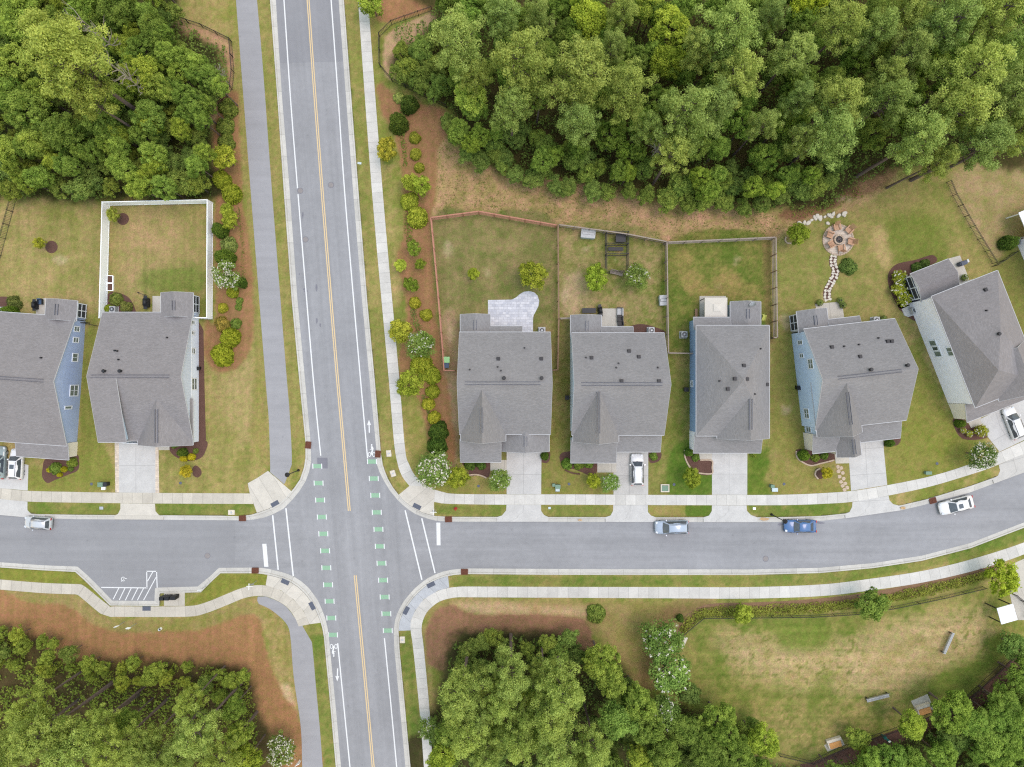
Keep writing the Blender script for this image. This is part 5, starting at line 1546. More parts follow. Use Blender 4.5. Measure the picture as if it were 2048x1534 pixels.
# ---- garden and roadside planting, one by one
RB, LB = "planting along the bed right of the main road", "planting along the bed left of the main road"
ROADBED = [
 ('lime',745,8,26,(.8,.95,.9),"leafy green tree at the top edge beside the pavement"),
 ('holly',818,207,17,(1,1,1),"dark cone shaped evergreen below the curved black fence"),
 ('holly',795,243,18,(1.05,1,.9),"dark evergreen shrub near the pavement, next to pale grass"),
 ('bush',797,194,12,(1.8,1.6,1.7),"pale grey green bush beside the dark evergreen"),
 ('shrub',829,273,11,(1.05,1,.9),"uppermost of three small yellow green shrubs in the mulch"),
 ('shrub',831,307,11,(1.05,1,.9),"middle one of three small yellow green shrubs in the mulch"),
 ('shrub',838,334,9.5,(1.05,1,.9),"lowest and smallest of three yellow green shrubs in the mulch"),
 ('lime',775,300,22,(1.1,.95,.8),"round yellow green tree with orange tips overhanging the pavement"),
 ('lime',820,365,17,(.9,.98,.8),"mid green shrub paired with a brighter tree"),
 ('lime',846,373,19,(.85,1,.8),"bright leafy tree at the dry meadow edge"),
 ('shrub',819,401,17,(.95,1,.8),"round lime shrub left of another rounder one"),
 ('shrub',833,433,19.5,(1,1.02,.8),"large clipped lime shrub beside the corner of the red wood fence"),
 ('lime',829,497,15,(.6,.75,.7),"dark green shrub alone in the mulch beside the wood fence"),
 ('lime',801,532,12.5,(1.05,1.15,1.0),"small bright lime tree at the edge of the mulch"),
 ('lime',841,530,11,(.65,.78,.6),"small dark green shrub right of the bright lime one"),
 ('lime',823,569,15.5,(.55,.7,.6),"deep green shrub in the widest part of the mulch"),
 ('shrub',829,605,11,(1.2,1.05,.8),"yellowish small shrub below the deep green one"),
 ('shrub',851,629,11.5,(1.1,1.02,.8),"small yellow shrub beside the wood fence"),
 ('lime',800,661,23,(.95,.92,.75),"tree with orange tinted leaves overhanging the pavement, beside a flowering tree"),
 ('crape',843,690,32,(.9,1,.85),"large tree sparsely dotted with white blossom beside the wood fence"),
 ('shrub',842,729,20,(.95,1,.75),"round lime shrub under the flowering tree"),
 ('lime',822,769,28,(.9,1,.8),"large lime green tree touching the pavement"),
 ('shrub',862,751,17,(.9,.98,.75),"lime shrub right of the large lime tree"),
 ('shrub',864,783,13,(.95,.98,.75),"lower lime shrub right of the large lime tree"),
 ('shrub',856,809,12,(1.1,1.02,.75),"yellow shrub at the narrow part of the bed"),
 ('shrub',868,836,12.5,(1.1,1.02,.75),"yellow shrub above the dark evergreens"),
 ('holly',875,862,19,(.85,.95,.9),"upper dark evergreen between the bed and the first house"),
 ('holly',874,892,19,(.8,.95,.9),"lower dark evergreen above the white flowering tree"),
 ('crapefull',870,940,41,(.85,.95,.9),"tree covered in white blossom at the street corner"),
 ('lime',913,955,24,(.95,1,.75),"yellow green tree right of the white blossom tree")]
for k, x, y, r, t_, lb in ROADBED: grow(k, x, y, r*(1.14 if k in ('shrub','lime','holly') else 1.03), lb, RB, t_)
LEFTBED = [
 ('bush',454,214,20,(1.1,1,.8),"olive shrub by the end of the curved black fence"),
 ('bush',448,250,18,(1.05,1.0,.8),"second olive shrub below the curved black fence"),
 ('bush',451,282,18,(1.05,1.0,.8),"third olive shrub, just above the bright lime tree"),
 ('lime',451,317,26,(1.0,1.02,.8),"bright lime tree at the edge of the woods beside the asphalt path"),
 ('shrub',441,357,18,(.95,1,.7),"lime shrub below the bright lime tree"),
 ('shrub',460,386,20,(.95,1,.7),"lime shrub at the woods corner beside the path"),
 ('lime',454,421,16,(.9,.98,.8),"small lime tree outside the white fence corner"),
 ('lime',460,440,19,(.95,1,.8),"larger of two touching lime trees outside the white fence"),
 ('holly',438,458,16,(1.1,1.15,.9),"dark green shrub touching the white fence"),
 ('bush',455,489,17,(1.35,1.25,1.3),"silvery grey green bush beside the white fence"),
 ('holly',448,515,20,(1.2,1.2,.9),"dark shrub above the white flowering one by the white fence"),
 ('crapefull',454,552,29,(.9,1,.8),"white blossomed tree against the outside of the white fence"),
 ('holly',482,565,11,(1,1.1,1),"small dark shrub right of the white blossomed tree"),
 ('shrub',463,584,12,(1,1,.7),"lime shrub below the white blossomed tree"),
 ('shrub',443,616,10.5,(1.2,1.05,.8),"small yellowish shrub near the fence end"),
 ('bush',478,602,8,(1,1.05,.8),"small low green bush near the path edge of the bed"),
 ('bush',476,614,7,(1,1.05,.8),"smallest low green bush near the path edge"),
 ('bush',442,648,16,(1.7,1.0,.85),"reddish leaved bush past the white fence end"),
 ('bush',470,647,11,(1,1.05,.8),"green bush right of the reddish one"),
 ('shrub',458,676,20.5,(1,1.02,.65),"upper of two large clipped lime shrubs at the bed's end"),
 ('shrub',441,710,23,(1,1.02,.65),"lower and larger clipped lime shrub at the bed's end")]
for k, x, y, r, t_, lb in LEFTBED: grow(k, x, y, r*(1.04 if k in ('shrub','lime','holly') else 1.05), lb, LB, t_)
GARDEN = [
 ('lime',948,548,13.5,(1,1.1,.8),"small bright tree alone in the red fenced yard"),
 ('lime',1063,552,32,(.95,.98,.75),"wide yellow green tree beside the curved patio"),
 ('lime',1193,556,29,(.85,1.05,.8),"round bright green tree left of the dog kennel"),
 ('crape',1273,553,28,(1,1,.9),"loose tree with white flowers right of the dog kennel"),
 ('lime',1597,468,24,(.75,.9,.7),"green tree on a stone ringed spot left of the fire pit"),
 ('bush',1700,532,18,(.85,.95,.9),"round dark shrub right of the flagstone path"),
 ('hydrangea',1798,555,17,(.95,1,.7),"upper flowering hydrangea at the screened porch of the angled house"),
 ('hydrangea',1796,580,18,(.95,1,.7),"middle flowering hydrangea at the screened porch of the angled house"),
 ('hydrangea',1807,597,18,(.95,1,.7),"lowest flowering hydrangea at the screened porch of the angled house"),
 ('bush',1835,534,11,(.7,.85,.8),"dark bush along the rear wall of the angled house"),
 ('bush',1852,526,10,(.75,.85,.8),"farther dark bush along the rear wall of the angled house"),
 ('lime',81,485,13,(1.05,1.0,.75),"thin young tree on a round mulch ring in the unfenced yard"),
 ('lime',228,430,15,(.85,.88,.95),"sparse greyish young tree on a mulch ring by the white fence corner"),
 ('lime',374,943,14,(1.35,1.05,.6),"young tree with yellow and orange leaves in front of the pale grey house"),
 ('holly',363,905,10,(1.1,1.1,.9),"round dark green bush in the bed of the pale grey house"),
 ('shrub',366,917,8,(1.5,1.2,.5),"low yellow shrub at the front of the pale grey house's bed, left half"),
 ('shrub',382,914,8,(1.5,1.2,.5),"low yellow shrub at the front of the pale grey house's bed, right half"),
 ('bush',390,902,6,(1,1,.8),"small bush at the right end of the pale grey house's bed"),
 ('bush',348,889,9,(.9,1,.8),"bush under the front eave of the pale grey house"),
 ('bush',108,938,13,(1,1.1,.8),"largest bush in front of the slate blue house"),
 ('shrub',98,940,6,(1.4,1.2,.5),"left yellow shrub in front of the slate blue house"),
 ('shrub',127,939,6.5,(1.4,1.2,.5),"right yellow shrub in front of the slate blue house"),
 ('shrub',118,950,5,(1.4,1.2,.5),"lowest yellow shrub in front of the slate blue house"),
 ('bush',142,926,11,(1.1,1.05,.7),"olive bush at the corner of the slate blue house"),
 ('bush',140,938,6,(.9,1,.8),"small green bush below the olive one"),
 ('holly',17,622,14,(1.3,1.4,.9),"trimmed green shrub behind the slate blue house"),
 ('bush',24,606,16,(.9,.8,.85),"dull brownish bush behind the slate blue house"),
 ('bush',229,598,14,(1.0,.9,.8),"brown green bush in the fenced corner behind the pale grey house"),
 ('bush',250,613,13,(1.1,.9,.9),"reddish bush next to the air conditioner of the pale grey house"),
 ('shrub',216,618,10,(.8,.9,.6),"small green shrub left of an air conditioner by the white fence"),
 ('crape',1001,960,25,(.95,1.05,.95),"airy pale green tree left of the first driveway"),
 ('holly',1090,913,9,(1.1,1.2,1),"small dark bush right of the first garage"),
 ('lime',1185,961,17,(1,1.05,.7),"yellow green tree touching a paler flowering one at the second driveway"),
 ('crape',1221,965,22,(.85,1,.9),"pale flowering tree at the edge of the second driveway"),
 ('bush',1135,928,12,(.85,1.05,.7),"rounded bush at the front corner of the second house"),
 ('bush',1158,930,11,(1.1,1.15,.75),"lighter bush under the front eave of the second house"),
 ('bush',1178,928,10,(.9,1.05,.7),"third bush under the front eave of the second house"),
 ('bush',1308,913,9,(1,1.1,.8),"bush right of the second garage"),
 ('bush',940,930,12,(.6,.75,.6),"dark bush under the front eave of the first house, left one"),
 ('bush',962,930,11,(.55,.7,.6),"dark bush under the front eave of the first house, right one"),
 ('lime',1382,955,22,(.85,.95,.75),"round tree with dark gaps beside the brick edged bed"),
 ('holly',1379,905,9,(1.1,1.3,1),"upper dark bush in the curved bed of the hipped house"),
 ('bush',1392,916,8,(.9,1.05,.8),"lower bush in the curved bed of the hipped house"),
 ('bush',1508,909,7,(1.1,1.1,.7),"low bush right of the hipped house's garage"),
 ('lime',1652,946,13,(1.3,1.1,.6),"thin yellowing tree on a half ring bed by the stepping stones"),
 ('holly',1609,911,12,(1.4,1.5,1),"round green bush at the left end of the edged bed of the light blue house"),
 ('bush',1632,916,9,(1.1,1.1,.7),"middle bush in the edged bed of the light blue house"),
 ('bush',1650,911,9,(.9,1.05,.8),"right bush in the edged bed of the light blue house"),
 ('holly',1781,886,9,(1,1.2,1),"dark bush right of the light blue house's garage"),
 ('crapefull',1961,910,33,(.75,.85,.9),"white dotted tree at the curve of the street beside a driveway"),
 ('hydrangea',1962,861,15,(1,1,.8),"largest pale flowering shrub in front of the angled house"),
 ('hydrangea',1938,867,8,(1,1,.8),"small pale flowering shrub beside a larger one at the angled house"),
 ('hydrangea',1926,861,7,(1,1,.8),"smallest pale flowering shrub in front of the angled house"),
 ('holly',1923,847,9,(1.2,1.3,.9),"dark bush at the front corner of the angled house"),
 ('holly',2022,484,16,(.9,1,.9),"dark round bush against the white house at the right edge"),
 ('bush',1192,1230,20,(1.0,1.0,.8),"round green bush standing between two lower woods"),
 ('lime',1486,1229,22,(.9,1.0,.9),"small bright tree on the hedge line of the park"),
 ('holly',1361,1238,8,(.9,1,1),"tiny dark bush in a fenced mulch corner of the hedge"),
 ('under',1746,1210,34,(1,1.1,.85),"middle tree on the hedge line of the park"),
 ('lime',1999,1153,38,(.85,.98,.65),"yellow green tree at the right end of the park hedge"),
 ('crape',1322,1278,45,(.85,1,.9),"upper of three white flowering trees at the left end of the park"),
 ('crape',1336,1343,48,(.85,1,.9),"middle and largest white flowering tree at the left end of the park"),
 ('crape',1329,1420,38,(.75,.85,.8),"lower darker white flowering tree at the left end of the park"),
 ('crape',861,1455,26,(.9,1,.9),"white flowering tree leaning over the lower pavement"),
 ('crapefull',565,1497,33,(.9,.95,.85),"white flowering tree left of the lower asphalt path")]
for k, x, y, r, t_, lb in GARDEN: grow(k, x, y, r, lb, "garden shrubs and trees", t_)
# strips of low ground cover along the beds (nobody could count the sprigs)
def cover(name, pts, w, hgt, mat, dens, label, tint=(1,1,1), kind='stuff'):
    a, L = resample(catmull(pts, 6), 200)
    n = int(L / S * w / S * dens)
    i = nr.integers(0, 199, n); t_ = nr.random(n)[:, None]
    c = a[i] * (1 - t_) + a[i+1] * t_
    d = a[i+1] - a[i]; d /= np.hypot(*d.T)[:, None] + 1e-9
    off = np.clip(nr.normal(size=n) * .30, -.55, .55) * w * (0.75 + .5*vnoise(c[:,0], c[:,1], .06, 5))
    c = c + np.c_[-d[:, 1], d[:, 0]] * off[:, None]
    xyz = np.c_[(c[:,0]-1024)/S, (767-c[:,1])/S, nr.uniform(.03, hgt, n) * (1 - np.abs(off/w)**2)]
    nrm = unit(n) + np.array([0, 0, .9])
    o = leaf_object(name, xyz, nrm, .11, .6, .3 + .5*vnoise(c[:,0], c[:,1], .12, 9) + nr.normal(size=n)*.12, mat)
    o.color = (*tint, 1)
    tag(o, label, None, None, kind)
cover("ground_cover", [(805,215),(806,260),(809,300),(812,335)], 9, .3, M['under_leaf'], 60, "low green ground cover in the mulch bed", (1,1,.8))
cover("ground_cover", [(816,425),(815,450),(820,480),(815,490)], 14, .3, M['under_leaf'], 60, "low green ground cover in the mulch bed", (1.1,1.05,.8))
cover("ground_cover", [(826,615),(830,640),(838,660),(835,700)], 12, .3, M['under_leaf'], 60, "low green ground cover in the mulch bed")
cover("ground_cover", [(845,790),(858,830),(862,850)], 10, .3, M['under_leaf'], 60, "low green ground cover in the mulch bed")
cover("ground_cover", [(474,390),(480,440),(486,500),(486,560)], 7, .3, M['under_leaf'], 25, "low green ground cover in the left bed", (1,.95,.8))
cover("ground_cover", [(1580,425),(1640,415),(1690,395),(1720,380)], 22, .35, M['under_leaf'], 22, "weeds along the wood edge", (1.1,1,.8))
cover("hedge", [(1364,1264),(1378,1244),(1394,1230),(1422,1223),(1500,1222),(1600,1217),(1700,1208),(1800,1191),(1900,1169),(1978,1147)], 19, .4, M['under_leaf'], 150, "low olive hedge between the pavement and the park fence", (1.45,1.2,.9), 'thing')
# ------------------------------------------------------------------ labels for the woodland trees (row by row, as one would point them out)
def tone_word(t):
    m = sum(t)/3
    if t[2] < .85*t[0] and m > .95: return "yellow green"
    if m < .86: return "dark green"
    if m > 1.12: return "pale green"
    return "mid green"
ORD = ["first","second","third","fourth","fifth","sixth","seventh","eighth","ninth","tenth","eleventh","twelfth","thirteenth","fourteenth","fifteenth","sixteenth","seventeenth","eighteenth","nineteenth","twentieth"]
WOODS = {GTR: "upper right woods", GTL: "upper left woods", GBL: "lower left woods", GBM: "lower middle woods", GBR: "lower right woods"}
def label_woods():
    by = {}
    for rec in PLACED:
        o, key, x, y, r, t_ = rec
        if o.get("label"): continue
        by.setdefault((o.get("group"), key), []).append(rec)
    nm = {'pine': "pine", 'broad': "broadleaf tree", 'under': "low leafy tree", 'bush': "bush"}
    for (g, key), L in by.items():
        L.sort(key=lambda q: q[3])
        nrow = max(1, round(len(L) / 9)); per = math.ceil(len(L) / nrow)
        for ri in range(nrow):
            row = sorted(L[ri*per:(ri+1)*per], key=lambda q: q[2])
            rw = "single" if nrow == 1 else ("top" if ri == 0 else ("bottom" if ri == nrow - 1 else ORD[ri]))
            for ci, (o, key, x, y, r, t_) in enumerate(row):
                where = f"{ORD[ci]} from left in {rw} row, {WOODS[g]}"
                o["label"] = f"{tone_word(t_)} {nm[key]}, {where}"
label_woods()

# ------------------------------------------------------------------ fences
def fence(name, pts, h, style, label, spacing=2.4, group="garden and roadside fences", post=.12, pmat=None, mat=None, rails=3, mesh=False):
    W = [Vector((*P2(*p), 0)) for p in pts]
    root = empty(name, W[0], 0, label, "fence", group)
    o0 = W[0]
    spots = []
    for a, b in zip(W, W[1:]):
        n = max(1, round((b - a).length / spacing))
        for i in range(n): spots.append((a + (b - a) * i / n, (b - a)))
    spots.append((W[-1], W[-1] - W[-2]))
    pm = MB(); pm.box((0, 0, (h + .06)/2), (post, post, h + .06)); pm.cyl((0, 0, h + .06), post*.72, .01, .06, 4)
    p0 = pm.build("post", M[pmat or mat], root)
    for i, (q, d) in enumerate(spots[:100]):
        p = p0 if i == 0 else p0.copy()
        if i: link(p); p.parent = root
        p.location = q - o0; p.rotation_euler = (0, 0, math.atan2(d.y, d.x))
    m = MB()
    for a, b in zip(W, W[1:]):
        a, b = a - o0, b - o0
        d = (b - a).normalized()
        if style == 'vinyl':
            m.bar(a + Vector((0,0,h*.5)), b + Vector((0,0,h*.5)), .05, h - .18)
            for zz in (.15, h - .05): m.bar(a + Vector((0,0,zz)), b + Vector((0,0,zz)), .1, .12)
        elif style == 'rail':
            for k in range(rails):
                zz = h * (k + 1) / rails - .08
                m.bar(a + Vector((0,0,zz)), b + Vector((0,0,zz)), .05, .14)
            m.bar(a + Vector((0,0,h + .01)), b + Vector((0,0,h + .01)), .16, .04)
        elif style == 'iron':
            for zz in (.15, h - .2, h - .02): m.bar(a + Vector((0,0,zz)), b + Vector((0,0,zz)), .035, .04)
    nm = {'vinyl': "panel", 'rail': "rails", 'iron': "rails"}[style]
    m.build(nm, M[mat], root)
    if style == 'iron' or mesh:
        m = MB()
        for a, b in zip(W, W[1:]):
            n = int((b - a).length / (.14 if mesh else .22))
            for i in range(n):
                q = a - o0 + (b - a) * i / n
                m.bar(q + Vector((0,0,.1)), q + Vector((0,0,h - .03)), .04 if mesh else .025)
        m.build("mesh" if mesh else "pickets", M['dark' if mesh else mat], root)
    return root
fence("vinyl_fence", [(197+17,638),(220,411),(428-2,406.5),(425,638),(398,637)], 1.9, 'vinyl', "white vinyl privacy fence round the yard of the pale grey house", 2.4, mat='vinyl')
fence("iron_fence", [(-6,545),(12,478),(34,397)], 1.4, 'iron', "black metal fence at the left edge beside the unfenced yard", 2.2, mat='blackfence', post=.07)
fence("iron_fence", [(180,646),(168,646),(197,652)], 1.2, 'iron', "short black fence between the two left houses", 2.2, mat='blackfence', post=.07)
FH = 1.9
fence("wood_fence", [(1111,456),(958.7,429.2),(864.6,441.4),(876,562),(887.7,701),(890.6,741.5),(911,741.5)], FH, 'rail', "red cedar rail fence round the yard with the curved patio", 2.4, mat='wood_red', rails=4)
fence("wood_fence", [(1114.5,455.5),(1116,640),(1114,740),(1104,741)], FH, 'rail', "weathered brown fence between the first two back yards", 2.4, mat='wood_brown', rails=4)
fence("wood_fence", [(1117,455.5),(1206.4,467.4),(1250.5,473.8),(1327,488.5)], FH, 'rail', "grey topped dark meshed fence behind the dog kennel", 2.4, mat='wood_grey', rails=2, mesh=True)
fence("wood_fence", [(1328,489.5),(1331,707),(1378,708)], FH, 'rail', "grey topped meshed fence between the kennel yard and the blue hipped house's yard", 2.4, mat='wood_grey', rails=2, mesh=True)
fence("wood_fence", [(1119,639),(1143,638)], FH, 'rail', "short grey fence beside the rear porch of the second house", 1.6, mat='wood_grey', rails=4)
fence("wood_fence", [(1330.5,489.5),(1540.5,480)], FH, 'rail', "pale topped fence at the back of the blue hipped house's yard", 2.3, mat='wood_grey', rails=4)
fence("wood_fence", [(1541.8,480),(1544.7,676.8),(1537,677)], FH, 'rail', "brown rail fence on the right side of the blue hipped house's yard", 2.4, mat='wood_grey', pmat='wood_brown', rails=4)
fence("iron_fence", [(864,22),(784,50),(760,74),(761,134),(785,163),(893,216)], 1.3, 'iron', "curved black metal fence round the corner of the upper right woods", 2.0, mat='blackfence', post=.08)
fence("iron_fence", [(350,38),(407,56),(464,84),(469,146),(465,179),(425,222)], 1.3, 'iron', "curved black metal fence at the corner of the upper left woods", 2.0, mat='blackfence', post=.08)
fence("iron_fence", [(1893,365),(1904,392),(1940,455),(1984,527)], 1.2, 'iron', "thin black fence on the lawn behind the angled white house", 1.9, mat='blackfence', post=.07)
fence("iron_fence", [(1984,533),(2000,523),(2024,506)], 1.2, 'iron', "short black fence joining the angled white house to its neighbour", 1.4, mat='blackfence', post=.07)
fence("iron_fence", [(1362,1267),(1404,1232.5),(1500,1231.5),(1620,1230),(1709,1224.5),(1783,1213),(1880,1193),(1964,1173)], 1.1, 'iron', "thin black fence along the hedge of the park", 2.9, mat='blackfence', post=.05)
fence("iron_fence", [(1555,1505),(1621,1521),(1680,1492),(1797,1452),(1930,1393),(2034,1296)], 1.1, 'iron', "thin black fence along the wood side of the park", 3.2, mat='blackfence', post=.06)
fence("park_gate", [(2022,1186),(2040,1200),(2052,1212),(2049,1232)], 1.3, 'iron', "black metal gate at the white roofed entrance of the park", 1.2, mat='dark', post=.08)

# ------------------------------------------------------------------ cars
def car_paint(name, col):
    return plain(name, col, 0.28, 0.0, 0.03, 2.0, 0, 0.5, 0.6)
PAINT = {'white': car_paint("paint_white", C(240,241,245)), 'silver': car_paint("paint_silver", C(200,206,214)), 'ice': car_paint("paint_ice_blue", C(176,190,210)),
         'blue': car_paint("paint_blue", C(70,112,168)), 'green': car_paint("paint_grey_green", C(150,164,164))}
M['lamp_glass'] = plain("headlight_glass", C(215,222,230), 0.2)
M['lamp_red'] = plain("taillight_red", C(190,40,40), 0.3)
def car(label, px, py, yaw, L, W, Ht, style, paint, sunroof=False, name="parked_car"):
    x, y = P2(px, py)
    root = empty(name, (x, y, ZR), R_(yaw), label, "car", "parked cars")
    pm = PAINT[paint]
    hl, hw = L/2, W/2
    belt = Ht * (.62 if style != 'sedan' else .64)
    # lower body: stations along x (front is +x)
    if style == 'sedan':
        st = [(-hl,.80,.42,.66*belt),(-hl+.12,.93,.25,.93*belt),(-hl+.6,1.0,.2,.99*belt),(-.9,1.0,.2,belt),(.5,1.0,.2,.97*belt),(hl-1.0,1.0,.2,.88*belt),(hl-.45,.97,.22,.78*belt),(hl-.14,.88,.28,.64*belt),(hl,.70,.38,.5*belt)]
        cab = (-hl+.5, -hl+1.15, .35, hl-1.3)       # rear glass base, roof rear, roof front, windscreen base
    else:
        st = [(-hl,.84,.42,.7*belt),(-hl+.08,.95,.28,.97*belt),(-hl+.5,1.0,.22,belt),(-.5,1.0,.22,belt),(.6,1.0,.22,.98*belt),(hl-1.0,1.0,.22,.9*belt),(hl-.4,.97,.25,.8*belt),(hl-.12,.88,.32,.66*belt),(hl,.70,.4,.52*belt)]
        cab = (-hl+.06, -hl+.45, .5, hl-1.1)
    m = MB(); K = 9
    for (xx, wf, z0, z1) in st:
        w = hw * wf
        zm = z0 + (z1 - z0)*.55
        prof = [(-w*.86, z0), (-w*.99, z0+.1), (-w, zm), (-w*.95, z1-.05), (-w*.6, z1), (0, z1+.03), (w*.6, z1), (w*.95, z1-.05), (w, zm), (w*.99, z0+.1), (w*.86, z0)]
        m.v += [(xx, a, b) for a, b in prof]
    K = 11
    for i in range(len(st)-1):
        for j in range(K-1): m.f.append([i*K+j, i*K+j+1, (i+1)*K+j+1, (i+1)*K+j]); m.m.append(0)
        m.f.append([i*K, (i+1)*K, (i+1)*K+K-1, i*K+K-1]); m.m.append(0)
    m.f.append(list(range(K))); m.m.append(0)
    m.f.append([(len(st)-1)*K + j for j in range(K)]); m.m.append(0)
    # cabin pillars and roof
    rb, rr, rf, wb = cab
    zb, zt = belt - .04, Ht
    wb0, wt = hw*.92, hw*.66
    roof_w = [(rb, wb0*.95, zb), (rr, wt*.95, zt - .06), ((rr+rf)/2, wt, zt), (rf, wt*.96, zt - .05), (wb, wb0*.97, zb - .04)]
    b = len(m.v)
    for xx, w, zz in roof_w:
        m.v += [(xx, -w, zz), (xx, -w*.55, zz + .035), (xx, w*.55, zz + .035), (xx, w, zz)]
    for i in range(4):
        for j in range(3): m.f.append([b+i*4+j, b+i*4+j+1, b+(i+1)*4+j+1, b+(i+1)*4+j]); m.m.append(0)
    low = [(rb, wb0*.95, zb), ((rb+rr)/2+.2, wb0, zb), ((rr+rf)/2, wb0, zb), (rf+.2, wb0, zb - .02), (wb, wb0*.97, zb - .04)]
    b2 = len(m.v)
    for xx, w, zz in low: m.v += [(xx, -w, zz), (xx, w, zz)]
    for i in range(4):
        m.f.append([b+i*4, b+(i+1)*4, b2+(i+1)*2, b2+i*2]); m.m.append(0)
        m.f.append([b+i*4+3, b+(i+1)*4+3, b2+(i+1)*2+1, b2+i*2+1]); m.m.append(0)
    m.build("body", pm, root, smooth=True)
    def pane(name, pts, off):
        g = MB(); o_ = Vector(off)
        g.add([Vector(p) + o_ for p in pts], [list(range(len(pts)))])
        return g.build(name, M['carglass'], root)
    def lerp(a, b_, t): return tuple(a[k] + (b_[k]-a[k])*t for k in range(3))
    def quad(A, B, C_, D, i0, i1, j0, j1):   # A,B lower pair, D,C upper pair
        return [lerp(lerp(A,B,i0), lerp(D,C_,i0), j0), lerp(lerp(A,B,i1), lerp(D,C_,i1), j0), lerp(lerp(A,B,i1), lerp(D,C_,i1), j1), lerp(lerp(A,B,i0), lerp(D,C_,i0), j1)]
    # windscreen & rear glass
    A, B = (wb, -wb0*.97, zb-.04), (wb, wb0*.97, zb-.04); Dv, Cv = (rf, -wt*.96, zt-.05), (rf, wt*.96, zt-.05)
    q = quad(A, B, Cv, Dv, .06, .94, .02, .97)
    q = [q[0], lerp(q[0],q[1],.5), q[1], q[2], lerp(q[2],q[3],.5), q[3]]
    q[1] = (q[1][0]+.06, q[1][1], q[1][2]+.05); q[4] = (q[4][0]+.03, q[4][1], q[4][2]+.05)
    pane("windscreen", q, (.02, 0, .05))
    A, B = (rb, -wb0*.95, zb), (rb, wb0*.95, zb); Dv, Cv = (rr, -wt*.95, zt-.06), (rr, wt*.95, zt-.06)
    q = quad(A, B, Cv, Dv, .1, .9, .18 if style != 'sedan' else .08, .93)
    pane("rear_window", q, (-.02, 0, .045))
    for sd in (-1, 1):
        f_ = [(rb + (.35 if style == 'sedan' else .25), sd*wb0, zb+.05), (wb-.25, sd*wb0, zb+.02), (rf+.05, sd*wt*.98, zt-.09), (rr+.05, sd*wt*.98, zt-.1)]
        pane("side_window", f_, (0, sd*.025, .0))
    for sx_ in (-1, 1):
        for sd in (-1, 1):
            wx = sx_*(L*.295); wm = MB()
            wm.cyl((wx, sd*(hw-.21), .33), .33, .33, .2, 16, 0, axis=(0, sd, 0)); wm.cyl((wx, sd*(hw-.005), .33), .2, .18, .012, 12, 1, axis=(0, sd, 0))
            wm.build("wheel", [M['tyre'], M['steel']], root)
    for sd in (-1, 1):
        hm = MB(); hm.box((hl-.27, sd*hw*.70, belt*.70), (.34, .28, .14), rz=-sd*.35); hm.build("headlight", M['lamp_glass'], root, bevel=.03)
        tm = MB(); tm.box((-hl+.06, sd*hw*.76, belt*.82), (.12, .32, .2), rz=sd*.15); tm.build("taillight", M['lamp_red'], root, bevel=.02)
        mm = MB(); mm.box((wb-.42, sd*(hw+.09), belt+.02), (.16, .22, .15)); mm.build("mirror", pm, root, bevel=.03)
    if sunroof:
        g = MB(); g.box(((rr+rf)/2+.3, 0, zt+.045), (.6, wt*1.0, .02)); g.build("sunroof", M['carglass'], root)
    if style == 'suv':
        for sd in (-1, 1):
            g = MB(); g.bar((rr+.1, sd*wt*.86, zt+.06), (rf-.1, sd*wt*.86, zt+.06), .04, .05); g.build("roof_rail", M['dark'], root)
    return root
car("white car parked on the driveway of the second house from the road", 1273, 938, 90, 4.45, 1.83, 1.62, 'suv', 'white')
car("silver blue van parked at the kerb opposite the long lower pavement", 1341.5, 1053, 181, 4.7, 1.9, 1.65, 'suv', 'ice')
car("blue sedan parked under the street lamp at the kerb", 1597.5, 1051, 180, 4.5, 1.8, 1.42, 'sedan', 'blue')
car("white sedan with sunroof parked on the curve of the street", 1908, 1009.5, 194.5, 4.85, 1.88, 1.45, 'sedan', 'white', True)
car("small silver hatchback parked at the kerb on the left street", 80.5, 1044.5, 176, 3.9, 1.75, 1.5, 'suv', 'silver')
car("white hatchback with black sunroof on the driveway of the slate blue house", 38, 927, 87, 4.3, 1.8, 1.55, 'suv', 'white', True)
car("grey green car at the left edge on the driveway of the slate blue house", 3, 924, 87, 4.6, 1.85, 1.45, 'sedan', 'green')
car("white car on the driveway of the angled house at the right edge", 2022, 845, 111, 4.6, 1.83, 1.5, 'suv', 'white')

# ------------------------------------------------------------------ street furniture
def storm_drain(px, py, rz, label):
    x, y = P2(px, py)
    o = empty("storm_drain", (x, y, 0), R_(rz), label, "storm drain", "rusty storm drains in the kerbs")
    m = MB()
    for sx_ in (-1, 1): m.box((sx_*.44, 0, .03), (.1, .78, .1))
    for sy in (-1, 1): m.box((0, sy*.36, .03), (.78, .08, .095))
    m.build("frame", M['rust'], o)
    m = MB()
    for i in range(7): m.box((-.33 + i*.11, 0, .02), (.05, .64, .06))
    m.box((0, 0, .015), (.78, .64, .02))
    m.build("grate", M['rust'], o)
for x, y, a, lb in ((616.5,890,84,"rusty storm drain left of the main road, by the green square"),(756,908,86,"rusty storm drain beside the bicycle emblem at right"),
                (485,1036.5,0,"rusty storm drain on the upper kerb of the left street"),(897,1038.5,2,"rusty storm drain near the right stop line"),
                (510.5,1141,0,"rusty storm drain on the lower kerb of the left street"),(929,1143.5,0,"rusty storm drain on the lower kerb of the right street"),
                (1865.5,1001,17,"rusty storm drain in front of the white sedan on the curve")):
    storm_drain(x, y, a, lb)
def manhole(px, py, label):
    x, y = P2(px, py); o = empty("manhole_cover", (x, y, ZR + .004), 0, label, "manhole cover", "manhole covers in the roads")
    m = MB(); m.cyl((0,0,-.02), .36, .36, .03, 24); m.build("lid", M['iron'], o)
    m = MB(); m.cyl((0,0,-.02), .43, .43, .022, 24); m.build("rim", M['asphalt_dark'], o)
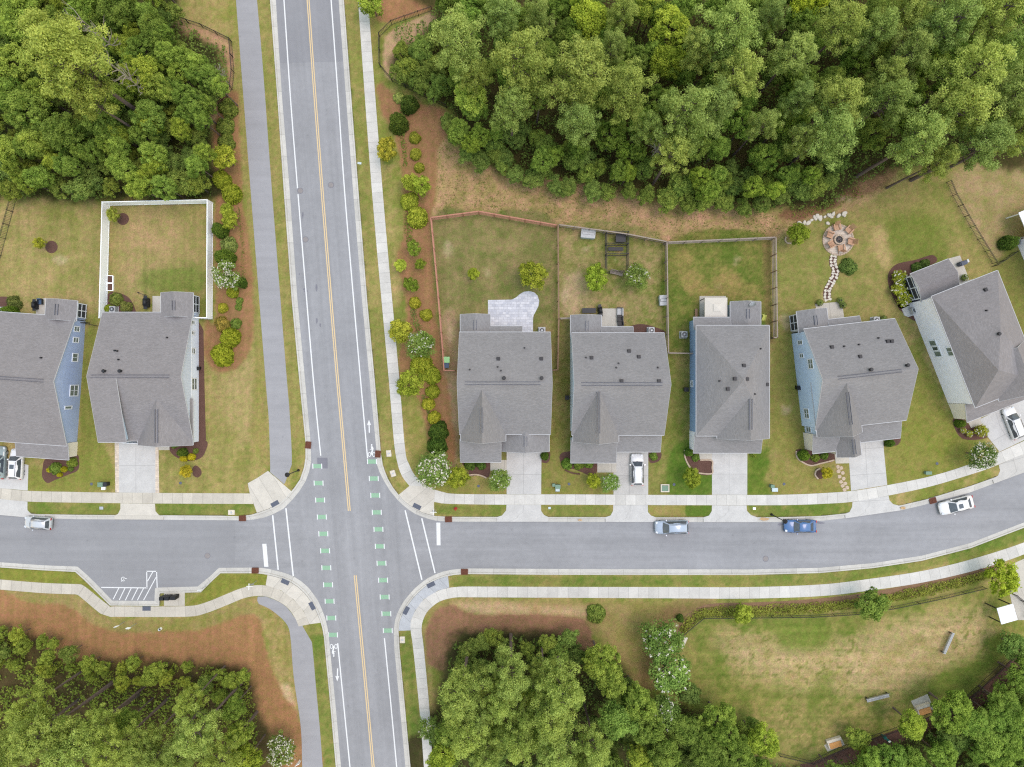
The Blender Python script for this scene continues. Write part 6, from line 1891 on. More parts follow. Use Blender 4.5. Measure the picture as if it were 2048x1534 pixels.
for x, y, lb in ((600,381,"manhole cover at the gap in the left white line"),(661.6,369.5,"manhole cover right of the yellow line, upper main road"),(610.5,478.5,"manhole cover in the left lane below the gap in the white line"),
             (414,1112,"manhole cover in the left street"),(1532,1118,"manhole cover in the right street")): manhole(x, y, lb)
def pad(px, py, rz, label, w=1.15, d=.62):
    x, y = P2(px, py); o = empty("tactile_pad", (x, y, .036), R_(rz), label, "tactile pad", "tactile pads at the kerb ramps")
    m = MB(); m.box((0,0,0), (w, d, .03)); m.build("plate", M['slate'], o)
    m = MB()
    for i in range(9):
        for j in range(5): m.cyl((-w/2+.08+i*(w-.16)/8, -d/2+.08+j*(d-.16)/4, .012), .035, .022, .015, 6)
    m.build("domes", M['slate'], o)
for x, y, a, lb in ((550,1007.4,29,"dark tactile pad on the upper left corner ramp"),(833.9,1012.9,-27,"dark tactile pad on the upper right corner ramp"),(570.5,1163.6,-24,"dark tactile pad at the lower left corner, upper of two"),
                (624.3,1211.7,-62,"dark tactile pad at the lower left corner, lower of two"),(861.9,1169.3,25,"dark tactile pad at the lower right corner, upper of two"),(812.4,1221,62,"dark tactile pad at the lower right corner, lower of two"),
                (293.4,1216.8,0,"dark tactile pad behind the accessible parking bay")): pad(x, y, a, lb)
def street_lamp(px, py, label, h=4.4):
    x, y = P2(px, py); o = empty("street_lamp", (x, y, 0), 0, label, "street lamp", "black street lamps")
    m = MB(); m.cyl((0,0,0), .2, .12, .5, 12); m.cyl((0,0,.5), .075, .05, h-.5, 10); m.build("pole", M['dark'], o)
    m = MB(); m.cyl((0,0,h), .16, .24, .12, 8); m.cyl((0,0,h+.55), .34, .05, .3, 8); m.cyl((0,0,h+.85), .04, .02, .12, 6)
    for i in range(4): m.bar((.2*math.cos(i*1.571),.2*math.sin(i*1.571),h+.1),(.26*math.cos(i*1.571),.26*math.sin(i*1.571),h+.57),.03)
    m.build("lantern", M['dark'], o)
    m = MB(); m.cyl((0,0,h+.12), .17, .22, .43, 8); m.build("lamp_glass", M['glass'], o)
street_lamp(597, 940.5, "black street lamp beside the asphalt path at the crossing")
street_lamp(1543, 1029, "black street lamp leaning over the blue sedan")
def sign_post(px, py, label, kind):
    x, y = P2(px, py); o = empty("street_sign", (x, y, 0), rng.uniform(-.2,.2), label, "sign", "small signs on posts")
    m = MB(); m.cyl((0,0,0), .035, .035, 2.6, 8); m.build("post", M['steel'], o)
    if kind == 'street':
        m = MB(); m.box((0,0,2.75), (.9,.03,.2)); m.box((0,0,2.98), (.03,.9,.2)); m.build("name_plates", M['vinyl'], o)
        m = MB(); m.cyl((0,.05,2.1), .36, .36, .03, 8, axis=(0,1,0)); m.build("sign_plate", M['steel'], o)
    else:
        m = MB(); m.box((0,.05,2.1), (.5,.03,.62)); m.build("sign_plate", M['vinyl'], o)
sign_post(514, 1161, "street name sign on a post at the lower left corner", 'street')
sign_post(871.5, 1017.5, "small sign post at the upper right corner beside the hydrant", 'street')
for x, y, lb in ((250,1243,"left white sign panel behind the parking bay"),(273,1246.5,"right white sign panel behind the parking bay"),(413,1171.5,"small white sign beside the mailboxes")): sign_post(x, y, lb, 'panel')
def hydrant(px, py):
    x, y = P2(px, py); M['hyd'] = plain("hydrant_red", C(190,60,55), .5)
    o = empty("fire_hydrant", (x, y, 0), 0, "red fire hydrant on the grass verge near the first driveway", "hydrant")
    m = MB(); m.cyl((0,0,0), .2, .2, .08, 12); m.cyl((0,0,.08), .14, .13, .5, 12); m.cyl((0,0,.58), .17, .05, .2, 12); m.build("barrel", M['hyd'], o)
    m = MB(); m.cyl((-.28,0,.42), .07, .07, .56, 8, axis=(1,0,0)); m.cyl((0,-.26,.36), .09, .09, .26, 8, axis=(0,1,0)); m.build("nozzles", M['hyd'], o)
hydrant(911.5, 1016.5)
M['box_green'] = plain("utility_green", C(120,150,130), .6); M['box_pale'] = plain("utility_pale", C(205,222,228), .6)
def ubox(px, py, w, d, h, mat, label, name="utility_box", rz=0, cat="utility box"):
    x, y = P2(px, py); o = empty(name, (x, y, 0), R_(rz), label, cat, "utility boxes and covers on the lawns")
    m = MB(); m.box((0,0,h*.46), (w, d, h*.92)); m.build("casing", M[mat], o, bevel=.03)
    m = MB(); m.box((0,0,h*.94), (w+.06, d+.06, h*.1)); m.build("lid", M[mat], o, bevel=.02)
for x, y, w, d, h, mt, lb in ((206.5,968,.7,.6,.8,'box_green',"left green utility box on the lawn by the tan driveway crossing"),(217,967,.45,.5,.9,'dark',"dark utility pedestal on the lawn by the tan driveway crossing"),(209,976,.5,.4,.35,'vinyl',"white utility box below the green ones on the left lawn"),
    (1107,969,.35,.35,.7,'box_green',"small green pedestal on the lawn between the first two driveways"),(1115,972,.7,.5,.8,'box_green',"larger green utility box between the first two driveways"),(1115,978.5,.55,.5,.3,'box_pale',"pale lid below the green box between the first two driveways"),
    (1541,971,.45,.4,.9,'box_green',"dark green pedestal on the lawn right of the hipped house's driveway"),(1548.5,979,.8,.5,.3,'box_pale',"pale rectangular lid on the lawn right of the hipped house's driveway"),
    (1853,945,.8,.4,.6,'box_green',"utility box on the lawn beside the curved pavement"),(203,1016,.5,.35,.06,'steel',"grey flat lid on the left grass verge"),(1099,1016,.3,.25,.05,'box_pale',"small pale lid on the verge right of the first driveway crossing"),
    (1508.5,1017,.35,.25,.05,'vinyl',"small white lid on the verge right of the hipped house's driveway")):
    ubox(x, y, w, d, h, mt, lb)
def cover_lid(px, py, label, rz=0, w=.75, d=.95):
    x, y = P2(px, py); o = empty("access_cover", (x, y, 0), R_(rz), label, "access cover", "concrete access covers on the verges")
    m = MB(); m.box((0,0,.02), (w, d, .1)); m.build("slab", M['stone'], o, bevel=.08)
    m = MB(); m.cyl((0,0,.07), .14, .14, .02, 12); m.build("ring", M['steel'], o)
cover_lid(777.6, 907, "pale concrete cover on the verge beside the bicycle emblem", 4)
cover_lid(786, 947, "pale concrete cover on the verge at the bend of the pavement", 18)
cover_lid(804.7, 1279.5, "pale concrete cover on the verge right of the lower main road", 0)
cover_lid(463, 1025, "white concrete cover on the left street's verge", 90)
x, y = P2(1329.5, 976); o = empty("planter_vault", (x, y, 0), 0, "square grey utility vault on the lawn right of the white car", "utility box")
m = MB()
for sx_ in (-1, 1): m.box((sx_*.53, 0, .12), (.14, 1.1, .24)); m.box((0, sx_*.48, .12), (.92, .14, .235))
m.build("rim", M['stone'], o); m = MB(); m.box((0, -.05, .1), (.9, .8, .14)); m.build("lid", M['box_green'], o)
# mailboxes
for i, (x, y, lb) in enumerate(((333.5,1191.5,"left one of three dark cluster mailboxes"),(342,1191.3,"middle one of three dark cluster mailboxes"),(355,1190.5,"right one of three dark cluster mailboxes"))):
    wx, wy = P2(x, y); o = empty("cluster_mailbox", (wx, wy, .02), 0, lb, "mailbox", "mailboxes on the concrete pad")
    m = MB(); m.box((0,0,.9), (.78,.46,1.1)); m.build("cabinet", M['black'], o, bevel=.03)
    m = MB(); m.box((0,0,.18), (.3,.3,.36)); m.box((0,0,.02), (.5,.4,.04)); m.build("pedestal", M['black'], o)
    m = MB()
    for r_i in range(5):
        for c_i in range(3): m.box((-.24+c_i*.24, -.24, .5+r_i*.2), (.21,.02,.17))
    m.build("doors", M['dark'], o)
# air conditioners
def ac(px, py, label, w=.85, rz=0):
    x, y = P2(px, py); o = empty("air_conditioner", (x, y, 0), R_(rz), label, "air conditioner", "air conditioners beside the houses")
    m = MB(); m.box((0,0,.45), (w,w,.8)); m.box((0,0,.02), (w+.2,w+.2,.1)); m.build("casing", M['ac'], o, bevel=.04)
    m = MB(); m.cyl((0,0,.855), w*.38, w*.38, .02, 20); m.build("fan_well", M['dark'], o)
    m = MB(); m.cyl((0,0,.875), w*.14, w*.14, .02, 12)
    for i in range(8): a = i*math.pi/4; m.bar((0,0,.885),(w*.38*math.cos(a), w*.38*math.sin(a), .885), .025)
    m.build("fan_guard", M['steel'], o)
for x, y, lb, a in ((1083.5,661.5,"air conditioner behind the first house",0),(1301,661.5,"air conditioner behind the second house",0),(1366,669.5,"air conditioner on the grass left of the blue hipped house",0),(1748,641,"air conditioner behind the light blue house",6),
                 (230.5,619.5,"air conditioner behind the pale grey house",0),(6,621,"air conditioner behind the slate blue house",0),(1824,621,"air conditioner on a white pad by the angled house",22),(2036,483,"air conditioner against the white house at the right edge",23)):
    ac(x, y, lb, rz=a)
sheet("ac_pad", [(1803,618),(1818,611),(1833,617),(1838,627),(1816,634),(1808,631)], M['walk'], .05)
# small things beside house walls
M['green_bin'] = plain("bin_green", C(170,228,160), .5); M['blue_bin'] = plain("bin_blue", C(70,95,125), .5)
def bin_(px, py, mat, label, w=.6, h=1.05, name="wheelie_bin"):
    x, y = P2(px, py); o = empty(name, (x, y, 0), 0, label, "bin", "bins beside the houses")
    m = MB(); m.add([(-w*.4,-w*.4,.05),(w*.4,-w*.4,.05),(w*.4,w*.4,.05),(-w*.4,w*.4,.05),(-w/2,-w/2,h*.92),(w/2,-w/2,h*.92),(w/2,w/2,h*.92),(-w/2,w/2,h*.92)], [(0,3,2,1),(4,5,6,7),(0,1,5,4),(1,2,6,5),(2,3,7,6),(3,0,4,7)]); m.build("body", M[mat], o)
    m = MB(); m.box((0,0,h*.96), (w+.1,w+.1,.08)); m.build("lid", M[mat], o, bevel=.02)
    m = MB()
    for s_ in (-1,1): m.cyl((s_*w*.36,w*.42,.12), .11, .11, .06, 10, axis=(1,0,0))
    m.build("wheels", M['tyre'], o)
bin_(894.5, 720, 'green_bin', "bright green lidded bin in the corner of the red fence", .75)
bin_(894, 731.5, 'blue_bin', "dark blue bin below the green lidded one", .6)
bin_(1133.5, 795, 'dark', "dark bin left of the second house", .5)
bin_(1369.5, 779, 'dark', "dark bin left of the blue hipped house", .5)
bin_(1592.5, 775.5, 'black', "black bin at the foot of the light blue gable", .5)
bin_(400, 737, 'black', "black bin at the foot of the pale grey wall", .4, .7)
def box_bench(px, py, w, d, h, mat, label, rz=0, name="storage_box"):
    x, y = P2(px, py); o = empty(name, (x, y, 0), R_(rz), label, "storage box", "garden storage boxes")
    m = MB(); m.box((0,0,h*.44), (w,d,h*.88)); m.build("body", M['box_pale'], o, bevel=.03)
    m = MB(); m.box((0,0,h*.92), (w+.1,d+.1,.1)); m.box((0,0,h*.98), (w*.9,d*.3,.06)); m.build("lid", M[mat], o, bevel=.03)
box_bench(1175, 470, 1.9, 1.15, 1.1, 'ac', "grey lidded storage box at the back fence left of the kennel", -5)
box_bench(1324, 602, .95, 1.35, 1.0, 'ac', "pale storage box against the fence of the kennel yard", 3)
# dog kennel
x0, y0 = P2(1210.5, 546); x1, y1 = P2(1253.5, 468)
o = empty("dog_kennel", ((x0+x1)/2, (y0+y1)/2, 0), 0, "black framed wire dog kennel in the second back yard", "dog kennel")
hx, hy, kh = abs(x1-x0)/2, abs(y1-y0)/2, 1.8
m = MB()
for yy in (-hy, -hy*.0-.3, hy*.4, hy):
    for zz in (.1, kh): m.bar((-hx,yy,zz),(hx,yy,zz),.07)
for sx_ in (-1,1):
    for zz in (.1, kh*.5, kh): m.bar((sx_*hx,-hy,zz),(sx_*hx,hy,zz),.06)
    for yy in (-hy,-.3,hy*.4,hy): m.bar((sx_*hx,yy,0),(sx_*hx,yy,kh),.07)
m.build("frame", M['dark'], o)
m = MB()
for sx_ in (-1,1):
    for i in range(36): q = -hy + i*hy*2/36; m.bar((sx_*hx,q,.1),(sx_*hx,q,kh),.02)
for yy in (-hy,-.3,hy*.4,hy):
    for i in range(20): q = -hx + i*hx*2/20; m.bar((q,yy,.1),(q,yy,kh),.02)
m.build("wire_mesh", M['dark'], o)
m = MB(); m.box((hx*.35, hy*.72, .45), (1.2,.9,.9)); m.box((hx*.35, hy*.72, .93), (1.4,1.1,.08)); m.build("kennel_box", M['dark'], o)
m = MB(); m.box((-.1, hy*.2, .5), (2.1,.5,.06)); m.build("shelf", M['dark'], o)
# slide below the kennel
x, y = P2(1232, 547); o = empty("garden_bench", (x, y, 0), R_(-14), "weathered grey bench under the end of the dog kennel", "bench")
m = MB()
for i in range(3): m.box((0,-.16+i*.16,.45), (1.8,.13,.05))
m.build("seat", M['wood_grey'], o)
m = MB()
for i in range(2): m.box((0,.3,.62+i*.18), (1.8,.05,.14))
m.build("backrest", M['wood_grey'], o)
for sx_ in (-.8,.8):
    m = MB(); m.box((sx_,0,.22), (.1,.5,.44)); m.build("leg", M['wood_grey'], o)
# patio furniture of the second house
def umbrella(px, py, label, top=False):
    x, y = P2(px, py); o = empty("closed_parasol", (x, y, 0), 0, label, "parasol")
    m = MB(); m.cyl((0,0,0), .32, .32, .1, 14); m.cyl((0,0,.1), .03, .03, 2.5, 8); m.build("pole", M['dark'], o)
    m = MB(); m.cyl((0,0,.9), .2, .28, .5, 10); m.cyl((0,0,1.4), .28, .05, 1.1, 10); m.build("canopy", M['dark'], o, smooth=True)
def grill(px, py, label, rz=0, s=1.0):
    x, y = P2(px, py); o = empty("barbecue_grill", (x, y, 0), R_(rz), label, "barbecue grill", "covered grills on the patios")
    m = MB(); m.box((0,0,.5*s), (.6*s,1.3*s,.9*s)); m.build("cabinet", M['black'], o, bevel=.06)
    m = MB(); m.cyl((0,-.45*s,1.0*s), .3*s, .3*s, .9*s, 12, axis=(0,1,0)); m.build("hood", M['black'], o, smooth=True)
    m = MB()
    for sd in (-1,1): m.box((0,sd*.8*s,.85*s), (.5*s,.3*s,.05))
    m.build("side_shelf", M['dark'], o)
grill(1199.5, 622, "dark covered grill at the left end of the second house's patio", 8, .9)
def lounge(px, py, w, label, rz, mat, n=2):
    x, y = P2(px, py); o = empty("outdoor_sofa", (x, y, 0), R_(rz), label, "sofa", "patio seats")
    m = MB(); m.box((0,0,.3), (w,.75,.14)); m.build("seat", M[mat], o, bevel=.03)
    m = MB(); m.box((0,.36,.55), (w,.14,.5)); m.build("backrest", M[mat], o, bevel=.03)
    for sd in (-1,1):
        m = MB(); m.box((sd*(w/2+.06),0,.42), (.12,.8,.3)); m.build("armrest", M['dark'], o, bevel=.02)
    for sx_ in (-1,1):
        for sy in (-1,1):
            m = MB(); m.box((sx_*w*.42,sy*.3,.11), (.07,.07,.23)); m.build("leg", M['dark'], o)
lounge(1239, 625, 1.1, "pale cushioned seat at the corner of the second house's patio", -90, 'ac')
lounge(1239, 637, .7, "upper of two dark patio chairs by the second house", -90, 'black')
lounge(1240, 647, .65, "lower of two dark patio chairs by the second house", -80, 'black')
x, y = P2(1177, 622); o = empty("garden_table", (x, y, 0), 0, "low dark table beside the rear porch of the second house", "table")
m = MB(); m.box((0,0,.6), (1.9,.7,.05)); m.build("tabletop", M['dark'], o)
for sx_ in (-.85,.85):
    for sy in (-.28,.28):
        m = MB(); m.box((sx_,sy,.29), (.06,.06,.58)); m.build("leg", M['dark'], o)
grill(297, 606, "black covered grill behind the pale grey house", 0, 1.0)
x, y = P2(285, 588); o = empty("garden_rake_stand", (x, y, 0), R_(-20), "grey folding rack on the grass behind the pale grey house", "rack")
m = MB(); m.bar((-.5,0,.5),(.5,0,.5),.06); m.bar((-.5,0,.5),(-.5,.1,0),.05); m.bar((.5,0,.5),(.5,.1,0),.05); m.bar((-.5,-.1,0),(-.5,0,.5),.05); m.bar((.5,-.1,0),(.5,0,.5),.05); m.build("frame", M['dark'], o)
grill(75, 611, "black grill with a white dome behind the slate blue house", 0, .85)
lounge(84, 604, .5, "small blue seat on the patio of the slate blue house", 0, 'blue_bin')
# raised garden beds by the white fence
for yy, lb in ((559,"upper white framed raised bed against the white fence"),(574.5,"lower white framed raised bed against the white fence")):
    x, y = P2(222, yy); o = empty("raised_bed", (x, y, 0), R_(-1), lb, "raised bed", "white framed raised beds")
    m = MB()
    for sx_ in (-1,1): m.box((sx_*.4,0,.15), (.08,1.02,.3)); m.box((0,sx_*.5,.15), (.74,.08,.295))
    m.build("frame", M['vinyl'], o); m = MB(); m.box((0,0,.1), (.74,.94,.16)); m.build("soil", M['mulch'], o)
# canopy behind the hipped house
x, y = P(1433, 616, 2.7)[:2]; o = empty("patio_canopy", (x, y, 0), 0, "square beige fabric canopy behind the blue hipped house", "canopy")
cw, cd = 1.55, 1.45
m = MB(); m.add([(-cw,-cd,2.5),(cw,-cd,2.5),(cw,cd,2.5),(-cw,cd,2.5),(-.4,-.4,2.95),(.4,-.4,2.95),(.4,.4,2.95),(-.4,.4,2.95),(-cw,-cd,2.3),(cw,-cd,2.3),(cw,cd,2.3),(-cw,cd,2.3)], [(0,1,5,4),(1,2,6,5),(2,3,7,6),(3,0,4,7),(4,5,6,7),(0,8,9,1),(1,9,10,2),(2,10,11,3),(3,11,8,0)]); m.build("roof_fabric", M['canvas'], o)
m = MB(); m.add([(-.5,-.5,3.0),(.5,-.5,3.0),(.5,.5,3.0),(-.5,.5,3.0),(0,0,3.18)], [(0,1,4),(1,2,4),(2,3,4),(3,0,4)]); m.build("vent_cap", M['canvas'], o)
for sx_ in (-1,1):
    for sy in (-1,1):
        m = MB(); m.bar((sx_*(cw-.08),sy*(cd-.08),0),(sx_*(cw-.08),sy*(cd-.08),2.45),.09); m.build("post", M['dark'], o)
# satellite dish
l, n = h5.hit(1503, 611)
o = empty("satellite_dish", h5.Mw @ l, R_(35), "grey satellite dish on the rear roof of the blue hipped house", "satellite dish")
m = MB()
rings = [(0.02,0),(.2,.03),(.36,.1),(.45,.17)]
vs = []; fs = []
for r_i, zz in rings:
    for i in range(16): a = i*math.pi/8; vs.append((r_i*math.cos(a), zz, r_i*math.sin(a)))
for k in range(3):
    for i in range(16): fs.append((k*16+i, k*16+(i+1)%16, (k+1)*16+(i+1)%16, (k+1)*16+i))
m.add([Matrix.Rotation(R_(40),3,'X') @ Vector(v) + Vector((0,0,.6)) for v in vs], fs); m.build("reflector", M['steel'], o, smooth=True)
m = MB(); m.bar((0,0,0),(0,0,.6),.05); m.bar((0,0,.3),(0,.6,.75),.04); m.box((0,.62,.78),(.1,.12,.1)); m.build("mast", M['steel'], o)
x, y = P2(1526, 635); o = empty("play_panel", (x, y, 0), 0, "small yellow green toy slide right of the rear porch of the hipped house", "toy slide")
M['lemon'] = plain("lemon_plastic", C(225,230,120), .5)
m = MB(); m.add([(-.35,-.6,.05),(.35,-.6,.05),(.35,.3,1.0),(-.35,.3,1.0)], [(0,1,2,3)]); m.bar((-.35,-.6,.1),(-.35,.3,1.05),.07,.16); m.bar((.35,-.6,.1),(.35,.3,1.05),.07,.16); m.build("chute", M['lemon'], o); o.scale = (.7,.7,.7)
m = MB()
for i in range(4): m.bar((-.3,.35+.08*(3-i),.25*i+.1),(.3,.35+.08*(3-i),.25*i+.1),.05)
for sx_ in (-.3,.3): m.bar((sx_,.65,0),(sx_,.35,1.0),.06)
m.build("ladder", M['lemon'], o)
x, y = P2(1391, 628); o = empty("wood_steps", (x, y, 0), 0, "short brown wooden bench at the left edge of the canopy patio", "bench")
m = MB(); m.box((0,0,.42),(.35,1.4,.06)); m.build("seat", M['wood_brown'], o)
for sy in (-.6,.6):
    m = MB(); m.box((0,sy,.2),(.3,.08,.4)); m.build("leg", M['wood_brown'], o)
x, y = P2(1920, 528); o = empty("covered_grill", (x, y, 0), R_(20), "grey covered grill on the rear patio of the angled house", "barbecue grill")
m = MB(); m.box((0,0,.5),(1.1,.6,1.0)); m.build("cover", M['slate'], o, bevel=.12); m = MB(); m.box((.62,.1,.9),(.25,.45,.06)); m.build("side_shelf", M['steel'], o)
for x, y, lb in ((1637,606,"potted plants left of the flagstone path's end"),(1678,602,"potted plants right of the flagstone path's end"),(1683,611,"lower potted plant beside the light blue house's patio"),(1925,556,"potted plants on the rear patio of the angled house"),(1764,638,"potted plant beside the air conditioner of the light blue house")):
    wx, wy = P2(x, y); o = empty("potted_plant", (wx, wy, 0), 0, lb, "potted plant", "potted plants")
    m = MB(); m.cyl((0,0,0), .22, .32, .4, 12); m.build("pot", M['dark'], o)
    d = unit(160); d[:,2] = np.abs(d[:,2])
    leaf_object("foliage", d*np.array([.5,.5,.45]) + np.array([0,0,.4]), d, .1, .6, .3 + .4*nr.random(160), M['under_leaf'], o)
# fire pit terrace
fx, fy = P2(1676, 480)
ring = [(1676 + 30.5*math.cos(a), 480 + 30.5*math.sin(a)) for a in [i*math.pi/24 for i in range(48)]]
sheet("fire_pit_terrace", ring, M['paver_round'], .03)
m = MB()
for i in range(40):
    a0, a1 = i*math.pi/20 + .01, (i+1)*math.pi/20 - .01
    v = []
    for zz in (0, .13):
        for r_i in (2.0, 2.22): v += [(r_i*math.cos(a0), r_i*math.sin(a0), zz), (r_i*math.cos(a1), r_i*math.sin(a1), zz)]
    m.add(v, [(0,1,3,2),(4,6,7,5),(0,4,5,1),(2,3,7,6),(0,2,6,4),(1,5,7,3)])
e_ = m.build("stone_edging", M['stone_edge']); e_.location = (fx, fy, 0); tag(e_, "round stone edging of the fire pit terrace", "edging")
o = empty("fire_pit", (fx, fy, .03), 0, "round stone fire pit with a dark bowl in the middle of the chairs", "fire pit")
m = MB()
for lv in range(2):
    for i in range(14):
        a0, a1 = (i + .5*lv)*math.pi/7 + .02, (i + 1 + .5*lv)*math.pi/7 - .02
        v = []
        for zz in (lv*.2, lv*.2 + .19):
            for r_i in (.5, .72): v += [(r_i*math.cos(a0), r_i*math.sin(a0), zz), (r_i*math.cos(a1), r_i*math.sin(a1), zz)]
        m.add(v, [(0,1,3,2),(4,6,7,5),(0,4,5,1),(2,3,7,6),(0,2,6,4),(1,5,7,3)])
m.build("stone_ring", M['stone_edge'], o)
m = MB(); m.cyl((0,0,.05), .5, .5, .2, 20); m.build("fire_bowl", M['black'], o)
m = MB(); m.bar((-.3,-.1,.3),(.25,.2,.34),.09); m.bar((-.2,.25,.3),(.2,-.25,.36),.08); m.build("logs", M['bark'], o)
proto_ch = None
def z1(x, y): return (1548 + x/4.096, 360 + y/4.096)
for i, (x, y, lb) in enumerate(((505,393,"brown wooden chair on the upper left of the fire pit"),(602,415,"brown wooden chair on the upper right of the fire pit"),(617,508,"brown wooden chair right of the fire pit"),(540,560,"brown wooden chair below the fire pit"),(460,530,"brown wooden chair on the lower left of the fire pit"),(450,455,"brown wooden chair left of the fire pit"))):
    cx, cy = P2(*z1(x, y)); ang = math.atan2(fy - cy, fx - cx) - math.pi/2
    if proto_ch is None:
        o = empty("adirondack_chair", (0,0,0), 0, None, "chair", "chairs round the fire pit")
        m = MB()
        for k in range(5): m.box((0,.28-k*.13,.36-.025*k), (.55,.115,.03))
        m.build("seat", M['adirondack'], o)
        m = MB()
        for k in range(5): m.bar((-.24+k*.12,-.26,.26),(-.3+k*.15,-.62,.98 if k in (0,4) else 1.05),.1,.025)
        m.build("backrest", M['adirondack'], o)
        for sd in (-1,1):
            m = MB(); m.box((sd*.36,-.02,.56), (.14,.75,.03)); m.build("armrest", M['adirondack'], o)
            m = MB(); m.box((sd*.33,.3,.28), (.06,.1,.56)); m.build("leg", M['adirondack'], o)
            m = MB(); m.bar((sd*.33,.3,.3),(sd*.33,-.6,.04),.05,.12); m.build("leg", M['adirondack'], o)
        proto_ch = o
    else:
        o = copy_tree(proto_ch)
    o.location = (cx, cy, .035); o.rotation_euler = (0, 0, ang); o["label"] = lb; o.scale = (1.15,1.15,1.1)
# flagstone path
pc = catmull([(1667,512),(1666,528),(1671,540),(1669,553),(1662,565),(1655,580),(1654,592),(1656,600)], 8)
a, L = resample(pc, 16)
m = MB()
def stone_poly(m, cx, cy, r, rot, z0, z1_, n=7, sq=.8, seed=0):
    r_ = random.Random(seed)
    pts = []
    for i in range(n):
        t_ = 2*math.pi*i/n + r_.uniform(-.2,.2)
        q = r*r_.uniform(.82,1.12)
        x_, y_ = q*math.cos(t_), q*sq*math.sin(t_)
        pts.append((cx + x_*math.cos(rot) - y_*math.sin(rot), cy + x_*math.sin(rot) + y_*math.cos(rot)))
    m.add([(x_, y_, z0) for x_, y_ in pts] + [(x_, y_, z1_) for x_, y_ in pts], [tuple(range(n, 2*n))] + [(i,(i+1)%n,n+(i+1)%n,n+i) for i in range(n)])
for i in range(16):
    d = a[min(i+1,15)] - a[max(i-1,0)]; d /= np.hypot(*d) + 1e-9
    for s_ in (-1, 1, 0):
        if s_ == 0 and i % 3: continue
        q = a[i] + np.array([-d[1], d[0]]) * (s_*4.3 + rng.uniform(-.6,.6)) + d*rng.uniform(-1,1)
        stone_poly(m, *P2(*q), .25 if s_ else .14, rng.uniform(0,3), 0, .05, seed=i*3+s_)
tag(m.build("flagstone_path", M['stone']), kind='structure')
sheet("flagstone_bed", [tuple(p) for p in np.r_[a + np.array([-8,0]), (a + np.array([8,0]))[::-1]]], M['mulch'], .008, skirt=0)
# row of garden rocks at the wood edge
for i, (x, y) in enumerate(((1608,446),(1616,446),(1622,441),(1630,436),(1634,433),(1640,437),(1649,434),(1656,431),(1661,432),(1665,429),(1676,432),(1687,428),(1689,432),(1598,447),(1655,447))):
    m = MB(); r = rng.uniform(.25,.5)
    stone_poly(m, 0, 0, r, rng.uniform(0,3), -.1, rng.uniform(.18,.35), 7, .65, 50+i)
    o = m.build("garden_rock", M['stone'], bevel=.05); o.location = (*P2(x, y), 0)
    tag(o, "pale rock in the row of rocks at the wood edge behind the fire pit", "rock", "pale rocks behind the fire pit")
# stepping stones
for i, (x, y) in enumerate(((1675.5,933.5),(1682.5,936),(1677,942.5),(1685,945.5),(1679,953),(1687,957),(1681.5,963.5),(1690,967),(1685,971.5),(1694.5,975),(1689,979.5))):
    m = MB(); stone_poly(m, 0, 0, .3, 0, -.05, .05, 10, .95, 90+i)
    o = m.build("stepping_stone", M['stone_edge'], bevel=.02); o.location = (*P2(x, y), 0)
    tag(o, f"{ORD[i]} round stepping stone counted from the front walk of the light blue house", "stepping stone", "stepping stones beside the driveway")
# brick edging of front beds
def edging(pts, label, closed=False, mat='stone_edge'):
    c = catmull(pts, 8, closed); a_, L = resample(c + ([c[0]] if closed else []), max(8, int(len(pts)*7)))
    m = MB()
    for p, q in zip(a_, a_[1:]):
        A, B = Vector((*P2(*p), .06)), Vector((*P2(*q), .06)); m.bar(A, A.lerp(B, .94), .2, .14)
    tag(m.build("bed_edging", M[mat]), label, "edging", "stone edgings of planting beds")
edging([(1369,900),(1370,915),(1378,932),(1386,940)], "curved tan stone edging left of the hipped house's front bed")
edging([(1397,946),(1423,947),(1424,935),(1423,921),(1400,920)], "square tan edging of the reddish bed beside the driveway")
edging([(1592,902),(1594,915),(1606,925),(1622,931),(1640,927),(1668,920)], "wavy stone edging of the light blue house's front bed")
edging([(1640,937),(1632,941),(1630,950),(1636,958)], "half ring stone edging round the thin yellowing tree")
edging([(1572,474),(1570,480),(1574,486),(1583,487)], "half ring of stones at the green tree left of the fire pit")
edging([(938,950),(952,949),(965,952),(973,956)], "thin curved edging of the first house's front bed")
edging([(1130,940),(1145,946),(1160,948)], "thin curved edging of the second house's front bed", mat='mulch')
# park furniture
def park_bench(px, py, L, rz, label):
    x, y = P2(px, py); o = empty("park_bench", (x, y, 0), R_(rz), label, "bench", "grey metal benches in the park")
    m = MB()
    for k in range(4): m.box((0,-.2+k*.13,.45), (L,.09,.04))
    m.build("seat", M['steel'], o)
    m = MB()
    for k in range(3): m.box((0,.33+.03*k,.58+k*.15), (L,.04,.1))
    m.build("backrest", M['steel'], o)
    for sx_ in (-1,1):
        m = MB(); m.box((sx_*L*.46,.05,.22), (.08,.6,.44)); m.bar((sx_*L*.46,.3,.44),(sx_*L*.46,.42,.95),.07); m.build("leg", M['dark'], o)
park_bench(1752.5, 1393, 3.2, 14, "grey metal bench on the lower part of the park lawn")
park_bench(1893, 1284, 3.2, 66, "grey metal bench in the dry right half of the park lawn")
def wood_bench(px, py, rz, label):
    x, y = P2(px, py); o = empty("swing_seat", (x, y, 0), R_(rz), label, "bench", "orange wooden seats with pale back walls")
    m = MB(); m.box((0,-.25,.45), (1.7,.85,.08)); m.build("seat", M['wood_orange'], o, bevel=.02)
    m = MB(); m.box((0,.42,.26), (2.1,.42,.52)); m.build("back_wall", M['stone'], o, bevel=.03)
    m = MB(); m.box((-.95,-.1,.3), (.16,.9,.6)); m.build("armrest", M['stone'], o, bevel=.02)
    m = MB(); m.box((0,-.25,.2), (1.5,.6,.4)); m.build("plinth", M['dark'], o)
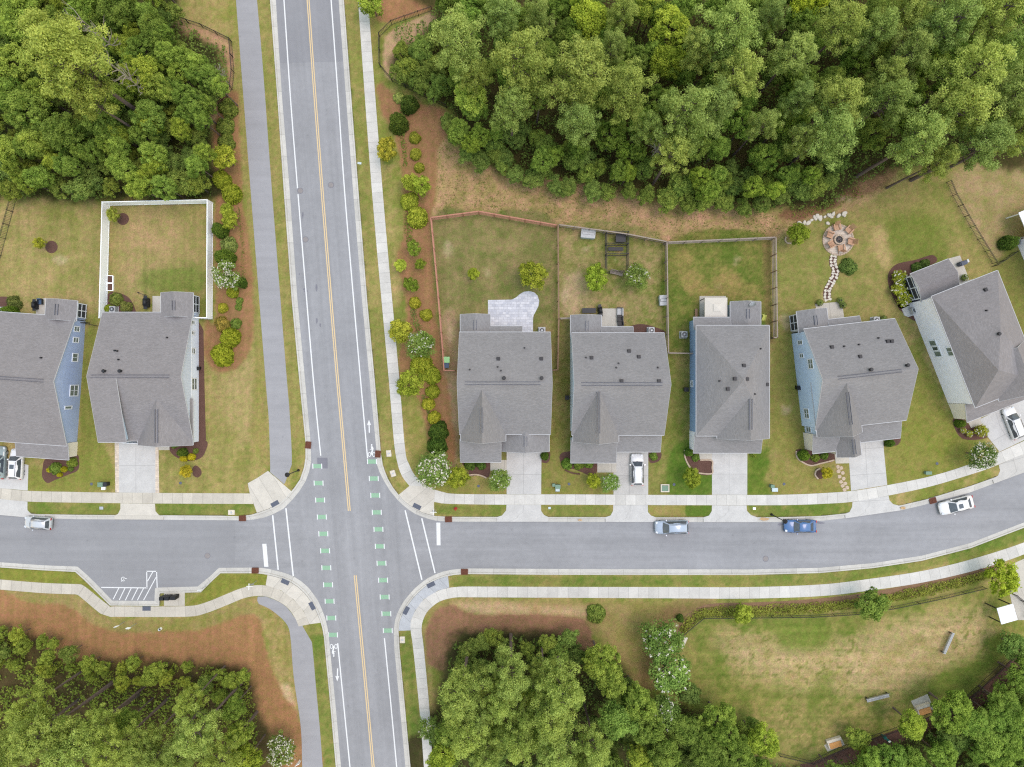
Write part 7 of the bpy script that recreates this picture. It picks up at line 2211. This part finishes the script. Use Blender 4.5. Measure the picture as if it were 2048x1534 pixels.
wood_bench(1667, 1483, 17, "orange wooden seat with pale back at the lower edge of the park, clear of trees")
wood_bench(1845, 1416, 17, "orange wooden seat with pale back partly under park trees")
sheet("bench_pad", [(1648,1490),(1684,1478),(1690,1490),(1655,1503)], M['slab'], .02)
sheet("bench_pad", [(1822,1402),(1855,1388),(1868,1418),(1835,1430)], M['slab'], .02)
x, y = P2(1763, 1468); o = empty("waste_station", (x, y, 0), R_(25), "teal pet waste station post by the lower park fence", "waste station")
M['teal'] = plain("teal_paint", C(50,130,130), .5)
m = MB(); m.bar((0,0,0),(0,0,2.0),.08); m.build("post", M['teal'], o); m = MB(); m.box((0,-.08,1.7),(.3,.14,.45)); m.box((0,-.12,.7),(.4,.3,.6)); m.build("dispenser", M['teal'], o); m = MB(); m.box((0,0,2.1),(.32,.1,.22)); m.build("sign_plate", M['vinyl'], o)
x, y = P(2014, 1228, 2.6)[:2]; o = empty("entrance_shelter", (x, y, 0), R_(16), "white roofed shelter at the park entrance near the right edge", "shelter")
m = MB(); m.box((0,0,2.6),(2.3,2.3,.14)); m.build("roof", M['trim'], o, bevel=.03)
for sx_ in (-1,1):
    for sy in (-1,1):
        m = MB(); m.bar((sx_*1.0,sy*1.0,0),(sx_*1.0,sy*1.0,2.54),.12); m.build("post", M['dark'], o)
x, y = P2(1366, 1283); o = empty("stone_slab_bench", (x, y, 0), R_(65), "pale stone slab bench beside the upper white flowering tree", "bench")
m = MB(); m.box((0,0,.42),(1.7,.5,.12)); m.build("seat", M['stone'], o, bevel=.02)
for sx_ in (-.6,.6):
    m = MB(); m.box((sx_,0,.18),(.2,.42,.36)); m.build("leg", M['stone'], o)
# litter bag by the lower path, pale sheet on the verge
x, y = P2(600, 1520); o = empty("white_marker", (x, y, 0), R_(30), "white marker board under the flowering tree by the lower path", "marker")
m = MB(); m.box((0,0,.9),(.7,.05,.9)); m.build("board", M['vinyl'], o); m = MB(); m.bar((0,.05,0),(0,.05,1.2),.08); m.build("post", M['vinyl'], o)
x, y = P2(719, 326.5); o = empty("ground_lid", (x, y, 0), R_(-8), "small pale lid on the verge right of the upper main road", "access cover")
m = MB(); m.box((0,0,.03),(.55,.3,.06)); m.build("lid", M['box_pale'], o, bevel=.02); m = MB(); m.box((0,0,.065),(.2,.06,.02)); m.build("handle", M['steel'], o)
x, y = P2(322, 1257); o = empty("ring_marker", (x, y, 0), 0, "small white ring shaped marker in the straw below the parking bay", "marker")
m = MB(); m.cyl((0,0,0),.2,.2,.5,10,cap=False); m.build("pipe", M['vinyl'], o); m = MB(); m.cyl((0,0,.2),.13,.13,.05,10); m.build("cap", M['dark'], o)
# fallen straw on the kerb and pale meter lids
for x, y, lb in ((183,968,"grey round lid on the left lawn"),(361,966,"dark blue meter lid in front of the pale grey house"),(957,972,"blue meter lid in front of the first house"),(1138,968,"blue grey meter lid between the first two driveways"),(1348,969,"grey round lid left of the round tree"),(1568,968,"grey round lid on the lawn of the light blue house"),(1874,927,"grey round lid on the lawn by the curved pavement")):
    m = MB(); m.cyl((0,0,-.05), .2, .2, .08, 14); o = m.build("meter_lid", M['slate']); o.location = (*P2(x, y), 0); tag(o, lb, "access cover", "meter lids in the lawns")
for o in list(sc.objects):
    if o.name.startswith("hedge"): o["category"] = "hedge"; del o["kind"]
